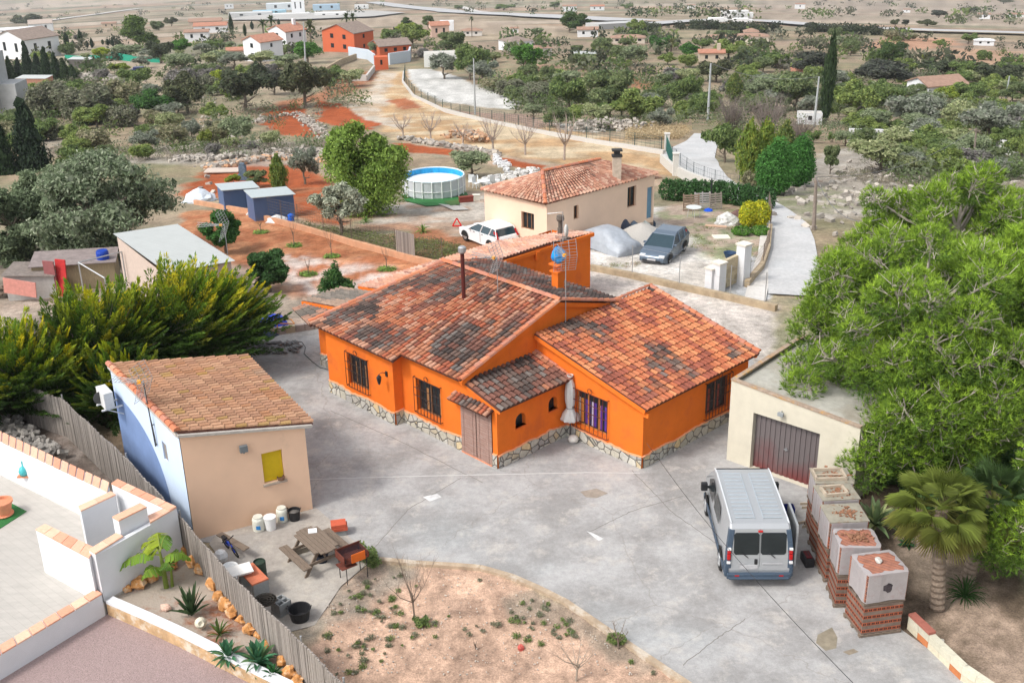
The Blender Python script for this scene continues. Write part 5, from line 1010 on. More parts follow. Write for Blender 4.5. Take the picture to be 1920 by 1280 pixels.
def wheelset(par, xs, y, r=.33, w_=.22, rimc=(.45, .46, .47)):
    for x in xs:
        for s_ in (-1, 1):
            mb = MB(); mb.lathe([(.0, -w_/2), (r*.62, -w_/2), (r*.95, -w_/2), (r, -w_/2+.03), (r, w_/2-.03), (r*.95, w_/2), (r*.64, w_/2), (.0, w_/2-.03)], (0, 0, 0), 22); o = mb.build('wheel', RUBBER, par, smooth=False); o.location = (x, s_*y, r); o.rotation_euler = (pi/2*(-s_), 0, 0)
            rm = MB(); rm.lathe([(r*.62, .0), (r*.60, .012), (r*.2, .02), (.02, .025)], (0, 0, w_/2+.0), 16)
            for k in range(5): a_ = 2*pi*k/5; rm.beam((math.cos(a_)*r*.12, math.sin(a_)*r*.12, w_/2+.02), (math.cos(a_)*r*.6, math.sin(a_)*r*.6, w_/2+.012), .05, .02)
            rm.build('rim', mat('wheel_rim', rimc, metal=.7, rough=.35), o)
VP = carpaint('van_silver', (.40, .415, .43), .32, .35); VD = mat('van_blue_grey_plastic', (.05, .075, .11), rough=.55)
v0 = GZ(1421, 1103); vz = math.radians(88.2)
van = thing('silver_van', 'silver delivery van with ribbed roof and open sliding door parked beside the brick pallets', 'van', (v0[0], v0[1]+.05, 0), vz)
prof = [(.04, .38), (.00, .60), (.03, .98), (.11, 1.45), (.20, 1.82), (.32, 1.93), (.6, 1.965), (3.0, 1.975), (3.35, 1.93), (3.75, 1.66), (4.12, 1.30), (4.45, 1.12), (4.70, .88), (4.78, .62), (4.76, .36), (4.6, .24), (.3, .24)]
hwv = lambda x, z: (.94 if z < 1.05 else .94-.105*((z-1.05)/.9)**1.3)*(1-.09*max(0, (x-4.0)/.8))*(1-.02*max(0, .4-x))
mb = MB(); loft(mb, prof, hwv, .05); mb.build('body', VP, van, smooth=False, bevel=.0)
def vq(mb, pts, off=0.): mb.add([(p[0], p[1], p[2]) for p in pts], [tuple(range(len(pts)))])
mb = MB()
for k in range(13):
    x = .55+.205*k
    for (y0, y1) in ((-.66, -.14), (.14, .66)): mb.box((x, (y0+y1)/2, 1.978), (.035, y1-y0, .022))
mb.box((1.75, -.125, 1.978), (2.5, .02, .022)); mb.box((1.75, .125, 1.978), (2.5, .02, .022)); mb.build('roof_ribs', mat('van_roof_rib', (.44, .49, .53), rough=.35, metal=.3), van)
for s_ in (-1, 1):
    mb = MB(); mb.tube([(.3, s_*.80, 1.955), (1.6, s_*.80, 1.985), (3.1, s_*.80, 1.97), (3.45, s_*.81, 1.90)], .022, 6); mb.build('roof_gutter', mat('gutter_white', (.55, .57, .59), rough=.4), van)
# rear face: x follows the profile
def rx(z): return float(np.interp(z, [.38, .60, .98, 1.45, 1.82, 1.93], [.04, 0, .03, .11, .20, .32]))
def rearpanel(mb, ys_, zs_, off):
    for i in range(len(zs_)-1):
        for j in range(len(ys_)-1): mb.quad((rx(zs_[i])-off, ys_[j+1], zs_[i]), (rx(zs_[i])-off, ys_[j], zs_[i]), (rx(zs_[i+1])-off, ys_[j], zs_[i+1]), (rx(zs_[i+1])-off, ys_[j+1], zs_[i+1]))
for (y0, y1) in ((.02, .73), (-.73, -.02)):
    mb = MB(); c_ = [(y0+.05, 1.08), (y1-.05, 1.08), (y1, 1.14), (y1, 1.66), (y1-.05, 1.72), (y0+.05, 1.72), (y0, 1.66), (y0, 1.14)]; mb.add([(rx(z)-.012, y, z) for y, z in c_], [tuple(range(8))[::-1]]); mb.build('rear_window', GLASS, van)
    wp = MB(); wp.tube([(rx(1.0)-.04, (y0+y1)/2-.05, 1.0), (rx(1.14)-.045, (y0+y1)/2+.12, 1.15)], .014, 5); wp.build('wiper', BLACKP, van)
mb = MB(); rearpanel(mb, [-.004, .004], [.5, .8, 1.06, 1.45, 1.82], .008); mb.build('door_gap', BLACKP, van)
mb = MB(); mb.box((-.01, 0, .42), (.12, 1.80, .18)); mb.box((-.03, 0, .37), (.16, 1.70, .08))
for s_ in (-1, 1): mb.box((.14, s_*.90, .56), (.30, .12, .38))
mb.build('rear_bumper', VD, van, bevel=.03)
for s_ in (-1, 1):
    mb = MB()
    for (z0, z1) in ((.66, 1.1), (1.1, 1.45), (1.45, 1.80)): mb.box8([(rx(z)-.02+dx, s_*(hwv(0, z)+o_), z) for z in (z0, z1) for dx, o_ in ((0, -.14), (0, .006), (.22, .006), (.22, -.14))])
    tl_ = mb.build('lamp_surround', VD, van, bevel=.015); l_ = MB(); l_.box((.02, s_*.865, 1.02), (.10, .10, .16)); l_.box((.035, s_*.86, 1.17), (.10, .10, .10)); l_.build('tail_light', mat('tail_red', (.42, .012, .012), rough=.25), tl_, bevel=.02)
    l_ = MB(); l_.box((.045, s_*.86, 1.27), (.10, .10, .05)); l_.box((.0, s_*.87, .86), (.10, .10, .06)); l_.build('reflector_white', mat('lens_white', (.7, .7, .7), rough=.3), tl_)
mb = MB(); mb.box((.17, .0, 1.76), (.06, .13, .05)); mb.build('brake_light', mat('tail_red'), van, bevel=.01)
mb = MB(); mb.box((.02, .10, .86), (.05, .09, .17)); mb.build('door_handle', BLACKP, van, bevel=.02)
mb = MB(); mb.box((-.005, .30, .70), (.03, .50, .13)); mb.build('licence_plate', mat('blurred_plate', (.42, .42, .43), var=.15, scale=8), van)
mb = MB(); mb.box((.002, -.35, .80), (.02, .55, .02)); mb.box((.002, .5, .80), (.02, .2, .02)); mb.build('trim_strip', mat('van_trim', (.40, .40, .41)), van)
mb = MB(); mb.box((-.05, .62, .45), (.05, .12, .04)); mb.box((-.05, -.62, .45), (.05, .12, .04)); mb.build('bumper_reflector', mat('tail_red'), van)
# left side windows, skirt, mirrors (van's left = +y)
mb = MB()
for (pts) in ([(3.55, 1.12), (2.75, 1.12), (2.72, 1.62), (3.15, 1.72), (3.62, 1.45)], [(2.5, 1.12), (1.55, 1.12), (1.62, 1.62), (2.48, 1.66)]):
    for s_ in (1,): mb.add([(x, hwv(x, z)*s_+.008, z) for x, z in pts], [tuple(range(len(pts)))[::-1]])
pts = [(3.55, 1.12), (2.75, 1.12), (2.72, 1.62), (3.15, 1.72), (3.62, 1.45)]; mb.add([(x, -hwv(x, z)-.008, z) for x, z in pts], [tuple(range(len(pts)))]); mb.build('side_window', GLASS, van)
mb = MB(); mb.add([(3.42, -.76, 1.90), (3.42, .76, 1.90), (4.10, .80, 1.34), (4.10, -.80, 1.34)], [(0, 1, 2, 3)]); o = mb.build('windscreen', GLASS, van); o.location = (.02, 0, .015)
mb = MB(); mb.box((2.3, .955, .48), (4.0, .03, .16)); mb.box((2.3, -.955, .48), (4.0, .03, .16)); mb.build('side_skirt', VD, van)
for s_ in (-1, 1):
    mb = MB(); mb.box((3.55, s_*1.09, 1.22), (.16, .20, .26)); mb.box((3.58, s_*.96, 1.18), (.08, .12, .08)); mb.build('wing_mirror', BLACKP, van, bevel=.03)
for s_ in (-1,):
    mb = MB(); loft(mb, [(1.0, .42), (1.0, 1.0), (1.0, 1.5), (1.06, 1.74), (2.25, 1.76), (2.3, 1.5), (2.3, .42)], lambda x, z: .03-.0*z, .0); sd_ = mb.build('sliding_door', VP, van); sd_.location = (-.55, -1.10, 0)
    mb = MB(); mb.quad((.52, -1.135, 1.08), (1.68, -1.135, 1.08), (1.66, -1.135, 1.62), (.56, -1.135, 1.62)); g_ = mb.build('pane', GLASS, sd_); g_.location = (.55, 1.10, 0)
    mb = MB(); mb.quad((1.45, -.962, .5), (2.7, -.962, .5), (2.7, -.85, 1.82), (1.45, -.85, 1.82)); mb.build('door_opening', mat('dark_interior', (.03, .03, .03)), van)
for s_ in (-1, 1):
    mb = MB()
    for x in (.92, 3.9): mb.add([(x+.40*math.cos(a_), s_*.952, max(.25, .36+.40*math.sin(a_))) for a_ in np.linspace(0, pi, 12)], [tuple(range(12)) if s_ < 0 else tuple(range(12))[::-1]])
    mb.build('wheel_arch', RUBBER, van)
wheelset(van, (.92, 3.9), .86)

# ================================================================ BRICK PALLETS
def brickmat(name, c1, c2, mo, sc=1., wrap=False):
    m = bpy.data.materials.new(name); m.use_nodes = True; t = m.node_tree; b = t.nodes['Principled BSDF']; b.inputs['Roughness'].default_value = .9; tc = nd(t, 'ShaderNodeTexCoord')
    sp = nd(t, 'ShaderNodeSeparateXYZ'); t.links.new(tc.outputs['Object'], sp.inputs[0]); ad = nd(t, 'ShaderNodeMath', operation='ADD'); t.links.new(sp.outputs[0], ad.inputs[0]); t.links.new(sp.outputs[1], ad.inputs[1])
    cb = nd(t, 'ShaderNodeCombineXYZ'); t.links.new(ad.outputs[0], cb.inputs[0]); t.links.new(sp.outputs[2], cb.inputs[1]); bk = nd(t, 'ShaderNodeTexBrick'); t.links.new(cb.outputs[0], bk.inputs[0]); bk.inputs['Scale'].default_value = sc
    bk.inputs['Color1'].default_value = (*c1, 1); bk.inputs['Color2'].default_value = (*c2, 1); bk.inputs['Mortar'].default_value = (*mo, 1); bk.inputs['Brick Width'].default_value = .26; bk.inputs['Row Height'].default_value = .105; bk.inputs['Mortar Size'].default_value = .012; bk.inputs['Bias'].default_value = -.1
    s_ = nd(t, 'ShaderNodeVectorMath', operation='SCALE'); t.links.new(bk.outputs[0], s_.inputs[0]); t.links.new(mrange(t, nz(t, tc.outputs['Object'], 5.), .3, .7, .7, 1.25), s_.inputs['Scale']); out = s_.outputs[0]
    bp = nd(t, 'ShaderNodeBump'); bp.inputs['Distance'].default_value = .02; t.links.new(bk.outputs['Fac'], bp.inputs['Height']); bp.invert = True
    t.links.new(bp.outputs[0], b.inputs['Normal']); t.links.new(out, b.inputs['Base Color']); return m
BR1 = brickmat('hollow_brick', (.36, .10, .045), (.17, .12, .09), (.07, .035, .025)); SIDE = mat('brick_side', (.17, .125, .10), var=.35, scale=5, bump=.5); REDB = mat('brick_red', (.32, .085, .04), var=.3, scale=9); BR2 = mat('shrink_wrap', (.34, .31, .31), rough=.35, var=.12, scale=3, bump=.35, bscale=7, stain=((.30, .20, .20), 2., .55, .6)); BR3 = brickmat('brick_top', (.38, .15, .09), (.30, .13, .09), (.10, .05, .04), 1.6)
SLAB = mat('pallet_cover_board', (.27, .25, .20), var=.25, scale=3, bump=.3, stain=((.22, .12, .06), 2.2, .55, .9)); HOLE = mat('hole_dark', (.05, .02, .015))
tops = [[(1593, 1040), (1632.6, 1078), (1705.7, 1068.5), (1667, 1030.6)], [(1560, 991), (1581.7, 1027), (1652, 1027), (1632.6, 987)], [(1544, 942), (1554, 986), (1624, 983), (1611, 939)], [(1534, 911), (1538, 940), (1607, 936), (1595, 906)], [(1526, 875), (1524, 909), (1595, 909), (1591, 878)]]
nm_ = ['nearest the bottom of the photo', 'second from the front', 'third from the front', 'fourth from the front', 'nearest the garage door']
for i, tp in enumerate(tops):
    Z1 = 1.98; C_ = sum(GZ(*p, Z1) for p in tp)/4; a_ = GZ(*tp[2], Z1)-GZ(*tp[1], Z1); rz = math.atan2(a_[1], a_[0]); L = [1.18, 1.12, 1.12, 1.12, 1.12][i]; D = [1.02, .95, .98, .9, .95][i]; R = RND(60+i)
    lo = thing('brick_stack', 'unwrapped stack of red hollow bricks on the ground, ' + nm_[i], 'brick stack', (C_[0], C_[1], 0), rz, 'lower stacks of hollow bricks'); mb = MB(); mb.box((0, 0, .56), (L*.93, D*.93, .90)); mb.build('bricks', SIDE, lo); mb = MB(); [mb.box((0, 0, .21+.22*r_), (L*.936, D*.936, .10)) for r_ in range(4)]; mb.build('brick_course', REDB, lo)
    hb = MB()
    for r_ in range(4):
        for k in range(9):
            x = -L*.42+L*.84*k/8; z = .21+.22*r_
            for q in (-.024, .024): hb.box((x+q, -D*.468, z), (.034, .008, .055)); hb.box((x+q, D*.468, z), (.034, .008, .055))
        for k in range(8):
            y = -D*.40+D*.80*k/7; z = .21+.22*r_; 
            for q in (-.022, .022): hb.box((-L*.468, y+q, z), (.008, .032, .055))
    hb.build('brick_holes', HOLE, lo); pb_ = MB()
    for y in (-D*.42, 0, D*.42): pb_.box((0, y, .05), (L, .1, .08))
    for x in np.linspace(-L*.45, L*.45, 6): pb_.box((x, 0, .10), (.1, D, .02))
    pb_.build('pallet', WOODG, lo)
    up = thing('brick_pallet', ['wrapped brick pallet with bare top and dark burn mark, ', 'wrapped brick pallet with torn film and brown rubble, ', 'brick pallet covered by a flat grey board with rust brown dirt, ', 'brick pallet with a small wooden frame lying on its dirty cover, ', 'brick pallet carrying an empty wooden crate frame, '][i]+nm_[i], 'brick pallet', (C_[0], C_[1], 1.02), rz, 'upper wrapped brick pallets')
    mb = MB(); mb.box((0, 0, .53), (L*.97, D*.97, .80)); mb.build('bricks', BR1 if i > 1 else BR3, up); mb = MB(); n = 30; pt = []
    for k in range(n):
        a_ = 2*pi*k/n; c, s_ = math.cos(a_), math.sin(a_); e = 1/max(abs(c), abs(s_)); pt.append((c*e*L/2*(1+R.uniform(-.012, .02)), s_*e*D/2*(1+R.uniform(-.012, .02))))
    V = [(p[0], p[1], .10+R.uniform(-.02, .03)) for p in pt]+[(p[0]*1.006, p[1]*1.006, .5) for p in pt]+[(p[0], p[1], .955) for p in pt]+[(p[0]*R.uniform(.72, .92), p[1]*R.uniform(.72, .92), .965) for p in pt]
    mb.add(V, [(j*n+k, j*n+(k+1) % n, (j+1)*n+(k+1) % n, (j+1)*n+k) for j in range(3) for k in range(n)]); mb.build('plastic_film', BR2, up)
    mb = MB(); mb.box((0, 0, .938), (L*.93, D*.93, .03)); mb.build('top_layer', BR3 if i < 2 else SLAB, up)
    if i >= 2: mb = MB(); mb.box((0, 0, .975), (L*1.0, D*.98, .03)); mb.build('cover_board', SLAB, up)
    pb_ = MB()
    for y in (-D*.42, 0, D*.42): pb_.box((0, y, .04), (L, .1, .07))
    pb_.build('pallet', WOODG, up); mb = MB()
    for k in range(0 if i == 0 else 60):
        x, y = R.gauss(.05, .16)*L, R.gauss(0, .16)*D; s_ = R.uniform(.02, .06); g_ = R.uniform(.7, 1.2); mb.box((x, y, .99+(.0 if i < 2 else .01)), (s_*1.5, s_, s_*.6), R.uniform(0, 6), (.26*g_, .13*g_, .075*g_), tilt=(Vector((1, 0, 0)), R.uniform(-.4, .4)))
    if mb.v: tag(mb.build('brick_dust', ATT), 'loose brown rubble lying on the pallet '+nm_[i], 'rubble', kind='stuff').matrix_world = Matrix.Translation((C_[0], C_[1], 1.02)) @ Matrix.Rotation(rz, 4, 'Z')
    if i == 0:
        mb = MB(); V = []
        for k in range(12): a_ = 2*pi*k/12; q = R.uniform(.75, 1.15); V.append((.02+.14*q*math.cos(a_), -D*.507, .52+.14*q*math.sin(a_)))
        mb.add(V, [tuple(range(12))]); mb.build('burn_mark', mat('burnt_patch', (.05, .04, .045), var=.7, scale=12), up)
        o = rock('crumpled grey plastic lump on the nearest brick pallet', 0, 0, 2.0, .14, (.4, .4, .38), 71, name='plastic_lump', cat='plastic', sq=(1.1, .9, .5), loc=C_, m=mat('plastic_lump_grey', (.42, .41, .38), var=.5, scale=14)); o.location = (C_[0]-.02, C_[1]+.05, 2.03)
    if i in (3, 4):
        fr = MB(); s_ = (.46, .36) if i == 4 else (.34, .28); zc = .992
        for sg in (-1, 1): fr.box((-.08, sg*s_[1]/1.0*.8, zc+.05), (s_[0]*2, .06, .09)); fr.box((-.08+sg*s_[0]*.95, 0, zc+.05), (.06, s_[1]*1.6, .09))
        if i == 4: fr.box((-.08, 0, zc+.03), (.9, .06, .03))
        o = fr.build('open_crate', mat('pale_timber', (.42, .35, .27), var=.2, scale=5)); tag(o, ['', '', '', 'small pale wooden frame lying on the fourth pallet', 'large pale wooden crate frame on the pallet by the garage'][i], 'wooden frame'); o.location = (C_[0], C_[1], 1.02); o.rotation_euler = (0, 0, rz+.05)
# low block wall beyond the pallets
bw = thing('block_wall', 'low block wall running from the brick pallets to the lower right corner', 'wall', (0, 0, 0)); W0 = GZ(1700, 1178)[:2]; W1_ = GZ(1800, 1275)[:2]; W2_ = GZ(1880, 1330)[:2]; R = RND(3)
mb = MB(); tb_ = MB()
for (a_, b_) in ((W0, W1_), (W1_, W2_)):
    d = (b_-a_); L = np.hypot(*d); d = d/L; nn = np.array([d[1], -d[0]]); n = max(1, round(L/.42))
    for k in range(n):
        p = a_+d*(L*k/n+.004); q = a_+d*(L*(k+1)/n-.004); low = a_ is W0 and k == 0
        for (z0, z1, c) in ((0, .2, (.55, .50, .38) if R.random() < .6 else (.50, .18, .07)), (.205, .42, (.58, .55, .44))): g_ = R.uniform(.85, 1.1); c = tuple(x*g_ for x in c); mb.box8([(*(v), z) for z in (z0, z1) for v in (p, q, q-nn*.19, p-nn*.19)], c)
        if low or k == 1 and a_ is W0: tb_.box8([(*(v), z) for z in (.424, .50) for v in (p+nn*.01, q+nn*.01, q-nn*.2, p-nn*.2)], (.34, .12, .09))
mb.build('blocks', ATT, bw); tb_.build('cap_bricks', ATT, bw)
# tool case, little frames, blue object beside the van
def small(name, label, cat, px, py, fn, m, z=0., rz=0., group=None, bevel=0., smooth=False):
    mb = MB(); fn(mb); p = G(px, py) if z is None else GZ(px, py, z); o = mb.build(name, m, loc=(p[0], p[1], p[2]), rz=rz, bevel=bevel, smooth=smooth); return tag(o, label, cat, group)
tcs = thing('tool_case', 'black and dark red tool case on the ground between van and pallets', 'tool case', P3(1513, 1055), 1.65); mb = MB(); mb.box((0, 0, .14), (.52, .27, .28)); mb.build('case_body', BLACKP, tcs, bevel=.03); mb = MB(); mb.box((0, 0, .295), (.36, .17, .03)); mb.build('case_lid', mat('dark_red_plastic', (.12, .015, .02), rough=.5), tcs, bevel=.01); mb = MB(); mb.tube([(-.1, 0, .31), (-.08, 0, .35), (.08, 0, .35), (.1, 0, .31)], .012, 5); mb.build('handle', BLACKP, tcs)
small('blue_crate', 'dark blue crate standing on the ground beside the van near the garage', 'crate', 1477, 968, lambda m_: [m_.box((0, 0, .02), (.34, .3, .03)), m_.box((-.16, 0, .2), (.02, .3, .36)), m_.box((.16, 0, .2), (.02, .3, .36)), m_.box((0, .14, .2), (.3, .02, .36)), m_.box((0, -.14, .14), (.3, .02, .24))], mat('navy_plastic', (.015, .025, .17), rough=.45))
for i, (x_, y_) in enumerate([(1510, 950), (1508, 985)]): small('timber_offcut', ['small timber frame on the ground nearer the garage door', 'small timber frame on the ground nearer the van rear'][i], 'timber frame', x_, y_, lambda m_: [m_.box((0, .11, .05), (.28, .03, .1)), m_.box((0, -.11, .05), (.28, .03, .1)), m_.box((.13, 0, .05), (.03, .2, .1))], mat('pale_timber'), rz=.3*i)
# ================================================================ PARASOL, BASE
ps = thing('folded_parasol', 'folded off white parasol standing in the corner beside the grilled window', 'parasol', P3(1069, 822)); mb = MB(); mb.tube([(0, 0, 0), (0, 0, 2.5)], .022, 8); mb.build('pole', mat('dark_pole', (.06, .06, .06)), ps)
mb = MB(); n = 22; V = []; pr = [(.10, 2.52), (.07, 2.40), (.13, 2.15), (.16, 1.85), (.15, 1.5), (.10, 1.25), (.20, 1.05), (.30, .85), (.27, .78)]
for r_, z in pr:
    for k in range(n): a_ = 2*pi*k/n; q = r_*(1+.28*math.cos(k*pi)) if r_ > .08 else r_; V.append((q*math.cos(a_), q*math.sin(a_), z-.05*(r_ > .24)*(k % 2)))
mb.add(V, [(i*n+k, i*n+(k+1) % n, (i+1)*n+(k+1) % n, (i+1)*n+k) for i in range(len(pr)-1) for k in range(n)]); mb.build('canopy', mat('canvas_offwhite', (.78, .75, .72), var=.12, scale=6, bump=.2), ps, smooth=True); mb = MB(); mb.tube([(.14*math.cos(a_), .14*math.sin(a_), 1.24) for a_ in np.linspace(0, 2*pi, 12)], .012, 4); mb.build('strap', mat('strap_grey', (.2, .2, .2)), ps)
small('stone_ball', 'round pale stone weight on the ground next to the parasol', 'stone ball', 1075, 829, lambda m_: m_.lathe([(.05, 0), (.16, .05), (.19, .14), (.15, .24), (.06, .28), (0, .28)], (0, 0, 0), 16), mat('ball_stone', (.60, .58, .54), var=.25, scale=10, bump=.4), smooth=True)
# ================================================================ PATIO CORNER
TBZ = -.91
tbc = (GZ(552, 1000, .75)+GZ(640, 1025, .75)+GZ(592, 982, .75)+GZ(600, 1042, .75))/4
pt = thing('picnic_table', 'weathered wooden picnic table with attached benches near the barbecue', 'picnic table', (tbc[0]-.05, tbc[1], 0), TBZ)
mb = MB()
for k in range(6):
    y = -.33+.132*k; e = .80-.10*(abs(y)/.33)**2-(.06 if k in (0, 5) else 0); mb.box((0, y, .745), (2*e, .122, .035))
mb.build('table_top', WOODG, pt)
for s_ in (-1, 1):
    mb = MB()
    for q in (-.07, .07): mb.box((0, s_*.72+q, .44), (1.55, .13, .035))
    o = mb.build('bench', WOODG, pt)
for s_ in (-1, 1):
    mb = MB(); x = s_*.52
    for q in (-1, 1): mb.beam((x, q*.22, .73), (x, q*.70, .0), .04, .10)
    mb.beam((x+.045, -.78, .40), (x+.045, .78, .40), .04, .09); mb.beam((x-.045, -.32, .705), (x-.045, .32, .705), .04, .06); mb.beam((x, 0, .40), (x*.25, 0, .70), .04, .07); mb.build('leg_frame', WOODG, pt)
small('white_tray', 'white square tray lying on the picnic table', 'tray', 586, 995, lambda m_: m_.box((0, 0, .01), (.26, .24, .02)), WHITEP, z=.765, rz=.2)
bq = thing('barbecue', 'rusty charcoal barbecue on thin black legs with an orange side panel', 'barbecue', P3(664, 1082), .62)
mb = MB()
for x, y in ((-.33, -.22), (.33, -.22), (-.33, .22), (.33, .22)): mb.tube([(x, y, 0), (x, y, .82)], .014, 5)
mb.build('legs', BLACKP, bq); mb = MB(); mb.box((0, 0, .72), (.80, .56, .02)); 
for (c_, s_) in (((0, .27, .84), (.8, .02, .26)), ((-.39, 0, .84), (.02, .56, .26)), ((.39, 0, .80), (.02, .56, .18))): mb.box(c_, s_)
mb.build('fire_box', mat('rusty_iron', (.13, .035, .022), var=.5, scale=9), bq); mb = MB(); mb.box((.05, -.285, .84), (.44, .02, .28)); mb.build('side_panel', mat('orange_panel', (.70, .15, .02), var=.15, scale=5), bq); mb = MB()
for k in range(16): mb.tube([(-.37+.048*k, -.25, .90), (-.37+.048*k, .25, .90)], .006, 4)
mb.build('grill_rack', mat('grill_black', (.03, .035, .05), metal=.5), bq); mb = MB(); mb.box((-.25, -.1, .60), (.5, .4, .02)); mb.build('shelf', mat('rusty_iron'), bq)
def can(px, py, r_, h, label, m, band=False, name='plastic_barrel'):
    t_ = thing(name, label, 'barrel' if band else 'bucket', P3(px, py)); mb = MB()
    if band: mb.lathe([(r_*.9, 0), (r_, .04), (r_, h*.78), (r_*.92, h*.86), (r_*.78, h*.9), (r_*.78, h), (r_*.5, h), (0, h-.01)], (0, 0, 0), 20); mb.build('barrel_body', m, t_, smooth=False); q = MB(); q.box((.03, -r_*1.0, h*.38), (.13, .012, .13)); q.build('blue_sticker', mat('sticker_blue', (.03, .20, .50), var=.4, scale=20), t_)
    else: mb.lathe([(r_*.86, 0), (r_, h), (r_*1.05, h+.01), (r_*1.05, h+.03), (r_*.5, h+.035), (0, h+.035)], (0, 0, 0), 20); mb.build('bucket_body', m, t_)
    return t_
can(486, 993, .19, .50, 'white plastic barrel with blue sticker at the left of the row against the peach wall', mat('milky_plastic', (.66, .66, .58), rough=.4), True); can(508, 991, .19, .42, 'plain white lidded bucket between the two sticker barrels', WHITEP); can(530, 976, .18, .50, 'white plastic barrel with blue sticker beside the black tub', mat('milky_plastic'), True)
def tub(px, py, r_, h, label, m, fillc=None, z=0.):
    t_ = thing('rubber_tub', label, 'tub', P3(px, py, z)); mb = MB(); mb.lathe([(r_*.78, 0), (r_, h), (r_*1.05, h), (r_*.95, h-.01), (r_*.74, .05), (0, .05)], (0, 0, 0), 22); mb.build('tub_body', m, t_, smooth=False); q = MB()
    for s_ in (-1, 1): q.tube([(s_*r_*.98, -.07, h), (s_*r_*1.08, -.05, h+.06), (s_*r_*1.08, .05, h+.06), (s_*r_*.98, .07, h)], .014, 5)
    q.build('handle', m, t_)
    if fillc: q = MB(); q.lathe([(r_*.9, h*.75), (r_*.4, h*.88), (0, h*.9)], (0, 0, 0), 14); q.build('contents', mat('rubble_fill', fillc, var=.5, scale=12, bump=1.), t_)
tub(553, 974, .20, .36, 'black tub filled with rubble against the corner of the peach wall', BLACKP, (.16, .15, .14)); tub(563, 1160, .31, .36, 'large empty black rubber tub at the edge of the patio', BLACKP); tub(604, 1052, .20, .28, 'dark tub standing under the picnic table', mat('navy_black', (.02, .025, .04)))
def block(mb, w_=.40, d=.20, h=.20):
    for x in (-w_/2+.015, 0, w_/2-.015): mb.box((x, 0, h/2), (.03, d, h))
    for y in (-d/2+.015, d/2-.015): mb.box((-w_/4, y, h/2), (w_/2-.03, .03, h)); mb.box((w_/4, y, h/2), (w_/2-.03, .03, h))
GREYB = mat('block_grey', (.30, .31, .31), var=.15, scale=12, bump=.3)
small('concrete_block', 'single concrete block lying under the picnic table', 'concrete block', 565, 1035, lambda m_: block(m_), mat('block_brown', (.24, .21, .17), var=.2, scale=9), rz=.5)
cs = thing('block_stack', 'two column stack of grey concrete blocks beside the black tub', 'block stack', P3(533, 1150), .85)
for k in range(2):
    for j in range(2):
        mb = MB(); block(mb); o = mb.build('concrete_block', GREYB, cs); o.location = (.21*j*0+.0, .21*j, .21*k)
gr_ = thing('outdoor_sink_bench', 'makeshift bench along the reed fence with a terracotta top', 'bench', P3(478, 1110), -.92); mb = MB(); mb.box((0, 0, .62), (1.0, .5, .05)); mb.build('bench_top', mat('terra_top', (.55, .17, .09), var=.2, scale=8), gr_); mb = MB()
for x in (-.45, .45): mb.box((x, 0, .3), (.12, .45, .6))
mb.build('support', GREYB, gr_)
small('white_board', 'square white board resting on top of the makeshift bench', 'board', 448, 1068, lambda m_: [m_.box((0, 0, .0), (.72, .52, .03), 0), m_.box((0, 0, -.05), (.6, .4, .07))], mat('board_white', (.78, .76, .72), var=.08), z=.80, rz=.45)
small('grill_grate', 'round dark grill grate leaning at the end of the makeshift bench', 'grate', 497, 1125, lambda m_: [m_.tube([(r_*math.cos(a_), r_*math.sin(a_), .02) for a_ in np.linspace(0, 2*pi, 20)], .012, 4) for r_ in (.08, .16, .24, .31)]+[m_.lathe([(.31, 0), (.0, .0)], (0, 0, 0), 18)]+[m_.tube([(-.3, y, .03), (.3, y, .03)], .006, 3) for y in (-.1, 0, .1)], mat('grate_dark', (.07, .06, .05), var=.5, scale=16), z=.62)
small('steel_drum', 'dark green cylindrical drum with rusty top beside the bench', 'drum', 490, 1085, lambda m_: m_.lathe([(.17, 0), (.18, .02), (.18, .3), (.185, .31), (.18, .32), (.18, .60), (.17, .62), (.16, .56), (0, .56)], (0, 0, 0), 20), mat('drum_green', (.03, .05, .035), rough=.5, stain=((.20, .07, .05), 3, .6, .7)))
small('wash_basin', 'round white basin beside the white board at the reed fence', 'basin', 432, 1068, lambda m_: m_.lathe([(.14, 0), (.22, .14), (.23, .14), (.20, .12), (.12, .02), (0, .02)], (0, 0, 0), 20), WHITEP, z=.5); small('white_sack', 'crumpled white sack at the top end of the reed fence corner', 'sack', 415, 1052, lambda m_: m_.lathe([(.1, 0), (.2, .08), (.22, .2), (.15, .34), (.05, .4)], (0, 0, 0), 9), mat('sack_white', (.62, .62, .62), var=.2, scale=8, bump=.6), z=.2)
small('plank', 'grey plank propped along the reed fence behind the balance bike', 'plank', 440, 1035, lambda m_: m_.beam((-.5, .35, .45), (.5, -.45, .40), .22, .03), WOODG)
bk_ = thing('childs_bike', 'small blue and black bicycle lying against the peach wall corner', 'bicycle', P3(436, 1035), -.9); mb = MB()
for x in (-.32, .32):
    mb = MB(); mb.tube([(x+.17*math.cos(a_), 0, .19+.17*math.sin(a_)) for a_ in np.linspace(0, 2*pi, 18)], .022, 5); mb.build('wheel', RUBBER, bk_)
mb = MB(); mb.tube([(-.32, 0, .19), (-.05, 0, .25), (.22, 0, .45), (.32, 0, .19)], .022, 6); mb.tube([(-.32, 0, .19), (-.16, 0, .45), (.22, 0, .45)], .02, 6); mb.tube([(-.05, 0, .25), (-.16, 0, .45)], .02, 6); mb.build('frame', mat('bike_blue', (.01, .05, .45), rough=.35), bk_); mb = MB(); mb.box((-.18, 0, .52), (.22, .12, .05)); mb.build('saddle', BLACKP, bk_, bevel=.02); mb = MB(); mb.tube([(.22, 0, .45), (.2, 0, .62)], .016, 5); mb.tube([(.16, -.2, .64), (.2, 0, .62), (.16, .2, .64)], .016, 5); mb.build('handlebar', BLACKP, bk_); bk_.rotation_euler = (.25, 0, -.9)
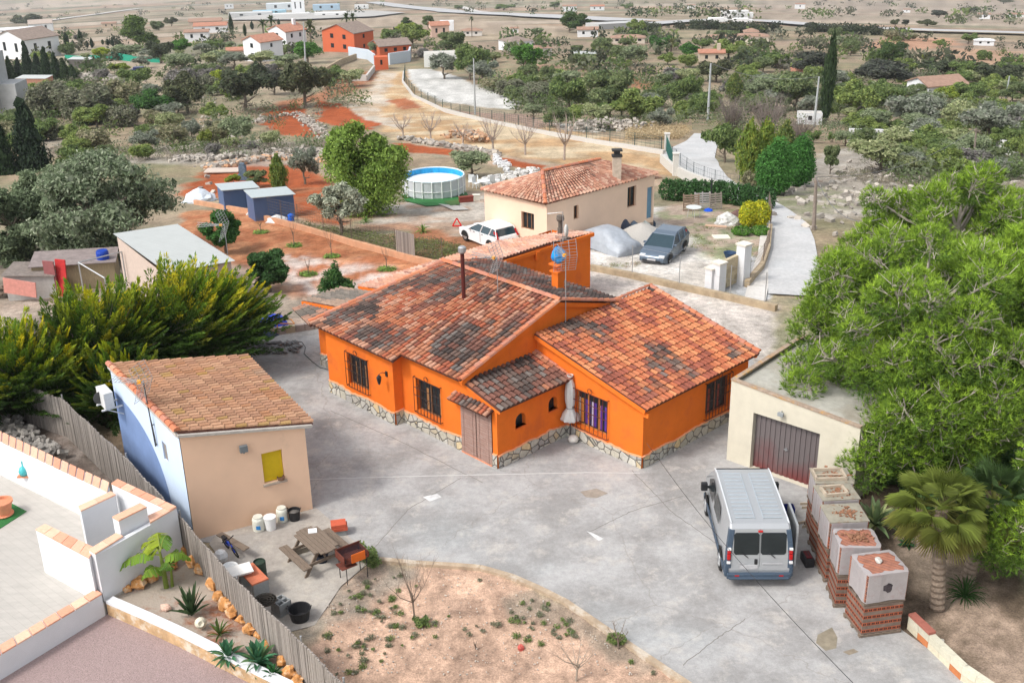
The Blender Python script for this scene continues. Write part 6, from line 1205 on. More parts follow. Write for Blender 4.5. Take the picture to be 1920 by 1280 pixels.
bx = thing('block_bench', 'pile of terracotta slabs and boards beside the barbecue', 'slab pile', P3(636, 1000), .2); mb = MB(); mb.box((0, 0, .36), (.46, .36, .10)); mb.box((.02, 0, .25), (.5, .4, .1)); mb.build('clay_slab', mat('clay_red', (.50, .10, .05), var=.15, scale=9), bx); mb = MB(); mb.box((0, 0, .10), (.44, .34, .2)); mb.build('base_block', GREYB, bx)
# wire across the yard
mb = MB(); a_ = GZ(1235, 860, 1.2); b_ = GZ(1610, 1290, 6.5); P = [np.array(a_)*(1-t_)+np.array(b_)*t_-np.array([0, 0, .25*4*t_*(1-t_)]) for t_ in np.linspace(0, 1, 24)]; p0 = GZ(1212, 830, 1.6)
mb.tube([p0]+P, .008, 4); tag(mb.build('cable', BLACKP), 'thin dark cable crossing above the yard past the van', 'cable')
# stains, sheets
for i, (pts, c, nm2) in enumerate([([(1533, 1190), (1560, 1176), (1570, 1195), (1568, 1215), (1548, 1220), (1530, 1205)], (.22, .19, .14), 'oil_stain'), ([(1580, 1222), (1600, 1216), (1610, 1222), (1592, 1228)], (.24, .20, .15), 'oil_stain'), ([(1088, 922), (1118, 916), (1140, 925), (1118, 934), (1098, 932)], (.28, .24, .20), 'patch'), ([(793, 932), (820, 926), (828, 932), (806, 940)], (.72, .72, .70), 'patch'), ([(1100, 996), (1108, 998), (1132, 1010), (1122, 1014)], (.75, .75, .74), 'patch')]): sheet(nm2, [GZ(*p) for p in pts], .0165, mat('stain_%d' % i, c if i < 3 else (.56, .56, .56), var=.35, scale=3), th=.003)
mb = MB(); K = [GZ(*p) for p in [(580, 899), (700, 895), (820, 892), (960, 889), (1100, 886), (1200, 887)]]
for i in range(len(K)-1): d = K[i+1]-K[i]; nn = np.array([-d[1], d[0]])/np.hypot(*d[:2])*.018; mb.prism([K[i][:2]-nn, K[i+1][:2]-nn, K[i+1][:2]+nn, K[i][:2]+nn], .012, .0165)
tag(mb.build('mortar_line', mat('mortar_pale', (.52, .51, .50), var=.1)), kind='structure')
for L_ in ([(620, 770), (760, 832), (905, 905)], [(1185, 882), (1262, 962), (1345, 1020)], [(1280, 1247), (1345, 1196), (1398, 1160)], [(690, 1040), (765, 955), (865, 896)], [(1100, 1000), (1180, 960), (1280, 930)]):
    mb = MB(); K = [GZ(*p) for p in L_]; R = RND(int(L_[0][0])); Q_ = [K[i]*(1-t_)+K[i+1]*t_+np.array([R.gauss(0, .012), R.gauss(0, .012), 0]) for i in range(len(K)-1) for t_ in np.linspace(0, 1, 14)]
    for i in range(len(Q_)-1):
        d = Q_[i+1]-Q_[i]; l_ = np.hypot(*d[:2])
        if l_ > .02: nn = np.array([-d[1], d[0]])/l_*.009; mb.prism([Q_[i][:2]-nn, Q_[i+1][:2]-nn, Q_[i+1][:2]+nn, Q_[i][:2]+nn], .012, .015)
    tag(mb.build('slab_joint', mat('joint_dark', (.17, .155, .14))), kind='structure')
for i, (x_, y_, w_, h_, lb) in enumerate([(1690, 905, 1.6, .9, 'dark shrub beneath the pine beside the foxtail agave'), (1880, 1020, 1.5, 1.0, 'dark green shrub at the right edge behind the leaning palm'), (1725, 950, 1.4, .8, 'dark green shrub behind the clump of aloes'), (1905, 905, 1.8, 1.4, 'tall shrub under the pine at the right edge')]): bushlet(lb, x_, y_, w_, h_, [(.04, .085, .025), (.055, .11, .03), (.03, .06, .02)], 70+i, n=2600, size=.06)
# hose by the house
mb = MB(); mb.tube([(*GZ(x_, y_)[:2], .03) for x_, y_ in [(548, 640), (566, 642), (573, 652), (570, 664), (585, 678), (600, 690), (622, 696)]], .014, 5); tag(mb.build('hose', BLACKP), 'thin dark hose curling over the concrete left of the house', 'hose')
small('rolled_tarp', 'pile of roof slates and rubble in front of the golden conifer', 'rubble pile', 505, 655, lambda m_: [m_.box((RND(k).uniform(-1.3, 1.3), RND(k+99).uniform(-.5, .5), .06+.1*RND(k+7).random()), (.28, .2, .04), RND(k).uniform(0, 6), tuple([.16*RND(k).uniform(.6, 1.4)]*3), tilt=(Vector((1, 0, 0)), RND(k+3).uniform(-.7, .7))) for k in range(90)], ATT)
small('blue_tarp', 'crumpled bright blue tarpaulin heap beside the golden conifer', 'tarpaulin', 512, 612, lambda m_: m_.lathe([(.75, 0), (.66, .2), (.5, .42), (.2, .55), (0, .6)], (0, 0, 0), 9), mat('tarp_blue', (.02, .05, .45), rough=.4, var=.5, scale=4, bump=1., bscale=3)); small('navy_tarp', 'dark navy plastic sheet lying over the rubble left of the house', 'tarpaulin', 480, 628, lambda m_: m_.lathe([(1.0, 0), (.85, .18), (.6, .35), (.2, .42), (0, .4)], (0, 0, 0), 8, None, 1.1, .7), mat('tarp_navy', (.03, .05, .09), rough=.35, var=.5, scale=4, bump=1., bscale=3))
cf = thing('wooden_chair_frame', 'broken orange wooden chair frame lying on the tarpaulin heap', 'chair frame', P3(535, 612, .3), .5); mb = MB(); mb.beam((-.4, -.2, .3), (.35, -.25, .15), .04, .04); mb.beam((-.4, .25, .35), (.35, .2, .2), .04, .04); mb.beam((-.4, -.2, .3), (-.4, .25, .35), .04, .04); mb.beam((.35, -.25, .15), (.35, .2, .2), .04, .04); mb.beam((-.4, -.2, .3), (-.45, -.2, .0), .04, .04); mb.build('frame', mat('orange_timber', (.50, .22, .07)), cf)
small('low_stone_wall', 'short low block wall between the tarpaulins and the house', 'wall', 552, 622, lambda m_: [m_.box((-1.0+.42*k, .0, .16+.0), (.40, .2, .32), 0, (.38*RND(k).uniform(.8, 1.1), .32*RND(k).uniform(.8, 1.1), .25)) for k in range(6)], ATT, rz=.35)
# ================================================================ BEIGE NEIGHBOUR HOUSE
zb = -.95; ze = 1.72; zr = 2.95
eF = GZ(1023, 384, ze); eL = GZ(900, 356, ze); eR = GZ(1235, 326, ze); rA = GZ(1017, 323, zr); rB = GZ(1125, 300, zr); eB = eL+(eR-eF)*.98
nb = thing('beige_bungalow', 'beige bungalow with hipped pink clay tile roof behind the orange house', 'house', (eF[0], eF[1], 0)); O_ = np.array([eF[0], eF[1], 0.]); cF, cL, cR, cB = [(p-O_) for p in (eF, eL, eR, eB)]
cc = (cF+cR+cL+cB)/4; I = lambda p, f=.955: cc[:2]+(p[:2]-cc[:2])*f
NBW = mat('beige_render', (.76, .57, .43), var=.06, scale=1, bump=.1, bscale=30)
mb = MB(); L1 = np.hypot(*(I(cR)-I(cF))); L2 = np.hypot(*(I(cF)-I(cL)))
hl = [(L1*.235, L1*.28, .35, 1.15), (L1*.735, L1*.82, .1, 1.35), (L1*.93, L1*.985, zb, 1.0)]; hf = [(L2*.60, L2*.80, -.05, .95)]
wall(mb, I(cF), I(cR), zb-.3, ze, ze, hl, dep=.2); wall(mb, I(cL), I(cF), zb-1.2, ze, ze, hf, dep=.2); wall(mb, I(cR), I(cB), zb-.5, ze, ze); wall(mb, I(cB), I(cL), zb-1, ze, ze); mb.build('wall', NBW, nb)
for h in hl[:2]: window(nb, I(cF), I(cR), h, dep=.15)
window(nb, I(cL), I(cF), hf[0], dep=.15, bars=2)
mb = MB(); mb.quad(*[wpt(I(cF), I(cR), u, z, -.1) for u, z in ((hl[2][0], zb-.2), (hl[2][1], zb-.2), (hl[2][1], 1.0), (hl[2][0], 1.0))]); o = mb.build('door', mat('blue_door', (.14, .27, .38), var=.15), nb); o['label'] = 'faded blue back door'
PKR = [(.52, .27, .18), (.58, .33, .23), (.46, .22, .15), (.60, .38, .28), (.42, .21, .15)]; dz = np.array([0, 0, .03]); a1, a2 = rA-O_, rB-O_
for q, (p0, p1, p2, p3) in enumerate(((cF, cR, a2, a1), (cL, cF, a1, a1), (cR, cB, a2, a2), (cB, cL, a1, a2))):
    mb = MB(); tiles(mb, p0+dz, p1+dz, p2+dz, p3+dz, dark=.16, seed=50+q, pal=PKR, dpal=[(.22, .13, .10), (.30, .17, .12)], expo=.34, pitch=.26)
    if q == 0: caps(mb, cF+dz*2, a1+dz*2, .12); caps(mb, a1+dz*2, a2+dz*2, .12)
    mb.build('roof_slope', TILE, nb)
mb = MB(); ch = GZ(1156, 334, 2.0)-O_; mb.box((ch[0], ch[1], 2.55), (.5, .42, 1.5)); nc_ = mb.build('chimney', mat('chimney_stone', (.46, .38, .30), var=.25, scale=5), nb); mb = MB(); mb.box((ch[0], ch[1], 3.34), (.6, .5, .1)); mb.box((ch[0], ch[1], 3.5), (.34, .3, .26)); mb.box((ch[0], ch[1], 3.66), (.6, .5, .08)); mb.build('chimney_cowl', mat('cowl_dark', (.03, .03, .03)), nc_)
mb = MB(); s0 = I(cR); mb.box8([(*(v), z) for z in (ze-.35, ze-.28) for v in (s0+np.array([-.9, -.3]), s0+np.array([.5, .3]), s0+np.array([.3, 1.6]), s0+np.array([-1, 1]))]); mb.build('lean_to_roof', mat('brown_sheet', (.34, .20, .13), var=.2), nb)

# ================================================================ CARS
def car(name, label, loc, az, paint, L=4.15, H=1.46, W_=1.72, flip=False):
    t_ = thing(name, label, 'car', loc, az); t_.scale = (.95,)*3; h2 = W_/2
    pr_ = [(-.02, .35), (0, .62), (.06, .88), (.16, .98), (.9, .95), (2.6, .92), (3.0, .89), (3.75, .77), (L-.08, .66), (L, .5), (L-.02, .32), (L-.3, .2), (.3, .2)]
    hw = lambda x, z: h2*(1-.16*max(0, (x-L+.7)/.7)**1.5)*(1-.05*max(0, .4-x)/.4)*(1-.05*max(0, z-.8))
    mb = MB(); loft(mb, pr_, hw, .04); mb.build('body', paint, t_, smooth=True)
    rf_ = [(.42, H-.06), (.75, H), (1.9, H+.01), (2.4, H-.07)]; zb_ = .90
    def cab(x, z): return h2*(.97-.24*((z-.9)/(H-.9)))
    mb = MB(); pr2 = [(.10, zb_), (.42, H-.09), (.75, H-.03), (1.7, H-.02), (2.15, H-.10), (3.05, zb_-.02)]; loft(mb, pr2, cab, .0, ys=(-1, 0, 1)); mb.build('window_glass', mat('car_glass', (.02, .045, .06), rough=.06, spec=.7), t_)
    mb = MB(); loft(mb, [(.40, H-.11), (.44, H-.05), (.75, H+.0), (1.7, H+.005), (2.13, H-.075), (2.17, H-.11)], lambda x, z: cab(x, z)+.008, .02); mb.build('roof', paint, t_)
    mb = MB()
    for s_ in (-1, 1):
        for (xa, za, xb, zb2) in ((.08, zb_, .44, H-.06), (3.07, zb_-.02, 2.13, H-.09), (1.75, zb_-.01, 1.6, H), (.9, zb_-.01, .72, H)): mb.beam((xa, s_*(cab(xa, za)+.003), za), (xb, s_*(cab(xb, zb2)+.003), zb2), .05, .07)
    mb.build('pillars', paint, t_)
    for s_ in (-1, 1):
        mb = MB(); mb.box((L-.16, s_*(h2-.30), .64), (.26, .34, .13)); mb.build('headlight', mat('headlamp', (.62, .64, .66), rough=.15), t_, bevel=.03); mb = MB(); mb.box8([(x, s_*y, z) for z in (.86, 1.24) for x, y in ((.02+(z-.86)*.5, h2*.80), (.32+(z-.86)*.5, h2*.80), (.32+(z-.86)*.5, h2*.955-(z-.86)*.25), (.02+(z-.86)*.5, h2*.955-(z-.86)*.25))]); mb.build('tail_light', mat('tail_red'), t_)
        mb = MB(); mb.box((2.75, s_*(h2+.06), .98), (.14, .16, .11)); mb.build('wing_mirror', paint, t_, bevel=.02)
        mb = MB()
        for x in (.78, L-.82): mb.add([(x+.37*math.cos(a_), s_*(hw(x, .5)+.006), max(.22, .33+.37*math.sin(a_))) for a_ in np.linspace(0, pi, 12)], [tuple(range(12)) if s_ < 0 else tuple(range(12))[::-1]])
        mb.build('wheel_arch', RUBBER, t_); mb = MB()
        for x in (1.72,): mb.box((x, s_*(h2*.995), .62), (.012, .012, .6))
        for x in (1.5, 2.35): mb.box((x, s_*(h2*.998), .84), (.16, .02, .03))
        mb.build('door_trim', BLACKP, t_)
    mb = MB(); mb.box((L-.01, 0, .36), (.06, W_*.62, .12)); mb.box((-.01, 0, .45), (.04, W_*.5, .05)); mb.build('grille', BLACKP, t_, bevel=.01); mb = MB(); mb.box((L+.015, 0, .46), (.02, .5, .11)); mb.build('licence_plate', mat('blurred_plate'), t_)
    wheelset(t_, (.78, L-.82), h2-.13, r=.31, w_=.2); return t_
def place_car(pf, pr, side, **k):
    f = G(*pf); r = G(*pr); az = math.atan2(f[1]-r[1], f[0]-r[0]); d = np.array([math.cos(az), math.sin(az)]); nn = np.array([-d[1], d[0]])*side; W_ = k.get('W_', 1.72); q = r[:2]-d*.78-nn*(W_/2-.05); return (q[0], q[1], float(zt(*(q+d*2)))-.0), az
l_, a_ = place_car((868, 452), (917, 466), 1); 
car('white_car', 'white hatchback with red tail lamps parked by the beige bungalow', l_, a_, carpaint('white_paint', (.76, .77, .78), .25))
l_, a_ = place_car((1258, 492), (1284, 475), 1); car('blue_grey_car', 'blue grey hatchback facing the camera on the gravel yard', l_, a_, carpaint('bluegrey_paint', (.12, .16, .21), .25, .3))
# covered car
cp = G(1145, 474); cv = thing('covered_car', 'car hidden under a wrinkled silver grey cover', 'covered car', (cp[0], cp[1]+.9, cp[2]), math.radians(128))
mb = MB(); R = RND(12); pr_ = [(-2.05, 0), (-2.1, .5), (-1.9, .85), (-1.2, .98), (-.75, 1.35), (-.2, 1.5), (.7, 1.48), (1.4, 1.15), (2.0, .85), (2.1, .4), (2.05, 0)]; V = []; ys = np.linspace(-1, 1, 17)
for s_ in ys:
    for (x, z) in pr_: x *= .9; z *= .80; k = 1-abs(s_)**5*.55; V.append((x*(1-.06*s_*s_)+R.uniform(-.03, .03), s_*.98*(1.04-.18*(z/1.5))+R.uniform(-.02, .02), z*k*(1 if z < .3 else 1)+R.uniform(-.02, .02)))
n = len(pr_)
for j, s_ in ((0, -1), (len(ys)-1, 1)): pass
mb.add(V, [(j*n+k, (j+1)*n+k, (j+1)*n+k+1, j*n+k+1) for j in range(len(ys)-1) for k in range(n-1)])
for (j, sg) in ((0, -1), (len(ys)-1, 1)):
    for k in range(n-1): a1_, b1_ = V[j*n+k], V[j*n+k+1]; mb.quad(a1_, b1_, (b1_[0], b1_[1]*1.04, .02), (a1_[0], a1_[1]*1.04, .02))
mb.build('cover', mat('silver_cover', (.33, .36, .40), rough=.4, var=.2, scale=2.2, bump=.9, bscale=4), cv, smooth=True)
gp = G(1210, 466); mb = MB(); n = 26; V = []; R = RND(6)
for i in range(7):
    r_ = 2.0*(1-i/6)**.9; z = 1.15*(i/6)**.9
    for k in range(n): a_ = 2*pi*k/n; V.append((r_*math.cos(a_)*(1+.08*math.sin(3*a_)), r_*math.sin(a_)*.9, z+R.uniform(-.02, .02)-.1))
mb.add(V, [(i*n+k, i*n+(k+1) % n, (i+1)*n+(k+1) % n, (i+1)*n+k) for i in range(6) for k in range(n)]); tag(mb.build('gravel_heap', mat('gravel_pale', (.44, .42, .39), var=.15, scale=20, bump=.8), loc=(gp[0], gp[1]+1.6, gp[2]), smooth=True), 'pale gravel heap between covered car and blue grey car', 'gravel heap', kind=None)
# things along the beige wall
def lump(name, label, cat, px, py, w_, h, m, seed, sy=.8):
    R = RND(seed); mb = MB(); n = 11; V = []
    for i in range(6):
        f = i/5; r_ = w_/2*(1-f**2.2)+.02
        for k in range(n): a_ = 2*pi*k/n; q = r_*R.uniform(.82, 1.12); V.append((q*math.cos(a_), q*math.sin(a_)*sy, h*f))
    mb.add(V, [(i*n+k, i*n+(k+1) % n, (i+1)*n+(k+1) % n, (i+1)*n+k) for i in range(5) for k in range(n)]+[tuple(5*n+k for k in range(n))]); p = G(px, py); return tag(mb.build(name, m, loc=p), label, cat)
NAVY = mat('navy_tarp_sheet', (.035, .045, .075), rough=.5, var=.3, scale=3, bump=.7)
lump('covered_pile', 'pile under a navy tarpaulin against the beige wall', 'covered pile', 1168, 438, 1.1, 1.05, NAVY, 1); lump('covered_pile', 'lower slate blue covered pile right of the navy tarpaulin pile', 'covered pile', 1188, 436, .9, .75, mat('slate_tarp', (.10, .14, .19), rough=.5, var=.3), 2); lump('refuse_bags', 'heap of white and green bags near the blue door', 'bags', 1206, 430, 1.0, .62, mat('bags_white', (.50, .54, .50), var=.6, scale=5), 3); lump('dark_bin', 'dark blue tub by the blue door', 'bin', 1222, 425, .5, .5, mat('bin_dark', (.03, .05, .08)), 4, 1)
small('hand_trolley', 'bright blue hand trolley leaning on the beige wall', 'trolley', 1130, 442, lambda m_: [m_.beam((-.25, 0, 0), (.05, .1, 1.0), .35, .05), m_.tube([(.05, .1, 1.0), (.25, .1, 1.05), (.3, .1, .85)], .02, 5), m_.box((-.1, 0, .12), (.5, .4, .04))], mat('trolley_blue', (.02, .06, .45), rough=.4), z=None)
wt = thing('warning_triangle', 'red warning triangle standing in front of the white car', 'warning triangle', G(857, 426)); mb = MB()
tri = [Vector((-.28, 0, .08)), Vector((.28, 0, .08)), Vector((0, 0, .58))]
for i in range(3): mb.beam(tri[i], tri[(i+1) % 3], .02, .08)
mb.build('triangle', mat('warning_red', (.70, .02, .02)), wt)
sp0 = G(1060, 444); 
def miniplant(label, px, py, L, n, col, seed, name='small_palm', cat='palm'): p = G(px, py); return rosette(name, label, cat, (p[0], p[1], p[2]), n, L, L*.09, col, seed, el=(5, 85), curl=.5)
miniplant('small fan palm growing against the corner of the beige bungalow', 1060, 440, 1.25, 60, (.10, .13, .06), 1); miniplant('young bright green palm beside the gravel drive', 793, 436, .8, 22, (.16, .26, .06), 2); miniplant('bright green yucca at the foot of the pepper tree', 686, 418, .7, 24, (.16, .28, .07), 3)
# pallets leaning against the hedge, junk
for i, (x_, y_, s_) in enumerate([(1296, 396, 1.0), (1318, 392, 1.0), (1343, 393, .8)]):
    t_ = thing('leaning_pallet', ['brown wooden pallet leaning at the left of the row by the hedge', 'pale grey wooden pallet in the middle of the row by the hedge', 'weathered pallet at the right of the row beside the black board'][i], 'pallet', G(x_, y_), .1*i); mb = MB(); c = [(.26, .19, .14), (.42, .40, .38), (.30, .26, .22)][i]
    for k in range(7): mb.box((0, .05+.03*k, .10+.15*k), (1.1*s_, .025, .10), 0, c, )
    for x in (-.5, 0, .5): mb.beam((x*s_, .08, 0), (x*s_, .32, 1.1), .08, .06, c)
    mb.build('slats', ATT, t_)
small('black_board', 'tall black board standing between the leaning pallets', 'board', 1333, 388, lambda m_: m_.beam((0, 0, 0), (0, .25, 1.9), .22, .05), BLACKP, z=None); lump('blue_cloth', 'bright blue cloth on the ground before the pallets', 'cloth', 1328, 396, .6, .22, mat('cloth_blue', (.01, .08, .55)), 5); small('glass_table', 'small table with a pale round top before the pallets', 'table', 1300, 408, lambda m_: [m_.lathe([(.5, .68), (.5, .71), (0, .71)], (0, 0, 0), 14)]+[m_.tube([(x, y, 0), (x*.8, y*.8, .68)], .015, 4) for x, y in ((-.4, 0), (.4, 0), (0, .4), (0, -.4))], mat('table_pale', (.55, .57, .56), rough=.3), z=None)
lump('scrap_heap', 'white plastic chairs and scrap heaped beside the yellow shrub', 'scrap heap', 1363, 420, 1.6, .8, mat('scrap_white', (.48, .48, .46), var=.7, scale=5), 6); lump('scrap_heap', 'heap of dark pots and red scrap left of the yellow shrub', 'scrap heap', 1382, 412, 1.3, .7, mat('scrap_dark', (.12, .07, .06), var=.8, scale=5), 7); small('cream_board', 'cream shower tray lying flat on the grass', 'shower tray', 1352, 446, lambda m_: [m_.box((0, 0, .05), (.95, .75, .08)), m_.lathe([(.05, .09), (.05, .1), (0, .1)], (.1, 0, 0), 8)], mat('cream_board', (.66, .63, .52)), z=None, rz=.05); small('wooden_board', 'pink plywood board on the ground before the scrap heaps', 'board', 1342, 425, lambda m_: m_.box((0, 0, .05), (1.3, .35, .03), -.3), mat('ply', (.50, .33, .23)), z=None); small('blue_tub', 'dark blue tub lying beside the stone block wall', 'tub', 1368, 483, lambda m_: m_.lathe([(.22, 0), (.34, .3), (.36, .3), (.3, .27), (.2, .05), (0, .05)], (0, 0, 0), 14), mat('tub_blue', (.03, .06, .12)), z=None)
# ================================================================ POOL
pf = G(815, 374); m_p = mpp(pf); pr0 = 58*m_p; pc = pf[:2]+pf[:2]/np.hypot(*pf[:2])*pr0; pz = float(zt(*pf[:2]))-.05; pool = thing('frame_pool', 'round grey frame pool with blue liner and white cover on the water', 'swimming pool', (pc[0], pc[1], pz)); H_ = 1.30
mb = MB(); mb.lathe([(pr0*.97, 0), (pr0, .1), (pr0, H_), (pr0*.985, H_)], (0, 0, 0), 48, caps=False); mb.build('outer_wall', mat('pool_grey', (.50, .52, .55), rough=.5, var=.06), pool, smooth=False); mb = MB(); V = []; n = 48
for r_, z in ((pr0*.985, H_), (pr0*.975, .2)):
    for k in range(n): a_ = 2*pi*k/n; V.append((r_*math.cos(a_), r_*math.sin(a_), z))
mb.add(V, [(k, n+k, n+(k+1) % n, (k+1) % n) for k in range(n)]); mb.build('liner', mat('pool_blue', (.02, .30, .60), rough=.4, var=.35, scale=3), pool); mb = MB(); mb.lathe([(pr0*.975, H_-.42), (pr0*.9, H_-.40), (0, H_-.40)], (0, 0, 0), 48); mb.build('water_cover', mat('pool_white', (.75, .80, .82), rough=.25, var=.05), pool)
mb = MB(); mb.tube([(pr0*1.0*math.cos(a_), pr0*1.0*math.sin(a_), H_) for a_ in np.linspace(0, 2*pi, 49)], .05, 6); mb.build('rim', mat('pool_rim', (.62, .72, .78), rough=.4), pool)
for k in range(20): a_ = 2*pi*k/20; mb = MB(); mb.tube([(pr0*1.03*math.cos(a_), pr0*1.03*math.sin(a_), 0), (pr0*1.02*math.cos(a_), pr0*1.02*math.sin(a_), H_)], .045, 5); mb.build('leg', WHITEP, pool)
mb = MB(); mb.tube([(pr0*1.015*math.cos(a_), pr0*1.015*math.sin(a_), .55) for a_ in np.linspace(0, 2*pi, 49)], .03, 4); mb.build('belt', WHITEP, pool)
def drape(name, px, m, dz, kind='structure', th=None):
    P = [G(*p) for p in px]; mb = MB(); c_ = sum(P)/len(P); n = len(P); mb.add([(p[0], p[1], float(zt(p[0], p[1]))+dz) for p in P], [tuple(range(n))]); o = mb.build(name, m)
    if o.data.polygons[0].normal.z < 0: o.data.flip_normals()
    return tag(o, kind=kind)
drape('turf', [(752, 366), (760, 378), (800, 388), (855, 384), (880, 372), (875, 362)], MATS['green_turf'], .06); drape('concrete_pad', [(822, 384), (865, 388), (880, 395), (850, 396)], CONC, .08); drape('turf', [(832, 380), (860, 376), (862, 386), (845, 388)], mat('green_turf2', (.06, .13, .03), var=.2), .10)
small('planter_box', 'long dark red planter box at the right foot of the pool', 'planter', 874, 379, lambda m_: [m_.box((0, 0, .2), (1.0, .3, .35)), m_.box((0, 0, .4), (1.06, .34, .05))], mat('planter_red', (.22, .05, .035)), z=None, rz=.3); small('white_trough', 'white and orange trough beside the red planter box', 'trough', 893, 376, lambda m_: [m_.box((0, 0, .2), (.5, .35, .4)), m_.box((0, 0, .42), (.56, .4, .04))], mat('trough_white', (.6, .58, .5)), z=None)
# garden chairs beyond the pool
CHW = mat('chair_white', (.66, .68, .68), rough=.5)
g0 = None
for i, (x_, y_) in enumerate([(884, 350), (893, 353), (901, 350), (913, 353), (921, 349), (933, 347)]):
    if g0 is None:
        g0 = thing('garden_chair', 'white plastic garden chair standing among the others right of the pool', 'chair', G(x_, y_), .4*i, 'white garden chairs by the pool'); mb = MB(); mb.box((0, 0, .42), (.48, .46, .03)); mb.build('seat', CHW, g0); mb = MB(); mb.box((0, .22, .68), (.46, .03, .5)); mb.build('backrest', CHW, g0)
        for x, y in ((-.2, -.2), (.2, -.2), (-.2, .2), (.2, .2)): mb = MB(); mb.tube([(x, y, 0), (x*.9, y*.9, .42)], .02, 4); mb.build('leg', CHW, g0)
    else: dup(g0, G(x_, y_), .9*i)
small('garden_table', 'white round garden table among the plastic chairs', 'table', 907, 356, lambda m_: [m_.lathe([(.5, .70), (.5, .74), (0, .74)], (0, 0, 0), 14), m_.tube([(0, 0, 0), (0, 0, .7)], .05, 6), m_.lathe([(.3, 0), (.05, .06)], (0, 0, 0), 8)], CHW, z=None)
mb = MB(); R = RND(14)
for k in range(130): x_ = R.uniform(905, 1010); y_ = 345-.18*(x_-905)+R.uniform(-9, 7); p = G(x_, y_); g_ = R.uniform(.4, .75); s_ = R.uniform(.12, .4); mb.box((p[0], p[1], p[2]+R.uniform(0, .35)), (s_*1.5, s_, s_*.5), R.uniform(0, 6), (g_, g_*.97, g_*.92), tilt=(Vector((1, 0, 0)), R.uniform(-.5, .5)))
for k in range(90): x_ = R.uniform(926, 955); y_ = 296+(x_-926)*.6+R.uniform(-3, 12); p = G(x_, y_); g_ = R.uniform(.5, .7); s_ = R.uniform(.12, .35); mb.box((p[0], p[1], p[2]+R.uniform(0, .3)), (s_*1.5, s_, s_*.6), R.uniform(0, 6), (g_, g_, g_))
tag(mb.build('broken_stone', ATT), 'heap of pale broken slabs and stones behind the pool', 'rubble', kind='stuff')
# ================================================================ LOW WALLS, WIRE FENCES
def lowwall(label, pts, h, th, m, name='low_wall', cat='wall', z0=None):
    t_ = MB(); P = [G(*p) for p in pts]
    for i in range(len(P)-1):
        a_, b_ = P[i], P[i+1]; d = (b_-a_)[:2]; d = d/np.hypot(*d); nn = np.array([-d[1], d[0]])*th/2; e = d*.02*(i % 2)
        for k in range(max(1, int(np.hypot(*(b_-a_)[:2])/4))):
            n_ = max(1, int(np.hypot(*(b_-a_)[:2])/4)); u = a_+(b_-a_)*k/n_; v = a_+(b_-a_)*(k+1)/n_; t_.box8([(u[0]-nn[0], u[1]-nn[1], u[2]-.3), (v[0]-nn[0], v[1]-nn[1], v[2]-.3), (v[0]+nn[0], v[1]+nn[1], v[2]-.3), (u[0]+nn[0], u[1]+nn[1], u[2]-.3), (u[0]-nn[0], u[1]-nn[1], u[2]+h), (v[0]-nn[0], v[1]-nn[1], v[2]+h), (v[0]+nn[0], v[1]+nn[1], v[2]+h), (u[0]+nn[0], u[1]+nn[1], u[2]+h)])
    return tag(t_.build(name, m), label, cat)
def wirefence(label, pts, h, step, m=None, name='wire_fence', cat='fence', wires=5, vert=.35, pr=.022, zoff=0., mesh=True):
    t_ = thing(name, label, cat, (0, 0, 0)); P = [G(*p) for p in pts]; Q = []; m = m or METAL
    for i in range(len(P)-1):
        n_ = max(1, round(np.hypot(*(P[i+1]-P[i])[:2])/step))
        for k in range(n_): Q.append(P[i]+(P[i+1]-P[i])*k/n_)
    Q.append(P[-1])
    for q in Q: mb = MB(); z = float(zt(q[0], q[1])); mb.tube([(q[0], q[1], z-.1), (q[0], q[1], z+h+zoff)], pr, 5); mb.build('post', m, t_)
    mb = MB(); rw = .003+.00005*float(np.hypot(*Q[0][:2]))
    for k in range(wires):
        z = zoff+h*(.06+.90*k/(wires-1))
        for i in range(len(Q)-1): mb.tube([(Q[i][0], Q[i][1], float(zt(*Q[i][:2]))+z), (Q[i+1][0], Q[i+1][1], float(zt(*Q[i+1][:2]))+z)], rw, 3, caps=False)
    if mesh:
        for i in range(len(Q)-1):
            L = np.hypot(*(Q[i+1]-Q[i])[:2]); n_ = int(L/vert)
            for k in range(n_): p = Q[i]+(Q[i+1]-Q[i])*(k+.5)/n_; z = float(zt(p[0], p[1])); mb.tube([(p[0], p[1], z+zoff+.05), (p[0], p[1], z+h*.96+zoff)], rw*.8, 3, caps=False)
    mb.build('wire_mesh', m, t_); return t_
OLDW = mat('old_wall_tan', (.38, .30, .20), var=.3, scale=2, bump=.6, stain=((.26, .20, .13), 1.5, .5, .7)); TWALL = mat('terracotta_wall', (.50, .27, .16), var=.2, scale=2, bump=.4)
lowwall('low tan kerb wall between the rear gravel strip and the neighbour yard', [(1106, 506), (1180, 520), (1275, 542), (1370, 563), (1455, 583)], .30, .26, OLDW); wirefence('grey wire fence on the kerb wall in front of the neighbour yard', [(1106, 506), (1185, 521), (1273, 541), (1368, 562), (1433, 577)], 1.45, 40, wires=3, zoff=.3, mesh=False)
lowwall('low terracotta coloured wall along the red orchard', [(366, 383), (470, 402), (500, 414), (560, 430), (660, 460), (780, 492), (830, 503)], .35, .22, TWALL)
wirefence('sagging wire fence with grey brush on the terracotta wall', [(500, 412), (560, 428), (660, 457), (742, 480), (830, 500)], 1.3, 3., m=mat('fence_brown', (.14, .11, .09)), wires=7, vert=.3, zoff=.3)
mb = MB(); R = RND(2); t_ = thing('reed_mat', 'weathered reed panel fixed in the wire fence of the orchard', 'reed panel', (0, 0, 0)); A_, B_ = G(744, 482), G(779, 491)
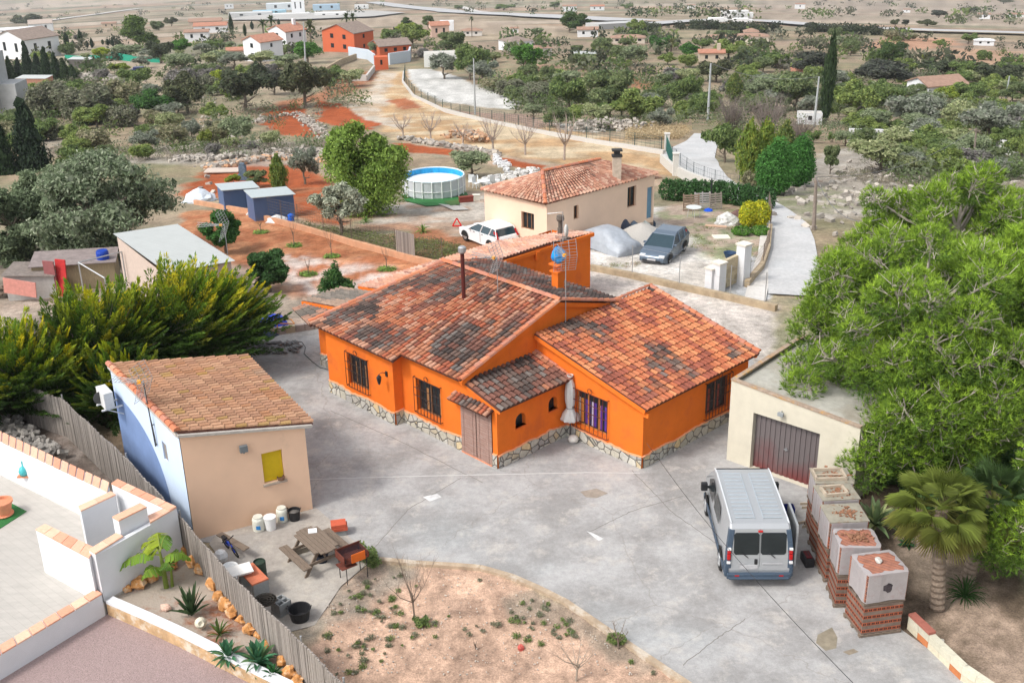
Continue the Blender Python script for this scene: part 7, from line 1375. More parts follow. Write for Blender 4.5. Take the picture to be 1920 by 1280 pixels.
for k in range(46): p = A_+(B_-A_)*k/46; q = A_+(B_-A_)*(k+.95)/46; g_ = R.uniform(.6, 1.3); mb.box8([(p[0], p[1], p[2]), (q[0], q[1], q[2]), (q[0], q[1]+.05, q[2]), (p[0], p[1]+.05, p[2]), (p[0], p[1], p[2]+1.55), (q[0], q[1], q[2]+1.55), (q[0], q[1]+.05, q[2]+1.55), (p[0], p[1]+.05, p[2]+1.55)], (.22*g_, .19*g_, .17*g_))
mb.build('reeds', ATT, t_)
lane_f = wirefence('dark wire fence along the left edge of the curving lane', [(1253, 290), (1275, 312), (1300, 330), (1340, 346), (1385, 357)], 1.2, 3.2, m=mat('fence_dark', (.06, .08, .08)), wires=4, vert=.5); lowwall('pale low wall beneath the lane fence', [(1240, 305), (1262, 325), (1290, 340), (1330, 356), (1380, 366)], .8, .3, mat('pale_wall', (.52, .50, .46), var=.1))
wirefence('dark post and wire fence beside the white pad and the straw coloured track', [(760, 132), (758, 152), (778, 178), (830, 203), (900, 222), (1000, 243), (1100, 262), (1240, 284)], 1.5, 5.5, m=mat('fence_green', (.05, .08, .07)), wires=6, vert=.8, pr=.05); lowwall('long pale concrete footing wall along the straw coloured track', [(757, 137), (755, 155), (775, 182), (828, 207), (898, 226), (1000, 248), (1100, 267), (1245, 290)], .45, .3, mat('footing', (.50, .48, .45), var=.1))
gt = thing('green_gate', 'green metal gate at the bend of the lane', 'gate', (0, 0, 0)); A_, B_ = G(1249, 283), G(1262, 322); mb = MB()
for k in range(16): p = A_+(B_-A_)*k/15; mb.tube([(p[0], p[1], p[2]), (p[0], p[1], p[2]+1.6)], .03, 4)
for z in (.1, 1.5): mb.beam((A_[0], A_[1], A_[2]+z), (B_[0], B_[1], B_[2]+z), .05, .08)
mb.build('gate_bars', mat('gate_green', (.03, .12, .10)), gt)
for i, (x_, yb, ht, lb) in enumerate([(1266, 330, 1.9, 'cream gate pillar left of the lane bend'), (1250, 282, 1.7, 'white gate pillar at the far end of the green gate')]): p = G(x_, yb); mb = MB(); mb.box((0, 0, ht/2), (.45, .45, ht)); mb.box((0, 0, ht+.04), (.56, .56, .08)); tag(mb.build('gate_pillar', mat('pillar_cream', (.58, .56, .52), var=.08), loc=p), lb, 'pillar')
for i, (x_, yb, ht, w_, lb) in enumerate([(1391, 532, 2.05, .52, 'tall white pillar at the right end of the stone block wall'), (1346, 546, 1.45, .50, 'shorter white pillar at the left end of the stone block wall'), (1332, 545, 1.15, .42, 'low white meter box with a black handle beside the shorter pillar')]):
    p = G(x_, yb); t_ = thing('white_pillar', lb, 'pillar', p, math.radians(40)); mb = MB(); mb.box((0, 0, ht/2), (w_, w_, ht)); mb.build('shaft', WHITE, t_); mb = MB(); mb.box((0, 0, ht+.04), (w_+.1, w_+.1, .08)); mb.build('capstone', mat('cap_cream', (.66, .62, .54)), t_)
    if i == 2: mb = MB(); mb.box((0, -w_/2-.02, .7), (.03, .03, .25)); mb.build('handle', BLACKP, t_)
A_, B_ = G(1350, 545), G(1388, 530); mb = MB(); R = RND(3)
d = (B_-A_)/6
for k in range(6):
    for j in range(6): g_ = R.uniform(.8, 1.15); a0 = A_+d*(k+.02); b0 = A_+d*(k+.98); z0 = A_[2]+.24*j; nn = np.array([-d[1], d[0]]); nn = nn/np.hypot(*nn)*.2; mb.box8([(a0[0], a0[1], z0), (b0[0], b0[1], z0), (b0[0]+nn[0], b0[1]+nn[1], z0), (a0[0]+nn[0], a0[1]+nn[1], z0), (a0[0], a0[1], z0+.235), (b0[0], b0[1], z0+.235), (b0[0]+nn[0], b0[1]+nn[1], z0+.235), (a0[0]+nn[0], a0[1]+nn[1], z0+.235)], (.44*g_, .37*g_, .25*g_))
tag(mb.build('stone_block_wall', ATT), 'tan stone block wall between the two white pillars', 'wall'); lowwall('low brown wall running up beside the lane from the tall white pillar', [(1400, 538), (1428, 505), (1440, 470), (1444, 430)], .35, .25, OLDW); wirefence('wire fence with dry brush along the near side of the lane', [(1405, 530), (1430, 500), (1442, 465), (1445, 425), (1440, 395)], 1.3, 3., m=mat('fence_brown', (.14, .11, .09)), wires=7, vert=.14)
# ================================================================ SHEDS
CORR = mat('corrugated_white', (.44, .46, .45), rough=.5, var=.06, scale=1.5)
sh = thing('corrugated_shelter', 'large shelter with pale corrugated metal roof behind the golden conifers', 'shelter', (0, 0, 0)); zt0 = 2.3; A_, B_, C_ = GZ(211, 438, 2.5), GZ(332, 420, 2.3), GZ(441, 489, 2.1); D_ = A_+(C_-B_); mb = MB(); n = 60
for k in range(n):
    a0 = A_+(D_-A_)*k/n; a1 = A_+(D_-A_)*(k+1)/n; b0 = B_+(C_-B_)*k/n; b1 = B_+(C_-B_)*(k+1)/n; o_ = .03 if k % 2 else 0; mb.quad((a0[0], a0[1], a0[2]+o_), (a1[0], a1[1], a1[2]+.03-o_), (b1[0], b1[1], b1[2]+.03-o_), (b0[0], b0[1], b0[2]+o_))
mb.build('roof', CORR, sh); mb = MB(); ctr = (A_+B_+C_+D_)/4; J = [ctr+(p-ctr)*.93 for p in (A_, D_, C_, B_)]
wall(mb, J[0], J[1], -.3, 2.36, 2.0); wall(mb, J[1], J[2], -.3, 2.0, 2.0); wall(mb, J[3], J[0], -.3, 2.1, 2.36); wall(mb, J[2], J[3], -.3, 2.0, 2.1); mb.build('wall', mat('shelter_wall', (.52, .42, .36), var=.1), sh)
def shed(label, px, py, w_, d, h, rz, wallc, roofc, name='shed', slope_=.15, mono=False, ov=.12):
    p = G(px, py); t_ = thing(name, label, 'shed', p, rz); mb = MB(); wall(mb, (-w_/2, 0), (w_/2, 0), -.3, h, h-slope_, [(w_*.6, w_*.85, 0, h*.8)] if not mono else (), dep=.04); wall(mb, (w_/2, 0), (w_/2, d), -.3, h-slope_, h-slope_); wall(mb, (w_/2, d), (-w_/2, d), -.3, h-slope_, h); wall(mb, (-w_/2, d), (-w_/2, 0), -.3, h, h); mb.build('wall', wallc, t_)
    if not mono: mb = MB(); mb.quad((w_*.1, .03, 0), (w_*.35, .03, 0), (w_*.35, .03, h*.8), (w_*.1, .03, h*.8)); mb.build('door', wallc, t_)
    mb = MB(); mb.box8([(x, y, z0+(h if x < 0 else h-slope_)) for z0 in (.01, .05) for x, y in ((-w_/2-ov, -ov), (w_/2+ov, -ov), (w_/2+ov, d+ov), (-w_/2-ov, d+ov))]); mb.build('roof', roofc, t_); return t_
BSH = mat('shed_blue', (.07, .12, .24), rough=.5, var=.12, scale=8, stretch=(8, 8, .2)); GRS = mat('shed_roof', (.40, .45, .46), rough=.5, var=.08)
shed('blue metal shed with grey roof, the farther left of the pair', 455, 391, 2.5, 1.9, 1.5, .45, BSH, GRS); shed('blue metal shed with grey roof, the nearer right of the pair', 517, 411, 2.7, 2.0, 1.65, .45, BSH, GRS)
# animal pens at the far left
RU = mat('rusty_roof_boards', (.24, .20, .19), var=.3, scale=3, bump=.5); pen = shed('low pen with brown board roof left of the corrugated shelter', 145, 545, 4.0, 2.4, 1.5, .25, mat('bamboo_wall', (.30, .24, .15), var=.4, scale=10, bump=.5, stretch=(6, 6, .3)), RU, name='animal_pen', mono=True)
shed('tumbledown pen with white and pink walls at the left edge', 62, 560, 2.4, 2.0, 1.3, .1, mat('pen_white', (.42, .40, .38), var=.15), mat('old_timber', (.20, .17, .15), var=.4, scale=5), name='animal_pen', mono=True)
small('red_board', 'bright red curved board standing against the pen', 'board', 118, 556, lambda m_: m_.box8([(x, y+.25*((z)/1.9)**2, z) for z in (0, 1.9) for x, y in ((-.3, 0), (.3, 0), (.3, .06), (-.3, .06))]), mat('board_red', (.45, .03, .03), var=.2), z=None, rz=-.3); small('maroon_board', 'dull maroon panel beside the bright red board', 'board', 102, 556, lambda m_: m_.box8([(x, y, z) for z in (0, 1.9) for x, y in ((-.35, 0), (.3, 0), (.3, .06), (-.35, .06))]), mat('board_maroon', (.26, .09, .09), var=.2), z=None, rz=-.3)
small('pink_board', 'pink panel leaning at the left edge pen', 'board', 58, 565, lambda m_: m_.beam((-1.2, 0, .9), (.5, -.3, .7), .05, .8), mat('board_pink', (.55, .24, .20), var=.2), z=None); small('blue_drum', 'deep blue plastic drum behind the board roofed pen', 'drum', 196, 500, lambda m_: m_.lathe([(.30, 0), (.32, .1), (.32, .8), (.28, .9), (0, .9)], (0, 0, 0), 16), mat('drum_blue', (.01, .05, .35), rough=.4), z=.0); small('timber_pile', 'pile of broken grey timber at the left edge', 'timber pile', 15, 555, lambda m_: [m_.beam((RND(k).uniform(-1.6, 1.6), RND(k+50).uniform(-.6, .6), .1+.5*RND(k+9).random()), (RND(k+5).uniform(-1.6, 1.6), RND(k+51).uniform(-.6, .6), .1+.5*RND(k+19).random()), .12, .05) for k in range(26)], WOODG, z=None)
ff = thing('pipe_frame', 'grey metal pipe frame standing in front of the pens', 'pipe frame', (0, 0, 0)); mb = MB(); a0, b0, c0 = GZ(147, 492, 1.8), GZ(228, 472, 1.8), GZ(196, 521, 1.4)
mb.tube([a0, b0], .035, 5); mb.tube([a0, c0], .035, 5); mb.tube([a0, (a0[0], a0[1], 0)], .035, 5); mb.tube([b0, (b0[0], b0[1], 0)], .035, 5); mb.tube([c0, (c0[0], c0[1], 0)], .035, 5); mb.build('pipes', METAL, ff)
lump('tarp_heap', 'white and pale blue tarpaulin heap left of the blue sheds', 'tarpaulin', 375, 378, 2.6, 1.1, mat('tarp_white', (.55, .60, .66), var=.4, scale=2, bump=.6), 8); lump('white_sacks', 'white sacks piled before the nearer blue shed', 'sacks', 520, 416, 1.5, .5, mat('sack_white'), 9); lump('white_sacks', 'white sacks and rubbish between the two blue sheds', 'sacks', 478, 402, 1.2, .4, mat('sack_grey', (.45, .45, .44), var=.4), 10); small('blue_can', 'small bright blue can by the nearer blue shed', 'can', 546, 414, lambda m_: m_.lathe([(.18, 0), (.2, .05), (.2, .4), (.1, .48), (0, .48)], (0, 0, 0), 12), mat('can_blue', (.01, .12, .6)), z=None)
small('flat_pad', 'flat pale board lying on the red soil before the dry stone wall', 'board', 418, 324, lambda m_: m_.box((0, 0, .25), (3.2, 1.6, .08)), mat('pad_pale', (.50, .42, .36)), z=None); small('water_tank', 'blue grey machine on a stand beside the dark bush', 'machine', 457, 338, lambda m_: [m_.box((0, 0, .3), (.9, .6, .5)), m_.box((0, 0, .9), (.6, .5, .8)), m_.box((0, 0, 1.4), (.4, .4, .25))], mat('tank_blue', (.10, .15, .20), var=.5), z=None)
# aerial standing behind the golden conifer
ap = GZ(430, 500, 1.0); ta = thing('tall_aerial', 'television aerial on a thin mast in front of the dark orange tree', 'aerial', (ap[0], ap[1], 0)); yagi(ta, (0, 0, 0), 3.2, math.radians(175), 1.4)
# ================================================================ STONE TERRACE WALLS
def drywall(pts, n, seed, cols, w_=.9, label='rough dry stone terrace wall', h=.7, s=(.15, .38)):
    R = RND(seed); mb = MB(); P = [G(*p) for p in pts]; L = [np.hypot(*(P[i+1]-P[i])[:2]) for i in range(len(P)-1)]
    for k in range(n):
        i = R.choices(range(len(L)), L)[0]; p = P[i]+(P[i+1]-P[i])*R.random(); x, y = p[0]+R.gauss(0, w_*.4), p[1]+R.gauss(0, w_*.5); q = R.uniform(*s); c = R.choice(cols); g_ = R.uniform(.8, 1.2)
        mb.box((x, y, float(zt(x, y))+R.random()*h*.6), (q*1.5, q, q*.8), R.uniform(0, 6), tuple(v*g_ for v in c), tilt=(Vector((R.random(), R.random(), .1)).normalized(), R.uniform(-.6, .6)))
    return tag(mb.build('dry_stone_wall', ATT), label, 'stone wall', kind='stuff')
SG = [(.34, .31, .27), (.42, .38, .33), (.28, .25, .22)]; SO = [(.46, .26, .15), (.52, .34, .22), (.38, .31, .25)]
drywall([(340, 300), (400, 300), (480, 290), (560, 285), (640, 292)], 900, 1, SG, 1.6, 'grey dry stone wall above the red plot'); drywall([(390, 318), (450, 308), (510, 298), (570, 300), (610, 305)], 700, 2, SO+SG, 1.2, 'orange and grey stones edging the red plot'); drywall([(480, 232), (500, 222), (560, 215), (590, 238), (615, 262)], 300, 3, SG, 1.4, 'stones round the upper red patches'); drywall([(750, 262), (880, 283), (930, 292)], 320, 4, SG, .8, 'stone edge under the straw coloured track'); drywall([(840, 258), (870, 256), (905, 268)], 260, 5, SO, 1.8, 'heap of orange stones beside the straw track', h=1.4)
drywall([(1100, 246), (1140, 240), (1190, 246)], 420, 6, SG, 3., 'rubble heap beyond the fence of the straw track', h=2.); drywall([(160, 145), (200, 150), (230, 160)], 300, 7, SG, 4., 'pale rubble slope among the upper left scrub', h=1.5, s=(.3, .7)); drywall([(372, 372), (390, 215), (393, 175)], 60, 8, SG, 2., 'loose stones among the scrub trees'); drywall([(400, 240), (430, 255), (440, 262)], 200, 9, SG, 2., 'small stone heap near the olive trees', h=1.2)
drywall([(1500, 405), (1700, 330), (1850, 330)], 250, 10, SG, 8., 'stones on the waste ground right of the lane', h=.3)
# ================================================================ UTILITY POLES
PG = mat('pole_grey', (.36, .38, .38), var=.1); PW = mat('pole_wood', (.22, .18, .15), var=.3, scale=5)
def pole(label, bx_, by, tx, ty, r_, m, arms=0):
    p = G(bx_, by); lo, hi = 0., 30.
    d = ray(tx, ty); k = (p[:2] @ p[:2])/(d[:2] @ p[:2]); top = CP+d*k; h = top[2]-p[2]; t_ = thing('utility_pole', label, 'pole', p); mb = MB(); mb.tube([(0, 0, -.3), (top[0]-p[0], 0, h)], [r_, r_*.6], 8); mb.build('post', m, t_)
    if arms:
        mb = MB()
        for a_ in range(arms): mb.box((top[0]-p[0]+.15, 0, h-.25-.5*a_), (.5, .1, .1))
        mb.build('bracket', m, t_)
    return (top[0], top[1], top[2])
tp1 = pole('slim grey concrete pole standing beside the straw track fence', 891, 216, 888, 110, .16, PG); tp2 = pole('grey metal pole at the start of the lane behind the dark bushes', 1327, 226, 1333, 119, .20, PG); tp3 = pole('grey metal pole beside the small white hut', 1526, 238, 1536, 144, .18, PG); tp4 = pole('grey metal pole behind the right hand white bungalow', 1884, 196, 1893, 143, .18, PG); tp5 = pole('grey wooden pole beside the lane above the big pine', 1526, 432, 1530, 332, .14, PW, 1); tp6 = pole('grey wooden pole with bracket on the waste ground at the right', 1825, 312, 1830, 240, .13, PW, 1); tp7 = pole('pale pole in front of the round tree by the white farmhouse', 573, 122, 569, 42, .22, PG); pole('short grey stake post in the dry field at the left', 172, 310, 168, 285, .14, PW)
def cable(label, a_, b_, sag, r_=.02):
    mb = MB(); a_ = np.array(a_); b_ = np.array(b_); mb.tube([a_+(b_-a_)*t_-np.array([0, 0, 4*sag*t_*(1-t_)]) for t_ in np.linspace(0, 1, 22)], r_, 4); tag(mb.build('cable', mat('cable_grey', (.16, .16, .16))), label, 'cable')
cable('thin cable sagging from the wooden lane pole to the waste ground pole', tp5, tp6, 1.2); cable('thin cable running from the lane pole bottom right over the road', tp5, (14.5, 42, 6), 1.0); cable('thin cable between the two grey metal poles above the scrub', tp2, tp3, 1.0, .03)
# ================================================================ FAR HOUSES
def house(name, label, px, py, wpx, hpx, dep, rz=0., wallc=(.78, .78, .77), roofc=(.42, .26, .19), roof='gable', rh=.35, win=3, floors=1, cat='house', doorc=None, annex=None, chim=False, flatc=None, gw=0):
    p = G(px, py); m = mpp(p); w_ = wpx*m; h = hpx*m/.95; d = dep*w_; wm = mat('wall_%s' % '_'.join('%d' % (c*100) for c in wallc), wallc, var=.05, scale=.4); rm = mat('roof_%s' % '_'.join('%d' % (c*100) for c in roofc), roofc, var=.25, scale=1.5, bump=.6, bscale=6)
    t_ = thing(name, label, cat, (p[0], p[1], p[2]), rz-math.atan2(p[0], p[1])*.6)
    mb = MB(); rr = w_*rh*dep*.5 if roof == 'gable' else 0; hs_ = []
    gz_ = rr
    fl_h = h/floors; holes = []
    for f in range(floors):
        for k in range(win): u = w_*(k+.7)/(win+.4); holes.append((u-w_*.035-.15, u+w_*.035+.15, fl_h*f+fl_h*.38, fl_h*f+fl_h*.78))
    if doorc: holes[win//2] = (holes[win//2][0], holes[win//2][1], .05, fl_h*.78)
    wall(mb, (-w_/2, 0), (w_/2, 0), -1.5, h, h, holes, dep=.25)
    if roof == 'gable': mb.add([(w_/2, 0, -1.5), (w_/2, d, -1.5), (w_/2, d, h), (w_/2, d/2, h+rr), (w_/2, 0, h)], [(0, 1, 2, 3, 4)]); mb.add([(-w_/2, 0, -1.5), (-w_/2, d, -1.5), (-w_/2, d, h), (-w_/2, d/2, h+rr), (-w_/2, 0, h)], [(4, 3, 2, 1, 0)])
    else: wall(mb, (w_/2, 0), (w_/2, d), -1.5, h, h); wall(mb, (-w_/2, d), (-w_/2, 0), -1.5, h, h)
    wall(mb, (w_/2, d), (-w_/2, d), -1.5, h, h); mb.build('wall', wm, t_); o_ = .3
    if roof == 'gable':
        mb = MB(); s = rr/(d/2)
        mb.box8([(-w_/2-o_, -o_, h-o_*s), (w_/2+o_, -o_, h-o_*s), (w_/2+o_, d/2, h+rr), (-w_/2-o_, d/2, h+rr), (-w_/2-o_, -o_, h-o_*s+.18), (w_/2+o_, -o_, h-o_*s+.18), (w_/2+o_, d/2, h+rr+.18), (-w_/2-o_, d/2, h+rr+.18)]); mb.box8([(-w_/2-o_, d/2, h+rr), (w_/2+o_, d/2, h+rr), (w_/2+o_, d+o_, h-o_*s), (-w_/2-o_, d+o_, h-o_*s), (-w_/2-o_, d/2, h+rr+.18), (w_/2+o_, d/2, h+rr+.18), (w_/2+o_, d+o_, h-o_*s+.18), (-w_/2-o_, d+o_, h-o_*s+.18)])
        rf_ = mb.build('roof', rm, t_)
    elif roof == 'hip':
        mb = MB(); rr = d*rh*.5; q = min(d/2, w_/2*.9); a_, b_, c_, e_ = (-w_/2-o_, -o_, h), (w_/2+o_, -o_, h), (w_/2+o_, d+o_, h), (-w_/2-o_, d+o_, h); r0, r1 = (-w_/2+q, d/2, h+rr), (w_/2-q, d/2, h+rr); mb.add([a_, b_, c_, e_, r0, r1], [(0, 1, 5, 4), (1, 2, 5), (2, 3, 4, 5), (3, 0, 4), (3, 2, 1, 0)]); rf_ = mb.build('roof', rm, t_)
    else:
        mb = MB(); mb.box((0, d/2, h-.1), (w_*.98, d*.98, .12)); mb.build('roof', rm if flatc is None else wm, t_); rf_ = t_
    if chim: mb = MB(); mb.box((w_*.28, d*.4, h+rr+.5), (.8, .8, 1.8)); mb.build('chimney', wm, rf_)
    for k in range(gw):
        for f in range(floors):
            y_ = d*(k+.8)/(gw+.6); z_ = fl_h*(f+.36); mb = MB(); mb.box((-w_/2, y_, z_+fl_h*.22), (.12, w_*.03+.9, fl_h*.44)); mb.build('window', GLASS, t_)
    for h_ in holes:
        mb = MB(); mb.quad(*[wpt((-w_/2, 0), (w_/2, 0), u, z, -.2) for u, z in ((h_[0], h_[2]), (h_[1], h_[2]), (h_[1], h_[3]), (h_[0], h_[3]))]); mb.build('window', GLASS, t_)
    return t_
WH = (.68, .69, .70); TL = (.30, .19, .14); TLG = (.23, .18, .15); TLR = (.38, .18, .12)
house('white_farmhouse', 'large white farmhouse with brown tiled roof at the upper left edge', 84, 108, 72, 34, 1.3, .75, WH, TLG, rh=.3, win=2, gw=2); house('white_villa', 'low white villa complex beyond the farmhouse at the upper left edge', 30, 66, 70, 10, .5, .0, WH, WH, 'flat', win=3); house('white_villa', 'white villa with pitched gables right of the low white complex', 78, 60, 42, 14, .6, .1, WH, (.4, .33, .28), rh=.5, win=2)
house('white_house', 'two storey white farmhouse with red roof left of the orange house', 558, 97, 46, 36, 1.2, .7, WH, TLR, rh=.35, win=2, floors=2, chim=True, gw=1); house('white_house', 'white front wing with brick red roof before the two storey farmhouse', 512, 114, 50, 34, 1.1, .7, WH, TLR, rh=.35, win=1, floors=2, gw=1); house('stone_barn', 'low stone barn with tiled roof beside the white farmhouse', 452, 112, 50, 16, .5, 0, (.42, .36, .29), TLR, rh=.3, win=1, cat='barn')
OR2 = (.52, .12, .05)
house('orange_villa', 'two storey orange house with grey brown roof on the hill track', 684, 97, 52, 34, 1.6, .85, OR2, TLG, rh=.33, win=1, floors=2, gw=2); house('orange_annex', 'single storey orange annex right of the two storey orange house', 742, 103, 62, 16, .9, .35, OR2, TLG, rh=.3, win=3, gw=1); house('orange_kiosk', 'tiny orange gatehouse with a white framed window at the top of the track', 716, 131, 25, 22, .9, .1, OR2, OR2, 'flat', win=1, cat='hut')
lowwall('pale blue grey wall before the orange house', [(655, 106), (690, 112), (703, 122)], 2.4, .4, mat('wall_bluegrey', (.50, .56, .62))); lowwall('pale blue wall between the gatehouse and the annex', [(730, 122), (768, 116), (770, 108)], 2.6, .4, mat('wall_bluegrey')); lowwall('grey wall of a small pool terrace below the gatehouse', [(660, 152), (688, 152), (702, 133)], 1.2, .4, mat('footing')); lowwall('grey wall climbing beside the olive trees to the orange house', [(610, 140), (640, 122), (668, 112)], 1.4, .4, OLDW)
house('white_box_house', 'plain white flat roofed building at the top of the white pad', 828, 126, 64, 24, .5, .05, (.70, .70, .67), (.5, .48, .44), 'flat', win=2); house('pink_house', 'pale pink house with white upper storey among the yellow trees', 826, 70, 34, 20, .8, .2, (.60, .42, .34), TLR, rh=.4, win=2); house('white_house', 'white cubic house behind the pale pink house', 838, 58, 26, 16, .8, 0, WH, WH, 'flat', win=1); house('white_house', 'white low house right of the tall slim palm', 885, 68, 38, 9, .6, 0, (.66, .62, .58), TL, 'hip', win=2)
house('white_bungalow', 'white bungalow with shallow grey roof above the dense trees', 978, 95, 50, 16, .9, .5, WH, TLG, 'hip', rh=.3, win=3); house('white_bungalow', 'small white bungalow with pink roof right of the shallow roofed one', 1015, 106, 40, 14, .7, .2, (.66, .62, .58), TL, 'hip', rh=.3, win=3); house('white_cottage', 'white cottage beside the motorway flyover', 1102, 70, 38, 13, .5, 0, WH, TL, 'gable', win=2); house('terracotta_villa', 'long low white and sand villa among trees right of the flyover', 1178, 82, 62, 10, .4, 0, (.56, .50, .42), TL, 'hip', win=4)
house('stone_cottage', 'stone cottage with red tile roof among olive trees', 1334, 118, 46, 17, .6, 0, (.50, .42, .33), TLR, rh=.3, win=2, chim=True); house('cream_mansion', 'cream villa with square tower above the valley trees', 1410, 84, 60, 14, .5, 0, (.66, .60, .50), TL, 'hip', rh=.3, win=3); house('cream_tower', 'square tower of the cream villa with a tiled pyramid roof', 1408, 80, 26, 18, .9, 0, (.68, .63, .54), TL, 'hip', rh=.5, win=1, cat='tower'); house('cream_wing', 'low cream wing left of the cream villa', 1348, 78, 44, 7, .5, 0, (.62, .55, .46), TL, 'hip', win=2)
house('white_bungalow', 'white bungalow with tan roof among the big olives at the right', 1775, 184, 84, 22, .8, .5, WH, TL, rh=.35, win=3); house('white_hut', 'small white hut at the foot of the grey metal pole', 1518, 234, 44, 20, .6, 0, (.62, .64, .66), (.5, .48, .44), 'flat', win=0 or 1, cat='hut'); house('white_hut', 'tiny white hut with pitched roof left of the leaning cypress', 1493, 146, 18, 12, .8, 0, WH, TLR, rh=.5, win=1, cat='hut'); house('white_bungalow', 'white bungalow cut by the right edge above the waste ground', 1912, 262, 60, 26, .6, .0, WH, TLG, rh=.3, win=2); house('white_villa', 'small white villa on the terraced slope at the upper right', 1845, 86, 34, 9, .5, 0, WH, WH, 'hip', win=2)
for i, (x_, y_, w2, h2, lb) in enumerate([(1500, 17, 18, 8, 'small white house on the far terraces at centre right'), (1296, 17, 14, 6, 'tiny white house beyond the motorway left of centre right'), (1068, 22, 26, 9, 'small white house beside the far pine left of the flyover'), (1120, 20, 26, 7, 'far house with an orange roof beyond the motorway'), (1700, 24, 12, 5, 'tiny white house on the far right terraces'), (1845, 36, 20, 8, 'pale ruin like house on the far right slope'), (1905, 33, 26, 5, 'row of white walls at the far right edge'), (205, 53, 26, 8, 'sand coloured low house below the embankment'), (395, 62, 60, 12, 'white house with grey tile roof left of the lone cypress'), (370, 78, 44, 16, 'white gabled house partly behind trees in the upper left'), (965, 62, 14, 8, 'tiny white house in the dry field at top centre')]): house('far_house', lb, x_, y_, w2, h2, .5, 0, WH if i != 7 else (.5, .4, .3), TLR if i in (3, 8) else TL, 'gable', rh=.3, win=2 if w2 > 20 else 1)
house('stone_ruin', 'low stone farm building at the far left behind the cypress row', 385, 47, 60, 6, .4, 0, (.44, .36, .29), TL, 'gable', win=2, cat='barn'); 
# industrial area
for (x_, y_, w2, h2, c, lb) in [(530, 20, 60, 12, (.60, .66, .70), 'blue and white factory hall in the far industrial park'), (505, 27, 62, 6, (.30, .48, .58), 'low blue factory hall before the larger one'), (560, 28, 24, 28, (.74, .75, .76), 'tall white silo block of the factory'), (612, 20, 50, 10, (.35, .48, .60), 'blue grey factory hall right of the silo block'), (678, 17, 26, 7, (.70, .70, .70), 'small white hall at the right of the industrial park'), (470, 33, 80, 8, (.50, .51, .51), 'row of grey stored blocks before the factory'), (545, 34, 70, 7, (.58, .58, .57), 'row of pale stored blocks before the silo block'), (620, 33, 60, 8, (.68, .68, .67), 'row of white stored blocks right of the silo block'), (430, 17, 16, 8, (.66, .67, .68), 'small white tower left of the industrial park')]: house('factory_hall', lb, x_, y_, w2, h2, .25, 0, c, c, 'flat', win=2, cat='factory', flatc=1)
drape('industrial_yard', [(420, 40), (480, 30), (560, 24), (700, 22), (760, 26), (700, 34), (560, 40)], mat('industrial_pale', (.38, .37, .35), var=.2, scale=.05), 1.0)
lowwall('motorway embankment bridge wall', [(1110, 56), (1180, 52), (1200, 50)], 2.0, 6, mat('bridge_grey', (.45, .45, .44)), name='flyover', cat='bridge')
for i, (x_, y_) in enumerate([(1377, 32), (1342, 39), (1388, 40)]): p = G(x_, y_+3); mb = MB(); s_ = 1.0 if i == 0 else .5; mb.box((0, 0, 2.*s_), (12*s_, 3, 3.*s_)); mb.box((7*s_, 0, 1.4*s_), (2.4, 2.6, 2.2*s_)); tag(mb.build('far_vehicle', mat('far_white', (.7, .7, .7)), loc=p), ['white lorry on the far motorway', 'white car on the far motorway left of the lorry', 'dark car on the far motorway below the lorry'][i], 'vehicle')
# green netting fence, white garden wall, small hut, blue far car, ruin of concrete at the left edge
mb = MB(); P = [G(*p) for p in [(122, 110), (165, 112), (210, 112), (250, 116), (300, 118)]]
for i in range(len(P)-1): a_, b_ = P[i], P[i+1]; h0 = [1., 1.2, 2.0, 1.4, 1.2][i]; mb.quad((a_[0], a_[1], a_[2]), (b_[0], b_[1], b_[2]), (b_[0], b_[1], b_[2]+h0*.8), (a_[0], a_[1], a_[2]+h0)); mb.quad((a_[0], a_[1]+.05, a_[2]+h0), (b_[0], b_[1]+.05, b_[2]+h0*.8), (b_[0], b_[1]+.05, b_[2]), (a_[0], a_[1]+.05, a_[2]))
tag(mb.build('green_netting', mat('netting_green', (.015, .26, .17), var=.2)), 'bright green netting fence below the cypress row', 'netting'); lowwall('long white garden wall behind the waste ground trees', [(1590, 266), (1660, 268), (1770, 272), (1850, 286), (1925, 296)], 1.5, .3, mat('far_white')); shed('grey roofed lean to hut below the cypress hedge', 150, 128, 5.5, 4, 2.2, 0, mat('hut_dark', (.14, .13, .12)), mat('hut_roof', (.45, .47, .46)), mono=True); shed('pale roofed brick shed at the left edge behind the scrub', 62, 175, 6, 4, 3., 0, mat('hut_brick', (.40, .20, .14), var=.3), mat('hut_roof'), mono=True)
cpx = G(4, 222); mb = MB(); mb.box((-3, 0, 4), (8, 6, 14)); mb.box((2.4, 1, 2), (3, 5, 8)); tag(mb.build('concrete_tower', mat('weathered_concrete', (.40, .41, .41), var=.15, scale=.8), loc=cpx), 'unfinished grey concrete building cut by the left edge', 'building')
small('far_car', 'small dark blue car parked among the scrub at the upper left', 'car', 263, 138, lambda m_: [m_.box((0, 0, .6), (4, 1.8, .8)), m_.box((-.2, 0, 1.2), (2.2, 1.5, .6)), m_.lathe([(.35, 0)], (0, 0, 0), 3) if False else m_.box((1.3, -.9, .3), (.6, .1, .6)), m_.box((-1.3, -.9, .3), (.6, .1, .6))], mat('farcar', (.02, .03, .10), rough=.3), z=None)
shed('small netted aviary hut in the scrub at centre', 1098, 118, 5, 4, 2.0, 0, mat('aviary', (.28, .30, .29), var=.4, scale=3), mat('hut_roof'), name='aviary', mono=True)

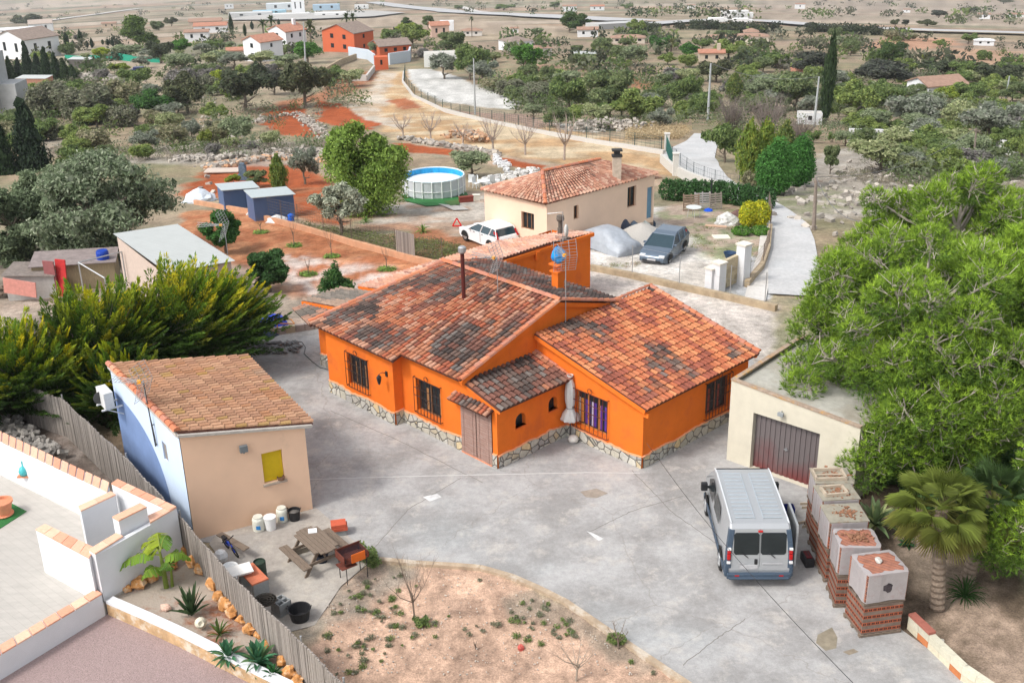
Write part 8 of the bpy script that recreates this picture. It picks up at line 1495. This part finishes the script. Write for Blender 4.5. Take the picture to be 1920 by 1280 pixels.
# ================================================================ NAMED TREES
# pepper tree
def bigtree(name, label, px, py, wpx, hpx, cols, n, size, seed, cat='tree', droop=0., trunk_r=.2, squash=1., tipc=None, bl=None, z0=None, low=.35, m=None, branches=8, shell=.45, solid=False):
    p = G(px, py) if z0 is None else GZ(px, py, z0); mp = mpp(p); W_ = wpx*mp; H_ = hpx*mp/.96; R = RND(seed); d = p[:2]/np.hypot(*p[:2]); c = p[:2]+d*W_*.2; zz = float(zt(*c)) if z0 is None else z0; t_ = thing(name, label, cat, (c[0], c[1], zz)); blobs = []
    if solid:
        blobs = [(0, 0, H_*.44, W_*.42, W_*.42, H_*.44, 1), (W_*.08, 0, H_*.62, W_*.30, W_*.30, H_*.36, 1), (-W_*.14, 0, H_*.40, W_*.36, W_*.34, H_*.38, 1), (0, -W_*.1, H_*.3, W_*.44, W_*.4, H_*.28, 1)]
    for k in range(0 if solid else (bl or 22)):
        a_ = R.uniform(0, 2*pi); q = R.random()**.5; zf_ = R.random(); env = math.sin(pi*min(.97, .12+.80*zf_))**.6; blobs.append((math.cos(a_)*q*env*W_*.36, math.sin(a_)*q*env*W_*.36, H_*(low+(.93-low)*zf_), W_*R.uniform(.11, .17), W_*R.uniform(.11, .17), H_*R.uniform(.08, .14), 1))
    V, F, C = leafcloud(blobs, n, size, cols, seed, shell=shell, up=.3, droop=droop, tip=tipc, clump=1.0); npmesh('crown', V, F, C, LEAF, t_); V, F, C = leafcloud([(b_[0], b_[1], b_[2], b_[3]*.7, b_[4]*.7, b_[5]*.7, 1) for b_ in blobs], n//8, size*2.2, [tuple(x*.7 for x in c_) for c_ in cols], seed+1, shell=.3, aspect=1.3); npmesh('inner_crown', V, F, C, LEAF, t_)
    trunkmesh(t_, H_*.55, trunk_r, H_*.35, W_*.36, seed, m=m, branches=branches, start=.35); return t_
bigtree('pepper_tree', 'large drooping bright green pepper tree left of the pool', 695, 408, 185, 178, [(.12, .19, .035), (.16, .24, .045), (.10, .16, .03), (.20, .29, .06)], 30000, .11, 61, droop=1.9, trunk_r=.28, low=.22, bl=30)
bigtree('silver_olive', 'silvery olive tree hanging over the orchard fence', 640, 445, 125, 95, [(.26, .28, .21), (.32, .34, .26), (.20, .22, .16)], 9000, .10, 62, trunk_r=.12, low=.45, shell=.2)
bigtree('olive_tree', 'huge dark olive tree behind the pens at the left', 205, 500, 320, 195, [(.13, .165, .095), (.16, .195, .12), (.10, .135, .075), (.20, .225, .155)], 28000, .11, 63, trunk_r=.34, low=.12, bl=54, shell=.2, branches=12, m=mat('olive_bark', (.20, .17, .14), var=.3, scale=5, bump=.7)); bigtree('olive_tree', 'grey green olive cut by the left edge above the pens', 30, 500, 170, 150, [(.12, .155, .085), (.15, .19, .11), (.09, .12, .065)], 16000, .11, 64, trunk_r=.22, low=.1, bl=30, shell=.2)
bigtree('olive_tree', 'grey green olive between the huge olive and the left edge one', 110, 470, 190, 150, [(.13, .165, .09), (.16, .20, .12), (.10, .13, .07)], 16000, .10, 77, trunk_r=.2, low=.12, bl=30, shell=.2); bigtree('orange_tree', 'dark glossy orange tree at the left of the red orchard', 425, 478, 95, 78, [(.03, .085, .02), (.04, .11, .025), (.05, .13, .03)], 6000, .10, 65, trunk_r=.10, low=.35); bigtree('orange_tree', 'rounded dark orange tree beside the golden conifer sprays', 508, 552, 105, 78, [(.035, .085, .025), (.05, .11, .035), (.03, .07, .02)], 9000, .085, 66, trunk_r=.10, low=.2, bl=26)
bigtree('dwarf_conifer', 'small dark green pointed conifer beside the left end of the house', 628, 578, 76, 78, [(.02, .06, .015), (.03, .085, .02)], 6000, .075, 67, trunk_r=.08, low=.12, bl=1) if False else None
p = G(628, 574); t_ = thing('dwarf_conifer', 'small dark green pointed conifer beside the left end of the house', 'conifer', (p[0], p[1]+.9, p[2])); R = RND(5); bl = [(R.uniform(-.45, .45), R.uniform(-.45, .45), .5, .5, .5, .5, 1) for k in range(6)]+[(R.uniform(-.4, .4), R.uniform(-.3, .3), 1.1, .32, .32, .5, 1) for k in range(4)]+[(.0, 0, 1.55, .2, .2, .45, 1)]; V, F, C = leafcloud(bl, 9000, .07, [(.03, .085, .02), (.045, .115, .03), (.02, .06, .015)], 4, shell=.6, up=.9, tip=(.10, .20, .04)); npmesh('crown', V, F, C, LEAF, t_); mb = MB(); mb.tube([(0, 0, -.1), (0, 0, .8)], [.06, .03], 6); mb.build('trunk', BARK, t_)
# bush clump by the lane
tree('mid', 1358, 306, 70, 78, 'dark rounded shrub at the left of the clump by the lane', cat='bush', name='bush', var=0); tree('gold', 1402, 345, 66, 125, 'tall yellowish upright conifer on the left of the lane clump'); tree('gold', 1432, 340, 70, 120, 'tall yellowish upright conifer in the middle of the lane clump', var=1); tree('gold', 1468, 330, 66, 105, 'yellow green conifer behind the round crown of the lane clump', var=2); 
bigtree('clipped_conifer', 'bright green rounded conifer in the centre of the lane clump', 1450, 366, 74, 108, [(.045, .13, .025), (.06, .17, .035), (.035, .10, .02)], 14000, .09, 71, trunk_r=.1, solid=True, shell=.82, m=PALEBARK); bigtree('clipped_conifer', 'bright green rounded conifer at the right of the lane clump', 1496, 350, 66, 98, [(.04, .12, .025), (.055, .155, .03), (.03, .095, .02)], 12000, .09, 72, trunk_r=.1, solid=True, shell=.82, m=PALEBARK); tree('grey', 1405, 358, 40, 42, 'pale green low shrub at the foot of the lane clump', cat='bush', name='bush')
# hedges
def hedge(label, pts, h, wd, cols, n, size, seed, name='hedge', cat='hedge'):
    P = [G(*p) for p in pts]; bl = []; 
    for i in range(len(P)-1):
        k_ = max(1, int(np.hypot(*(P[i+1]-P[i])[:2])/(wd*.6)))
        for k in range(k_+1): q = P[i]+(P[i+1]-P[i])*k/k_; bl.append((q[0], q[1], q[2]+h*.5, wd*.6, wd*.6, h*.55, 1))
    V, F, C = leafcloud(bl, n, size, cols, seed, shell=.75, up=.3); return tag(npmesh(name, V, F, C, LEAF), label, cat)
hedge('clipped dark green hedge behind the neighbour yard', [(1250, 375), (1300, 378), (1350, 380), (1400, 388), (1438, 392)], 1.5, 1.0, [(.03, .08, .02), (.04, .10, .03), (.025, .06, .02)], 14000, .10, 5); hedge('golden yellow square shrub at the corner of the lane', [(1402, 424), (1424, 424)], 1.55, 1.0, [(.30, .30, .02), (.40, .37, .02), (.20, .25, .02)], 7000, .08, 6, 'golden_shrub', 'shrub'); hedge('low green weeds at the foot of the golden shrub', [(1390, 440), (1425, 440)], .5, 1.0, [(.06, .14, .02)], 1500, .08, 7, 'low_shrub', 'shrub')
# small sapling with green rings in the orchard
for i, (x_, y_) in enumerate([(552, 462), (622, 482), (490, 437), (725, 506), (578, 516)]):
    p = G(x_, y_); twig(['thin orchard sapling in a green ring, the second from the left', 'thin orchard sapling in a green ring, nearest the orchard wall centre', 'thin orchard sapling in a dug ring near the upper left of the orchard', 'leaning pale sapling in a grass tuft near the pink roof', 'young leafy sapling in the whitish soil left of the dwarf conifer'][i], 0, 0, [1.9, 1.9, 1.2, 1.5, 1.1][i], .35, 80+i, n=5, sub=2, r0=.03, world=p, name='orchard_sapling'); V, F, C = leafcloud([(0, 0, .08, .55, .45, .12, 1)], 500, .07, [(.12, .20, .04), (.16, .24, .05), (.09, .14, .04)], i, shell=.3, up=1.5); tag(npmesh('grass_ring', V, F, C, LEAF, None, p), ['ring of grass round the second orchard sapling', 'ring of grass round the sapling nearest the wall', 'ring of grass round the upper left sapling', 'tuft of grass under the leaning pale sapling', 'grass under the young leafy sapling'][i], 'grass', kind='stuff')
for i, (x_, y_, h) in enumerate([(808, 264, 3.2), (925, 288, 3.6), (985, 291, 3.2), (1058, 300, 4.), (756, 258, 2.6), (868, 268, 2.2)]): twig(['bare fig tree on the slope, leftmost but one', 'bare fig tree in the middle of the slope', 'bare fig tree right of the slope centre', 'bare pale fig tree at the right end of the slope near the bungalow roof', 'bare fig tree farthest left on the slope', 'low bare fig tree beside the orange stone heap'][i], 0, 0, h, 1.5, 90+i, n=12, sub=8, r0=.12, col=(.34, .28, .24), world=G(x_, y_), name='fig_tree', cat='tree')
TL_ = [
 # kind, base x, base y, width, height, label
 ('pine', 262, 92, 76, 58, 'large dark pine standing behind the left cypress row'), ('oak', 55, 52, 56, 26, 'dark round tree on the slope above the white villas'), ('oak', 322, 50, 26, 18, 'small dark tree above the stone farm building'), ('oak', 303, 120, 52, 44, 'dark bushy tree right of the green netting'), ('bright', 340, 106, 52, 32, 'mid green bushy tree behind the dark one by the netting'),
 ('cypress', 435, 66, 12, 40, 'lone slim cypress left of the white farmhouse'), ('cypress', 460, 68, 9, 24, 'small cypress right of the lone slim one'), ('cypress', 473, 56, 9, 16, 'small cypress behind the white farmhouse roof'), ('cypress', 523, 48, 7, 12, 'tiny cypress above the farmhouse ridge'),
 ('cypress', 126, 88, 13, 28, 'first cypress of the small row beside the farmhouse'), ('cypress', 138, 90, 9, 15, 'short cypress next to the first of the row'), ('cypress', 153, 88, 12, 33, 'tallest cypress of the small row'), ('cypress', 164, 90, 9, 14, 'short cypress right of the tallest of the row'), ('cypress', 173, 90, 9, 19, 'last cypress of the small row'), ('cypress', 193, 84, 7, 10, 'tiny dark cypress beyond the row, leftmost'), ('cypress', 203, 86, 8, 13, 'tiny dark cypress beyond the row, second'), ('cypress', 212, 87, 8, 14, 'tiny dark cypress beyond the row, third'), ('cypress', 226, 87, 7, 10, 'tiny dark cypress beyond the row, last'),
 ('conifer', 4, 152, 26, 62, 'dark conifer of the hedge cut by the left edge'), ('conifer', 22, 150, 24, 46, 'dark conifer second from the left in the hedge'), ('conifer', 38, 148, 24, 40, 'dark conifer third from the left in the hedge'), ('conifer', 56, 150, 30, 72, 'tallest dark conifer in the hedge before the farmhouse'), ('conifer', 74, 150, 30, 50, 'dark conifer right of the tallest in the hedge'), ('conifer', 90, 150, 30, 62, 'broad dark conifer in the middle of the hedge'), ('conifer', 108, 152, 28, 54, 'dark conifer right of the middle of the hedge'), ('conifer', 124, 152, 26, 44, 'dark conifer near the right end of the hedge'), ('conifer', 139, 152, 22, 32, 'last low dark conifer of the hedge'),
 ('conifer', 62, 322, 84, 138, 'big dark cypress clump at the left edge of the dry field'), ('conifer', 12, 328, 58, 112, 'big dark cypress clump cut by the left edge'), 
 ('grey', 105, 222, 100, 78, 'grey scrub thicket at the left'), ('grey', 180, 232, 110, 84, 'grey scrub thicket left of the green bush'), ('grey', 232, 205, 80, 60, 'grey scrub behind the rounded green bush'), ('bright', 290, 224, 82, 56, 'rounded green bush in the grey scrub'), ('bush', 165, 236, 74, 38, 'greenish low bush among bare branches'), ('grey', 225, 240, 70, 46, 'grey bush before the rounded green bush'), ('olive', 322, 254, 66, 50, 'grey olive tree below the rounded green bush'), ('olive', 362, 266, 46, 46, 'small grey olive right of the larger one'), ('yellow', 386, 277, 30, 36, 'little pale green sapling tree near the stone heap'), ('mid', 258, 172, 62, 46, 'green olive bush above the grey scrub'), ('oak', 352, 215, 84, 78, 'dark grey green tree left of the holm oaks'), ('grey', 335, 180, 80, 56, 'dense grey shrubs behind the dark grey green tree'), ('yellow', 412, 170, 36, 40, 'pale green young tree left of the holm oaks'), ('oak', 462, 212, 108, 92, 'large holm oak, the left of the dark pair'), ('oak', 574, 205, 104, 92, 'large holm oak, the right of the dark pair'), ('oak', 515, 180, 60, 50, 'smaller holm oak between the dark pair'),
 ('olive', 345, 140, 66, 40, 'silver olive behind the grey shrubs'), ('olive', 400, 130, 60, 36, 'silver olive below the white gabled house'), ('olive', 440, 130, 64, 34, 'silver olive before the stone barn'), ('olive', 490, 128, 60, 32, 'silver olive before the white farmhouse'), ('olive', 540, 130, 56, 28, 'silver olive above the right holm oak'), ('bright', 577, 120, 56, 42, 'round dark green tree beside the pale pole'), ('olive', 240, 110, 64, 24, 'grey olive behind the green netting, left'), ('olive', 290, 112, 60, 24, 'grey olive behind the green netting, right'), ('yellow', 190, 115, 34, 26, 'bright green tree before the green netting'), ('yellow', 225, 138, 44, 22, 'yellow green bush near the small blue car'), ('olive', 380, 100, 40, 20, 'small olive beside the white gabled house'),
 ('mid', 775, 88, 62, 42, 'green tree right of the orange annex'), ('yellow', 765, 68, 54, 28, 'yellow green tree behind the orange annex'), ('mid', 803, 56, 26, 27, 'rounded dark tree above the pink house'), ('pine', 762, 50, 26, 16, 'dark pine behind the yellow trees'), ('mid', 735, 76, 40, 22, 'grey green tree behind the orange annex roof'), ('mid', 848, 106, 62, 46, 'dark tree beside the plain white building'), ('olive', 833, 150, 62, 54, 'grey olive before the plain white building'), ('mid', 882, 152, 66, 70, 'large green tree right of the grey olive'), ('olive', 905, 158, 60, 46, 'green grey tree below the large green one'), ('bright', 985, 138, 58, 56, 'bright green tree before the shallow roofed bungalow'), ('mid', 1028, 165, 32, 42, 'slim dark tree beside the red field'), ('mid', 970, 168, 36, 34, 'rounded olive tree left of the slim dark one'), ('grey', 925, 172, 60, 28, 'grey bush on the edge of the white pad'), ('grey', 1008, 186, 66, 36, 'grey green bush right of the white pad'), ('grey', 960, 180, 44, 26, 'grey low bush at the corner of the white pad'),
 ('mid', 1068, 216, 76, 78, 'tall green tree left of the largest bush clump'), ('mid', 1142, 222, 108, 92, 'largest green tree of the central clump'), ('mid', 1192, 240, 100, 76, 'grey green tree right of the largest one'), ('olive', 1238, 245, 52, 46, 'silvery bush at the right of the central clump'), ('bright', 1132, 222, 38, 26, 'bright green bush at the foot of the largest tree'), ('mid', 1245, 185, 46, 30, 'yellow green bush above the central clump'), ('pine', 1068, 62, 52, 36, 'dark pine near the far house, left of the pair'), ('pine', 1092, 54, 38, 26, 'dark pine near the far house, right of the pair'), ('mid', 1192, 62, 36, 25, 'dark tree beside the flyover'), ('mid', 1130, 106, 48, 34, 'dark tree behind the netted hut'), ('olive', 1182, 126, 66, 40, 'olive tree above the central clump'), ('mid', 1160, 118, 38, 32, 'green tree left of the olive above the clump'), ('bright', 1238, 102, 44, 38, 'bright green tree beside the grey garden palm'), ('bright', 1293, 110, 50, 32, 'rounded bright green pine left of the stone cottage'), ('mid', 1366, 112, 66, 36, 'dark green tree right of the stone cottage'), ('mid', 1400, 120, 44, 34, 'dark tree below the cream villa'), ('oak', 1342, 156, 70, 44, 'dark oak below the stone cottage'), ('mid', 1405, 150, 52, 32, 'green tree right of the dark oak'), ('gold', 1376, 192, 40, 58, 'yellow green conifer pair behind the bare scrub'), ('mid', 1296, 198, 50, 60, 'olive green tree left of the first lane pole'), ('mid', 1308, 225, 46, 44, 'green bush beside the start of the lane'), ('olive', 1268, 160, 60, 32, 'silver tree left of the olive green one'),
 ('bare', 1375, 245, 90, 66, 'bare grey thicket behind the lane clump, left part'), ('bare', 1440, 248, 90, 70, 'bare grey thicket behind the lane clump, middle'), ('bare', 1500, 262, 76, 44, 'bare grey thicket before the white hut'), ('mid', 1490, 210, 92, 72, 'green tree left of the third pole'), ('olive', 1440, 190, 66, 50, 'grey green tree behind the bare thicket'), ('mid', 1458, 130, 50, 32, 'green tree on the valley side below the villa'), ('oak', 1520, 150, 80, 52, 'dark oak left of the leaning cypress'), ('oak', 1655, 168, 118, 50, 'wide dark oak right of the leaning cypress'), ('mid', 1595, 106, 38, 30, 'small round tree in the striped field'), ('pine', 1665, 122, 56, 38, 'green pine above the wide dark oak'), ('pine', 1688, 116, 36, 34, 'darker pine right of the green one'), ('yellow', 1736, 120, 30, 20, 'yellow green round tree in the dry terraces'), ('oak', 1740, 142, 70, 28, 'dark scrub tree left of the right bungalow'), ('oak', 1810, 142, 80, 26, 'dark scrub tree above the right bungalow'), ('oak', 1872, 172, 88, 52, 'large dark oak at the right above the bungalow'), ('mid', 1600, 222, 92, 70, 'grey green tree right of the leaning cypress foot'), ('mid', 1650, 215, 70, 60, 'green tree right of the grey green one'), ('olive', 1712, 246, 112, 76, 'wide olive tree with dark trunk'), ('olive', 1795, 252, 80, 66, 'olive between the two widest olives'), ('olive', 1850, 272, 124, 86, 'widest olive tree at the right'), ('yellow', 1770, 196, 50, 36, 'bright green tree before the right bungalow'), ('mid', 1606, 250, 64, 36, 'brownish green round bush below the grey green tree'), ('mid', 1818, 195, 60, 42, 'green tree right of the right bungalow'), ('mid', 1898, 198, 60, 44, 'green tree behind the last pole'), ('yellow', 1868, 205, 34, 22, 'pale yellow green bush by the last pole'),
 ('olive', 1648, 328, 110, 74, 'sparse olive tree with pale branches on the waste ground'), ('olive', 1700, 325, 70, 44, 'low sparse olive right of the pale branched one'), ('mid', 1524, 270, 28, 28, 'small pointed bush below the white hut'), ('mid', 1556, 328, 34, 58, 'dark reddish bush right of the lane clump'), ('mid', 1560, 268, 20, 20, 'tiny bush right of the white hut'), ('mid', 1868, 306, 42, 30, 'dark round bush before the white garden wall'), ('grey', 1788, 308, 60, 34, 'grey scrub bush before the white garden wall'), ('mid', 1912, 300, 40, 50, 'dark bush at the right edge before the garden wall'),
 ('olive', 572, 348, 66, 78, 'grey olive with curved trunk above the red plot'), ('gold', 525, 362, 46, 76, 'dull green pointed tree beside the grey olive'), ('mid', 482, 352, 50, 32, 'dark bushy shrub on the red plot'), ('yellow', 438, 348, 34, 24, 'small yellowish bush on the red plot'), ('olive', 885, 334, 92, 52, 'grey olive behind the pool'), ('olive', 505, 284, 44, 42, 'olive on the stone terrace'), ('grey', 470, 285, 46, 18, 'low green bush on the stone terrace'), ('grey', 300, 262, 56, 30, 'thorny low scrub in the dry field'), ('grey', 1700, 405, 60, 30, 'low grey bush at the top of the big pine'),
 ('mid', 1370, 75, 50, 16, 'tree band below the motorway left'), ('mid', 1176, 18, 26, 10, 'small tree beyond the motorway at centre'), ('oak', 1678, 50, 20, 14, 'left one of two round trees on the far terrace'), ('oak', 1697, 50, 16, 13, 'right one of two round trees on the far terrace'), ('oak', 1520, 58, 30, 15, 'dark tree beside the motorway verge'), ('oak', 1760, 34, 36, 14, 'dark trees near the far right terraces'), ('oak', 1815, 30, 30, 16, 'dark grove left of the pale ruin like house'), ('mid', 1762, 90, 26, 16, 'round tree in the dry plain at the right'), ('mid', 1815, 84, 32, 22, 'tree left of the small white villa'), ('oak', 1738, 50, 40, 12, 'low dark trees beside the far right fields'), ('oak', 1882, 8, 34, 10, 'dark trees in the top right corner'), ('mid', 860, 20, 20, 10, 'small tree by the far motorway'), ('mid', 945, 20, 40, 11, 'small dark trees in the dry field at top centre'), ('mid', 1040, 18, 24, 14, 'round tree left of the far white house')]
for q in TL_: tree(*q)
# leaning tall cypress
p = G(1545, 232); tree('cypress', 1545, 232, 34, 172, 'very tall dark cypress leaning to the right', lean=(0, .10), var=1)
# palms far
def farpalm(label, px, py, hpx, wpx, col=(.06, .09, .03)):
    p = G(px, py); m = mpp(p); H_ = hpx*m; W_ = wpx*m; t_ = thing('palm_tree', label, 'palm tree', p); mb = MB(); mb.tube([(0, 0, 0), (0, 0, H_*.8)], [W_*.06, W_*.05], 6); mb.build('trunk', BARK, t_); fb = MB(); R = RND(int(px))
    for k in range(26):
        az = k*2.4; el = math.radians(80-110*k/26); h = Vector((math.cos(az), math.sin(az), 0)); s_ = Vector((-math.sin(az), math.cos(az), 0)); L = W_*.5; pts = [Vector((0, 0, H_*.8))+h*math.cos(el)*L*t_+Vector((0, 0, math.sin(el)*L*t_-.35*L*t_*t_)) for t_ in (0, .35, .7, 1)]; q = R.uniform(.7, 1.3)
        for j in range(3): ww = [.10, .16, .12][j]*W_*.5; w2 = [.16, .12, .01][j]*W_*.5; fb.quad(pts[j]-s_*ww, pts[j+1]-s_*w2, pts[j+1]+s_*w2, pts[j]+s_*ww, tuple(x*q for x in col))
    fb.build('fronds', LEAF, t_)
farpalm('left one of two dark palms behind the two storey orange house', 651, 60, 34, 26); farpalm('right one of two dark palms behind the two storey orange house', 663, 60, 34, 24); farpalm('feathery palm between the farmhouse and the orange house', 583, 82, 42, 36, (.10, .11, .04)); farpalm('palm behind the roof of the white farmhouse', 510, 62, 30, 28); farpalm('palm left of the farmhouse roof', 494, 64, 24, 26); farpalm('tall slim palm above the white low house', 885, 70, 42, 14); farpalm('grey green garden palm beside the bright green tree', 1258, 102, 28, 26, (.20, .20, .09))
MIDP = [(0, 130), (400, 135), (640, 140), (690, 210), (600, 290), (380, 300), (0, 330)]; RP1 = [(880, 150), (1000, 150), (1300, 150), (1920, 140), (1920, 340), (1700, 350), (1520, 260), (1300, 240), (1250, 250), (1000, 240), (960, 205)]; RP2 = [(1520, 280), (1920, 300), (1920, 400), (1560, 420), (1450, 380), (1540, 340)]; UP = [(0, 60), (300, 50), (600, 70), (1000, 65), (1500, 70), (1920, 80), (1920, 150), (1000, 155), (800, 110), (600, 120), (0, 150)]
R = RND(31)
for (poly, n_, gl) in ((MIDP, 80, 'scrub bushes on the left slope'), (RP1, 185, 'bushes between the valley trees'), (UP, 70, 'trees of the far plain')):
    k = 0; B_ = {}
    while k < n_:
        x_, y_ = R.uniform(0, 1920), R.uniform(56, 345)
        if not bool(inpoly(np.array(x_), np.array(y_), poly)) or 620 < x_ < 1000 and y_ > 200 or (y_ > 225 and 1180 < x_ < 1580) or (450 < x_ < 720 and y_ > 175): continue
        kd = R.choice(['grey', 'olive', 'bush', 'mid', 'grey', 'bush'] if gl[0] == 's' else ['olive', 'mid', 'mid', 'bush', 'bush', 'olive', 'grey']); s_ = R.uniform(.7, 1.5)*(10+y_*.12); tree(kd, x_, y_, s_*1.3, s_*.85, ('low green or grey bush among the ' if gl[0] != 't' else 'small bush or tree among the scattered ')+gl, name='bush', cat='bush', var=R.randrange(3), group=gl); k += 1
# scrub
def scrub(label, polys, n, cols, size, seed, hh=.5, name='scrub', leaf=14):
    R = np.random.RandomState(seed); Vs = []; Cs = []
    for poly, wgt in polys:
        xs = [p[0] for p in poly]; ys = [p[1] for p in poly]; k = 0; need = int(n*wgt); P = np.array(poly, float); X_ = R.uniform(min(xs), max(xs), need*4); Y_ = R.uniform(min(ys), max(ys), need*4); ok = inpoly(X_, Y_, poly); X_, Y_ = X_[ok][:need], Y_[ok][:need]
        for x_, y_ in zip(X_, Y_):
            p = G(x_, y_); cl = noise.noise(Vector((p[0]*.06, p[1]*.06, seed)))
            if cl < R.uniform(-.15, .25): continue
            s_ = size*R.uniform(.5, 1.5)*(1+.5*(p[1] > 160)); m = leaf*5; c = np.array([p[0], p[1], float(zt(p[0], p[1]))])+np.clip(R.normal(size=(m, 3)), -1.5, 1.5)*np.array([s_*.34, s_*.34, s_*hh*.28])+np.array([0, 0, s_*hh*.5]); nn = R.normal(size=(m, 3))+np.array([0, -.3, .8]); nn /= np.linalg.norm(nn, axis=1)[:, None]; t1 = np.cross(nn, R.normal(size=(m, 3))); t1 /= np.linalg.norm(t1, axis=1)[:, None]; t2 = np.cross(nn, t1); L = s_*(.08 if p[1] < 230 else .13)*R.uniform(.6, 1.4, (m, 1)); Vs.append(np.stack([c-t1*L, c-t2*L*.5, c+t1*L, c+t2*L*.5], 1).reshape(-1, 3)); col = np.array(cols[R.randint(len(cols))])*R.uniform(.8, 1.2); Cs.append(col[None]*R.uniform(.8, 1.2, (m, 1)))
    V = np.vstack(Vs); F = np.arange(len(V)).reshape(-1, 4); return tag(npmesh(name, V, F, np.vstack(Cs), LEAF), label, name, kind='stuff')

scrub('dry grey scrub covering the middle slopes', [(MIDP, .35), (RP1, .65)], 2000, GGY+GOL+[(.22, .19, .15), (.26, .23, .18)], 1.1, 3, .8); scrub('olive green undergrowth between the trees', [(MIDP, .3), (RP1, .7)], 1300, G1+GOL, 1.6, 4, .9, 'undergrowth'); scrub('dry grass tufts on the waste ground beside the lane', [(RP2, 1.)], 1700, [(.26, .23, .17), (.32, .28, .21), (.16, .17, .09), (.22, .20, .16)], .5, 5, .6, 'dry_grass'); scrub('scattered bushes on the far plain', [(UP, 1.)], 800, G1+GDK+GGY, 2.4, 6, .7, 'far_bushes', 12)
scrub('dark green trees lining the far motorway', [([(1200, 50), (1500, 57), (1700, 64), (1700, 68), (1500, 64), (1200, 60)], 1.)], 560, GDK, 1.7, 7, .8, 'far_wood', 16); scrub('bushy terraces of the farthest slopes', [([(0, 2), (1920, 2), (1920, 48), (1200, 38), (800, 24), (0, 40)], 1.)], 420, GDK+GGY+G1, 4., 8, .6, 'far_bushes', 8); scrub('straw coloured grass beside the lane start', [([(1180, 240), (1290, 244), (1280, 262), (1180, 262)], 1.)], 700, [(.44, .34, .20), (.50, .40, .25)], .9, 9, .7, 'dry_grass'); scrub('weeds and low plants between the orchard wall and the yard', [([(560, 420), (700, 440), (860, 460), (880, 490), (800, 490), (640, 450)], 1.)], 500, [(.13, .17, .06), (.20, .23, .08), (.17, .16, .09)], .45, 10, .5, 'weeds', 8); scrub('dry field grasses in the left middle field', [([(80, 265), (350, 280), (620, 262), (640, 300), (350, 320), (90, 310)], 1.)], 1500, [(.30, .27, .22), (.36, .32, .25), (.25, .22, .18)], .6, 11, .6, 'dry_grass')
scrub('tufts of grass on the neighbour gravel yard', [([(1240, 440), (1330, 400), (1400, 440), (1440, 480), (1380, 510), (1330, 480)], .6), ([(1110, 500), (1210, 490), (1200, 500), (1120, 508)], .4)], 230, [(.14, .20, .05), (.24, .27, .08), (.28, .21, .14)], .28, 12, .35, 'weeds', 6)

# ================================================================ HAZE
mb = MB(); mb.box((0, 3000, -170), (13000, 6800, 560)); hz = mb.build('haze', bpy.data.materials.new('haze_air')); tag(hz, kind='stuff'); m = hz.data.materials[0]; m.use_nodes = True; t = m.node_tree; t.nodes.remove(t.nodes['Principled BSDF']); pv = nd(t, 'ShaderNodeVolumePrincipled'); pv.inputs['Color'].default_value = (.9, .94, 1, 1); pv.inputs['Density'].default_value = .00011; t.links.new(pv.outputs[0], t.nodes['Material Output'].inputs['Volume'])
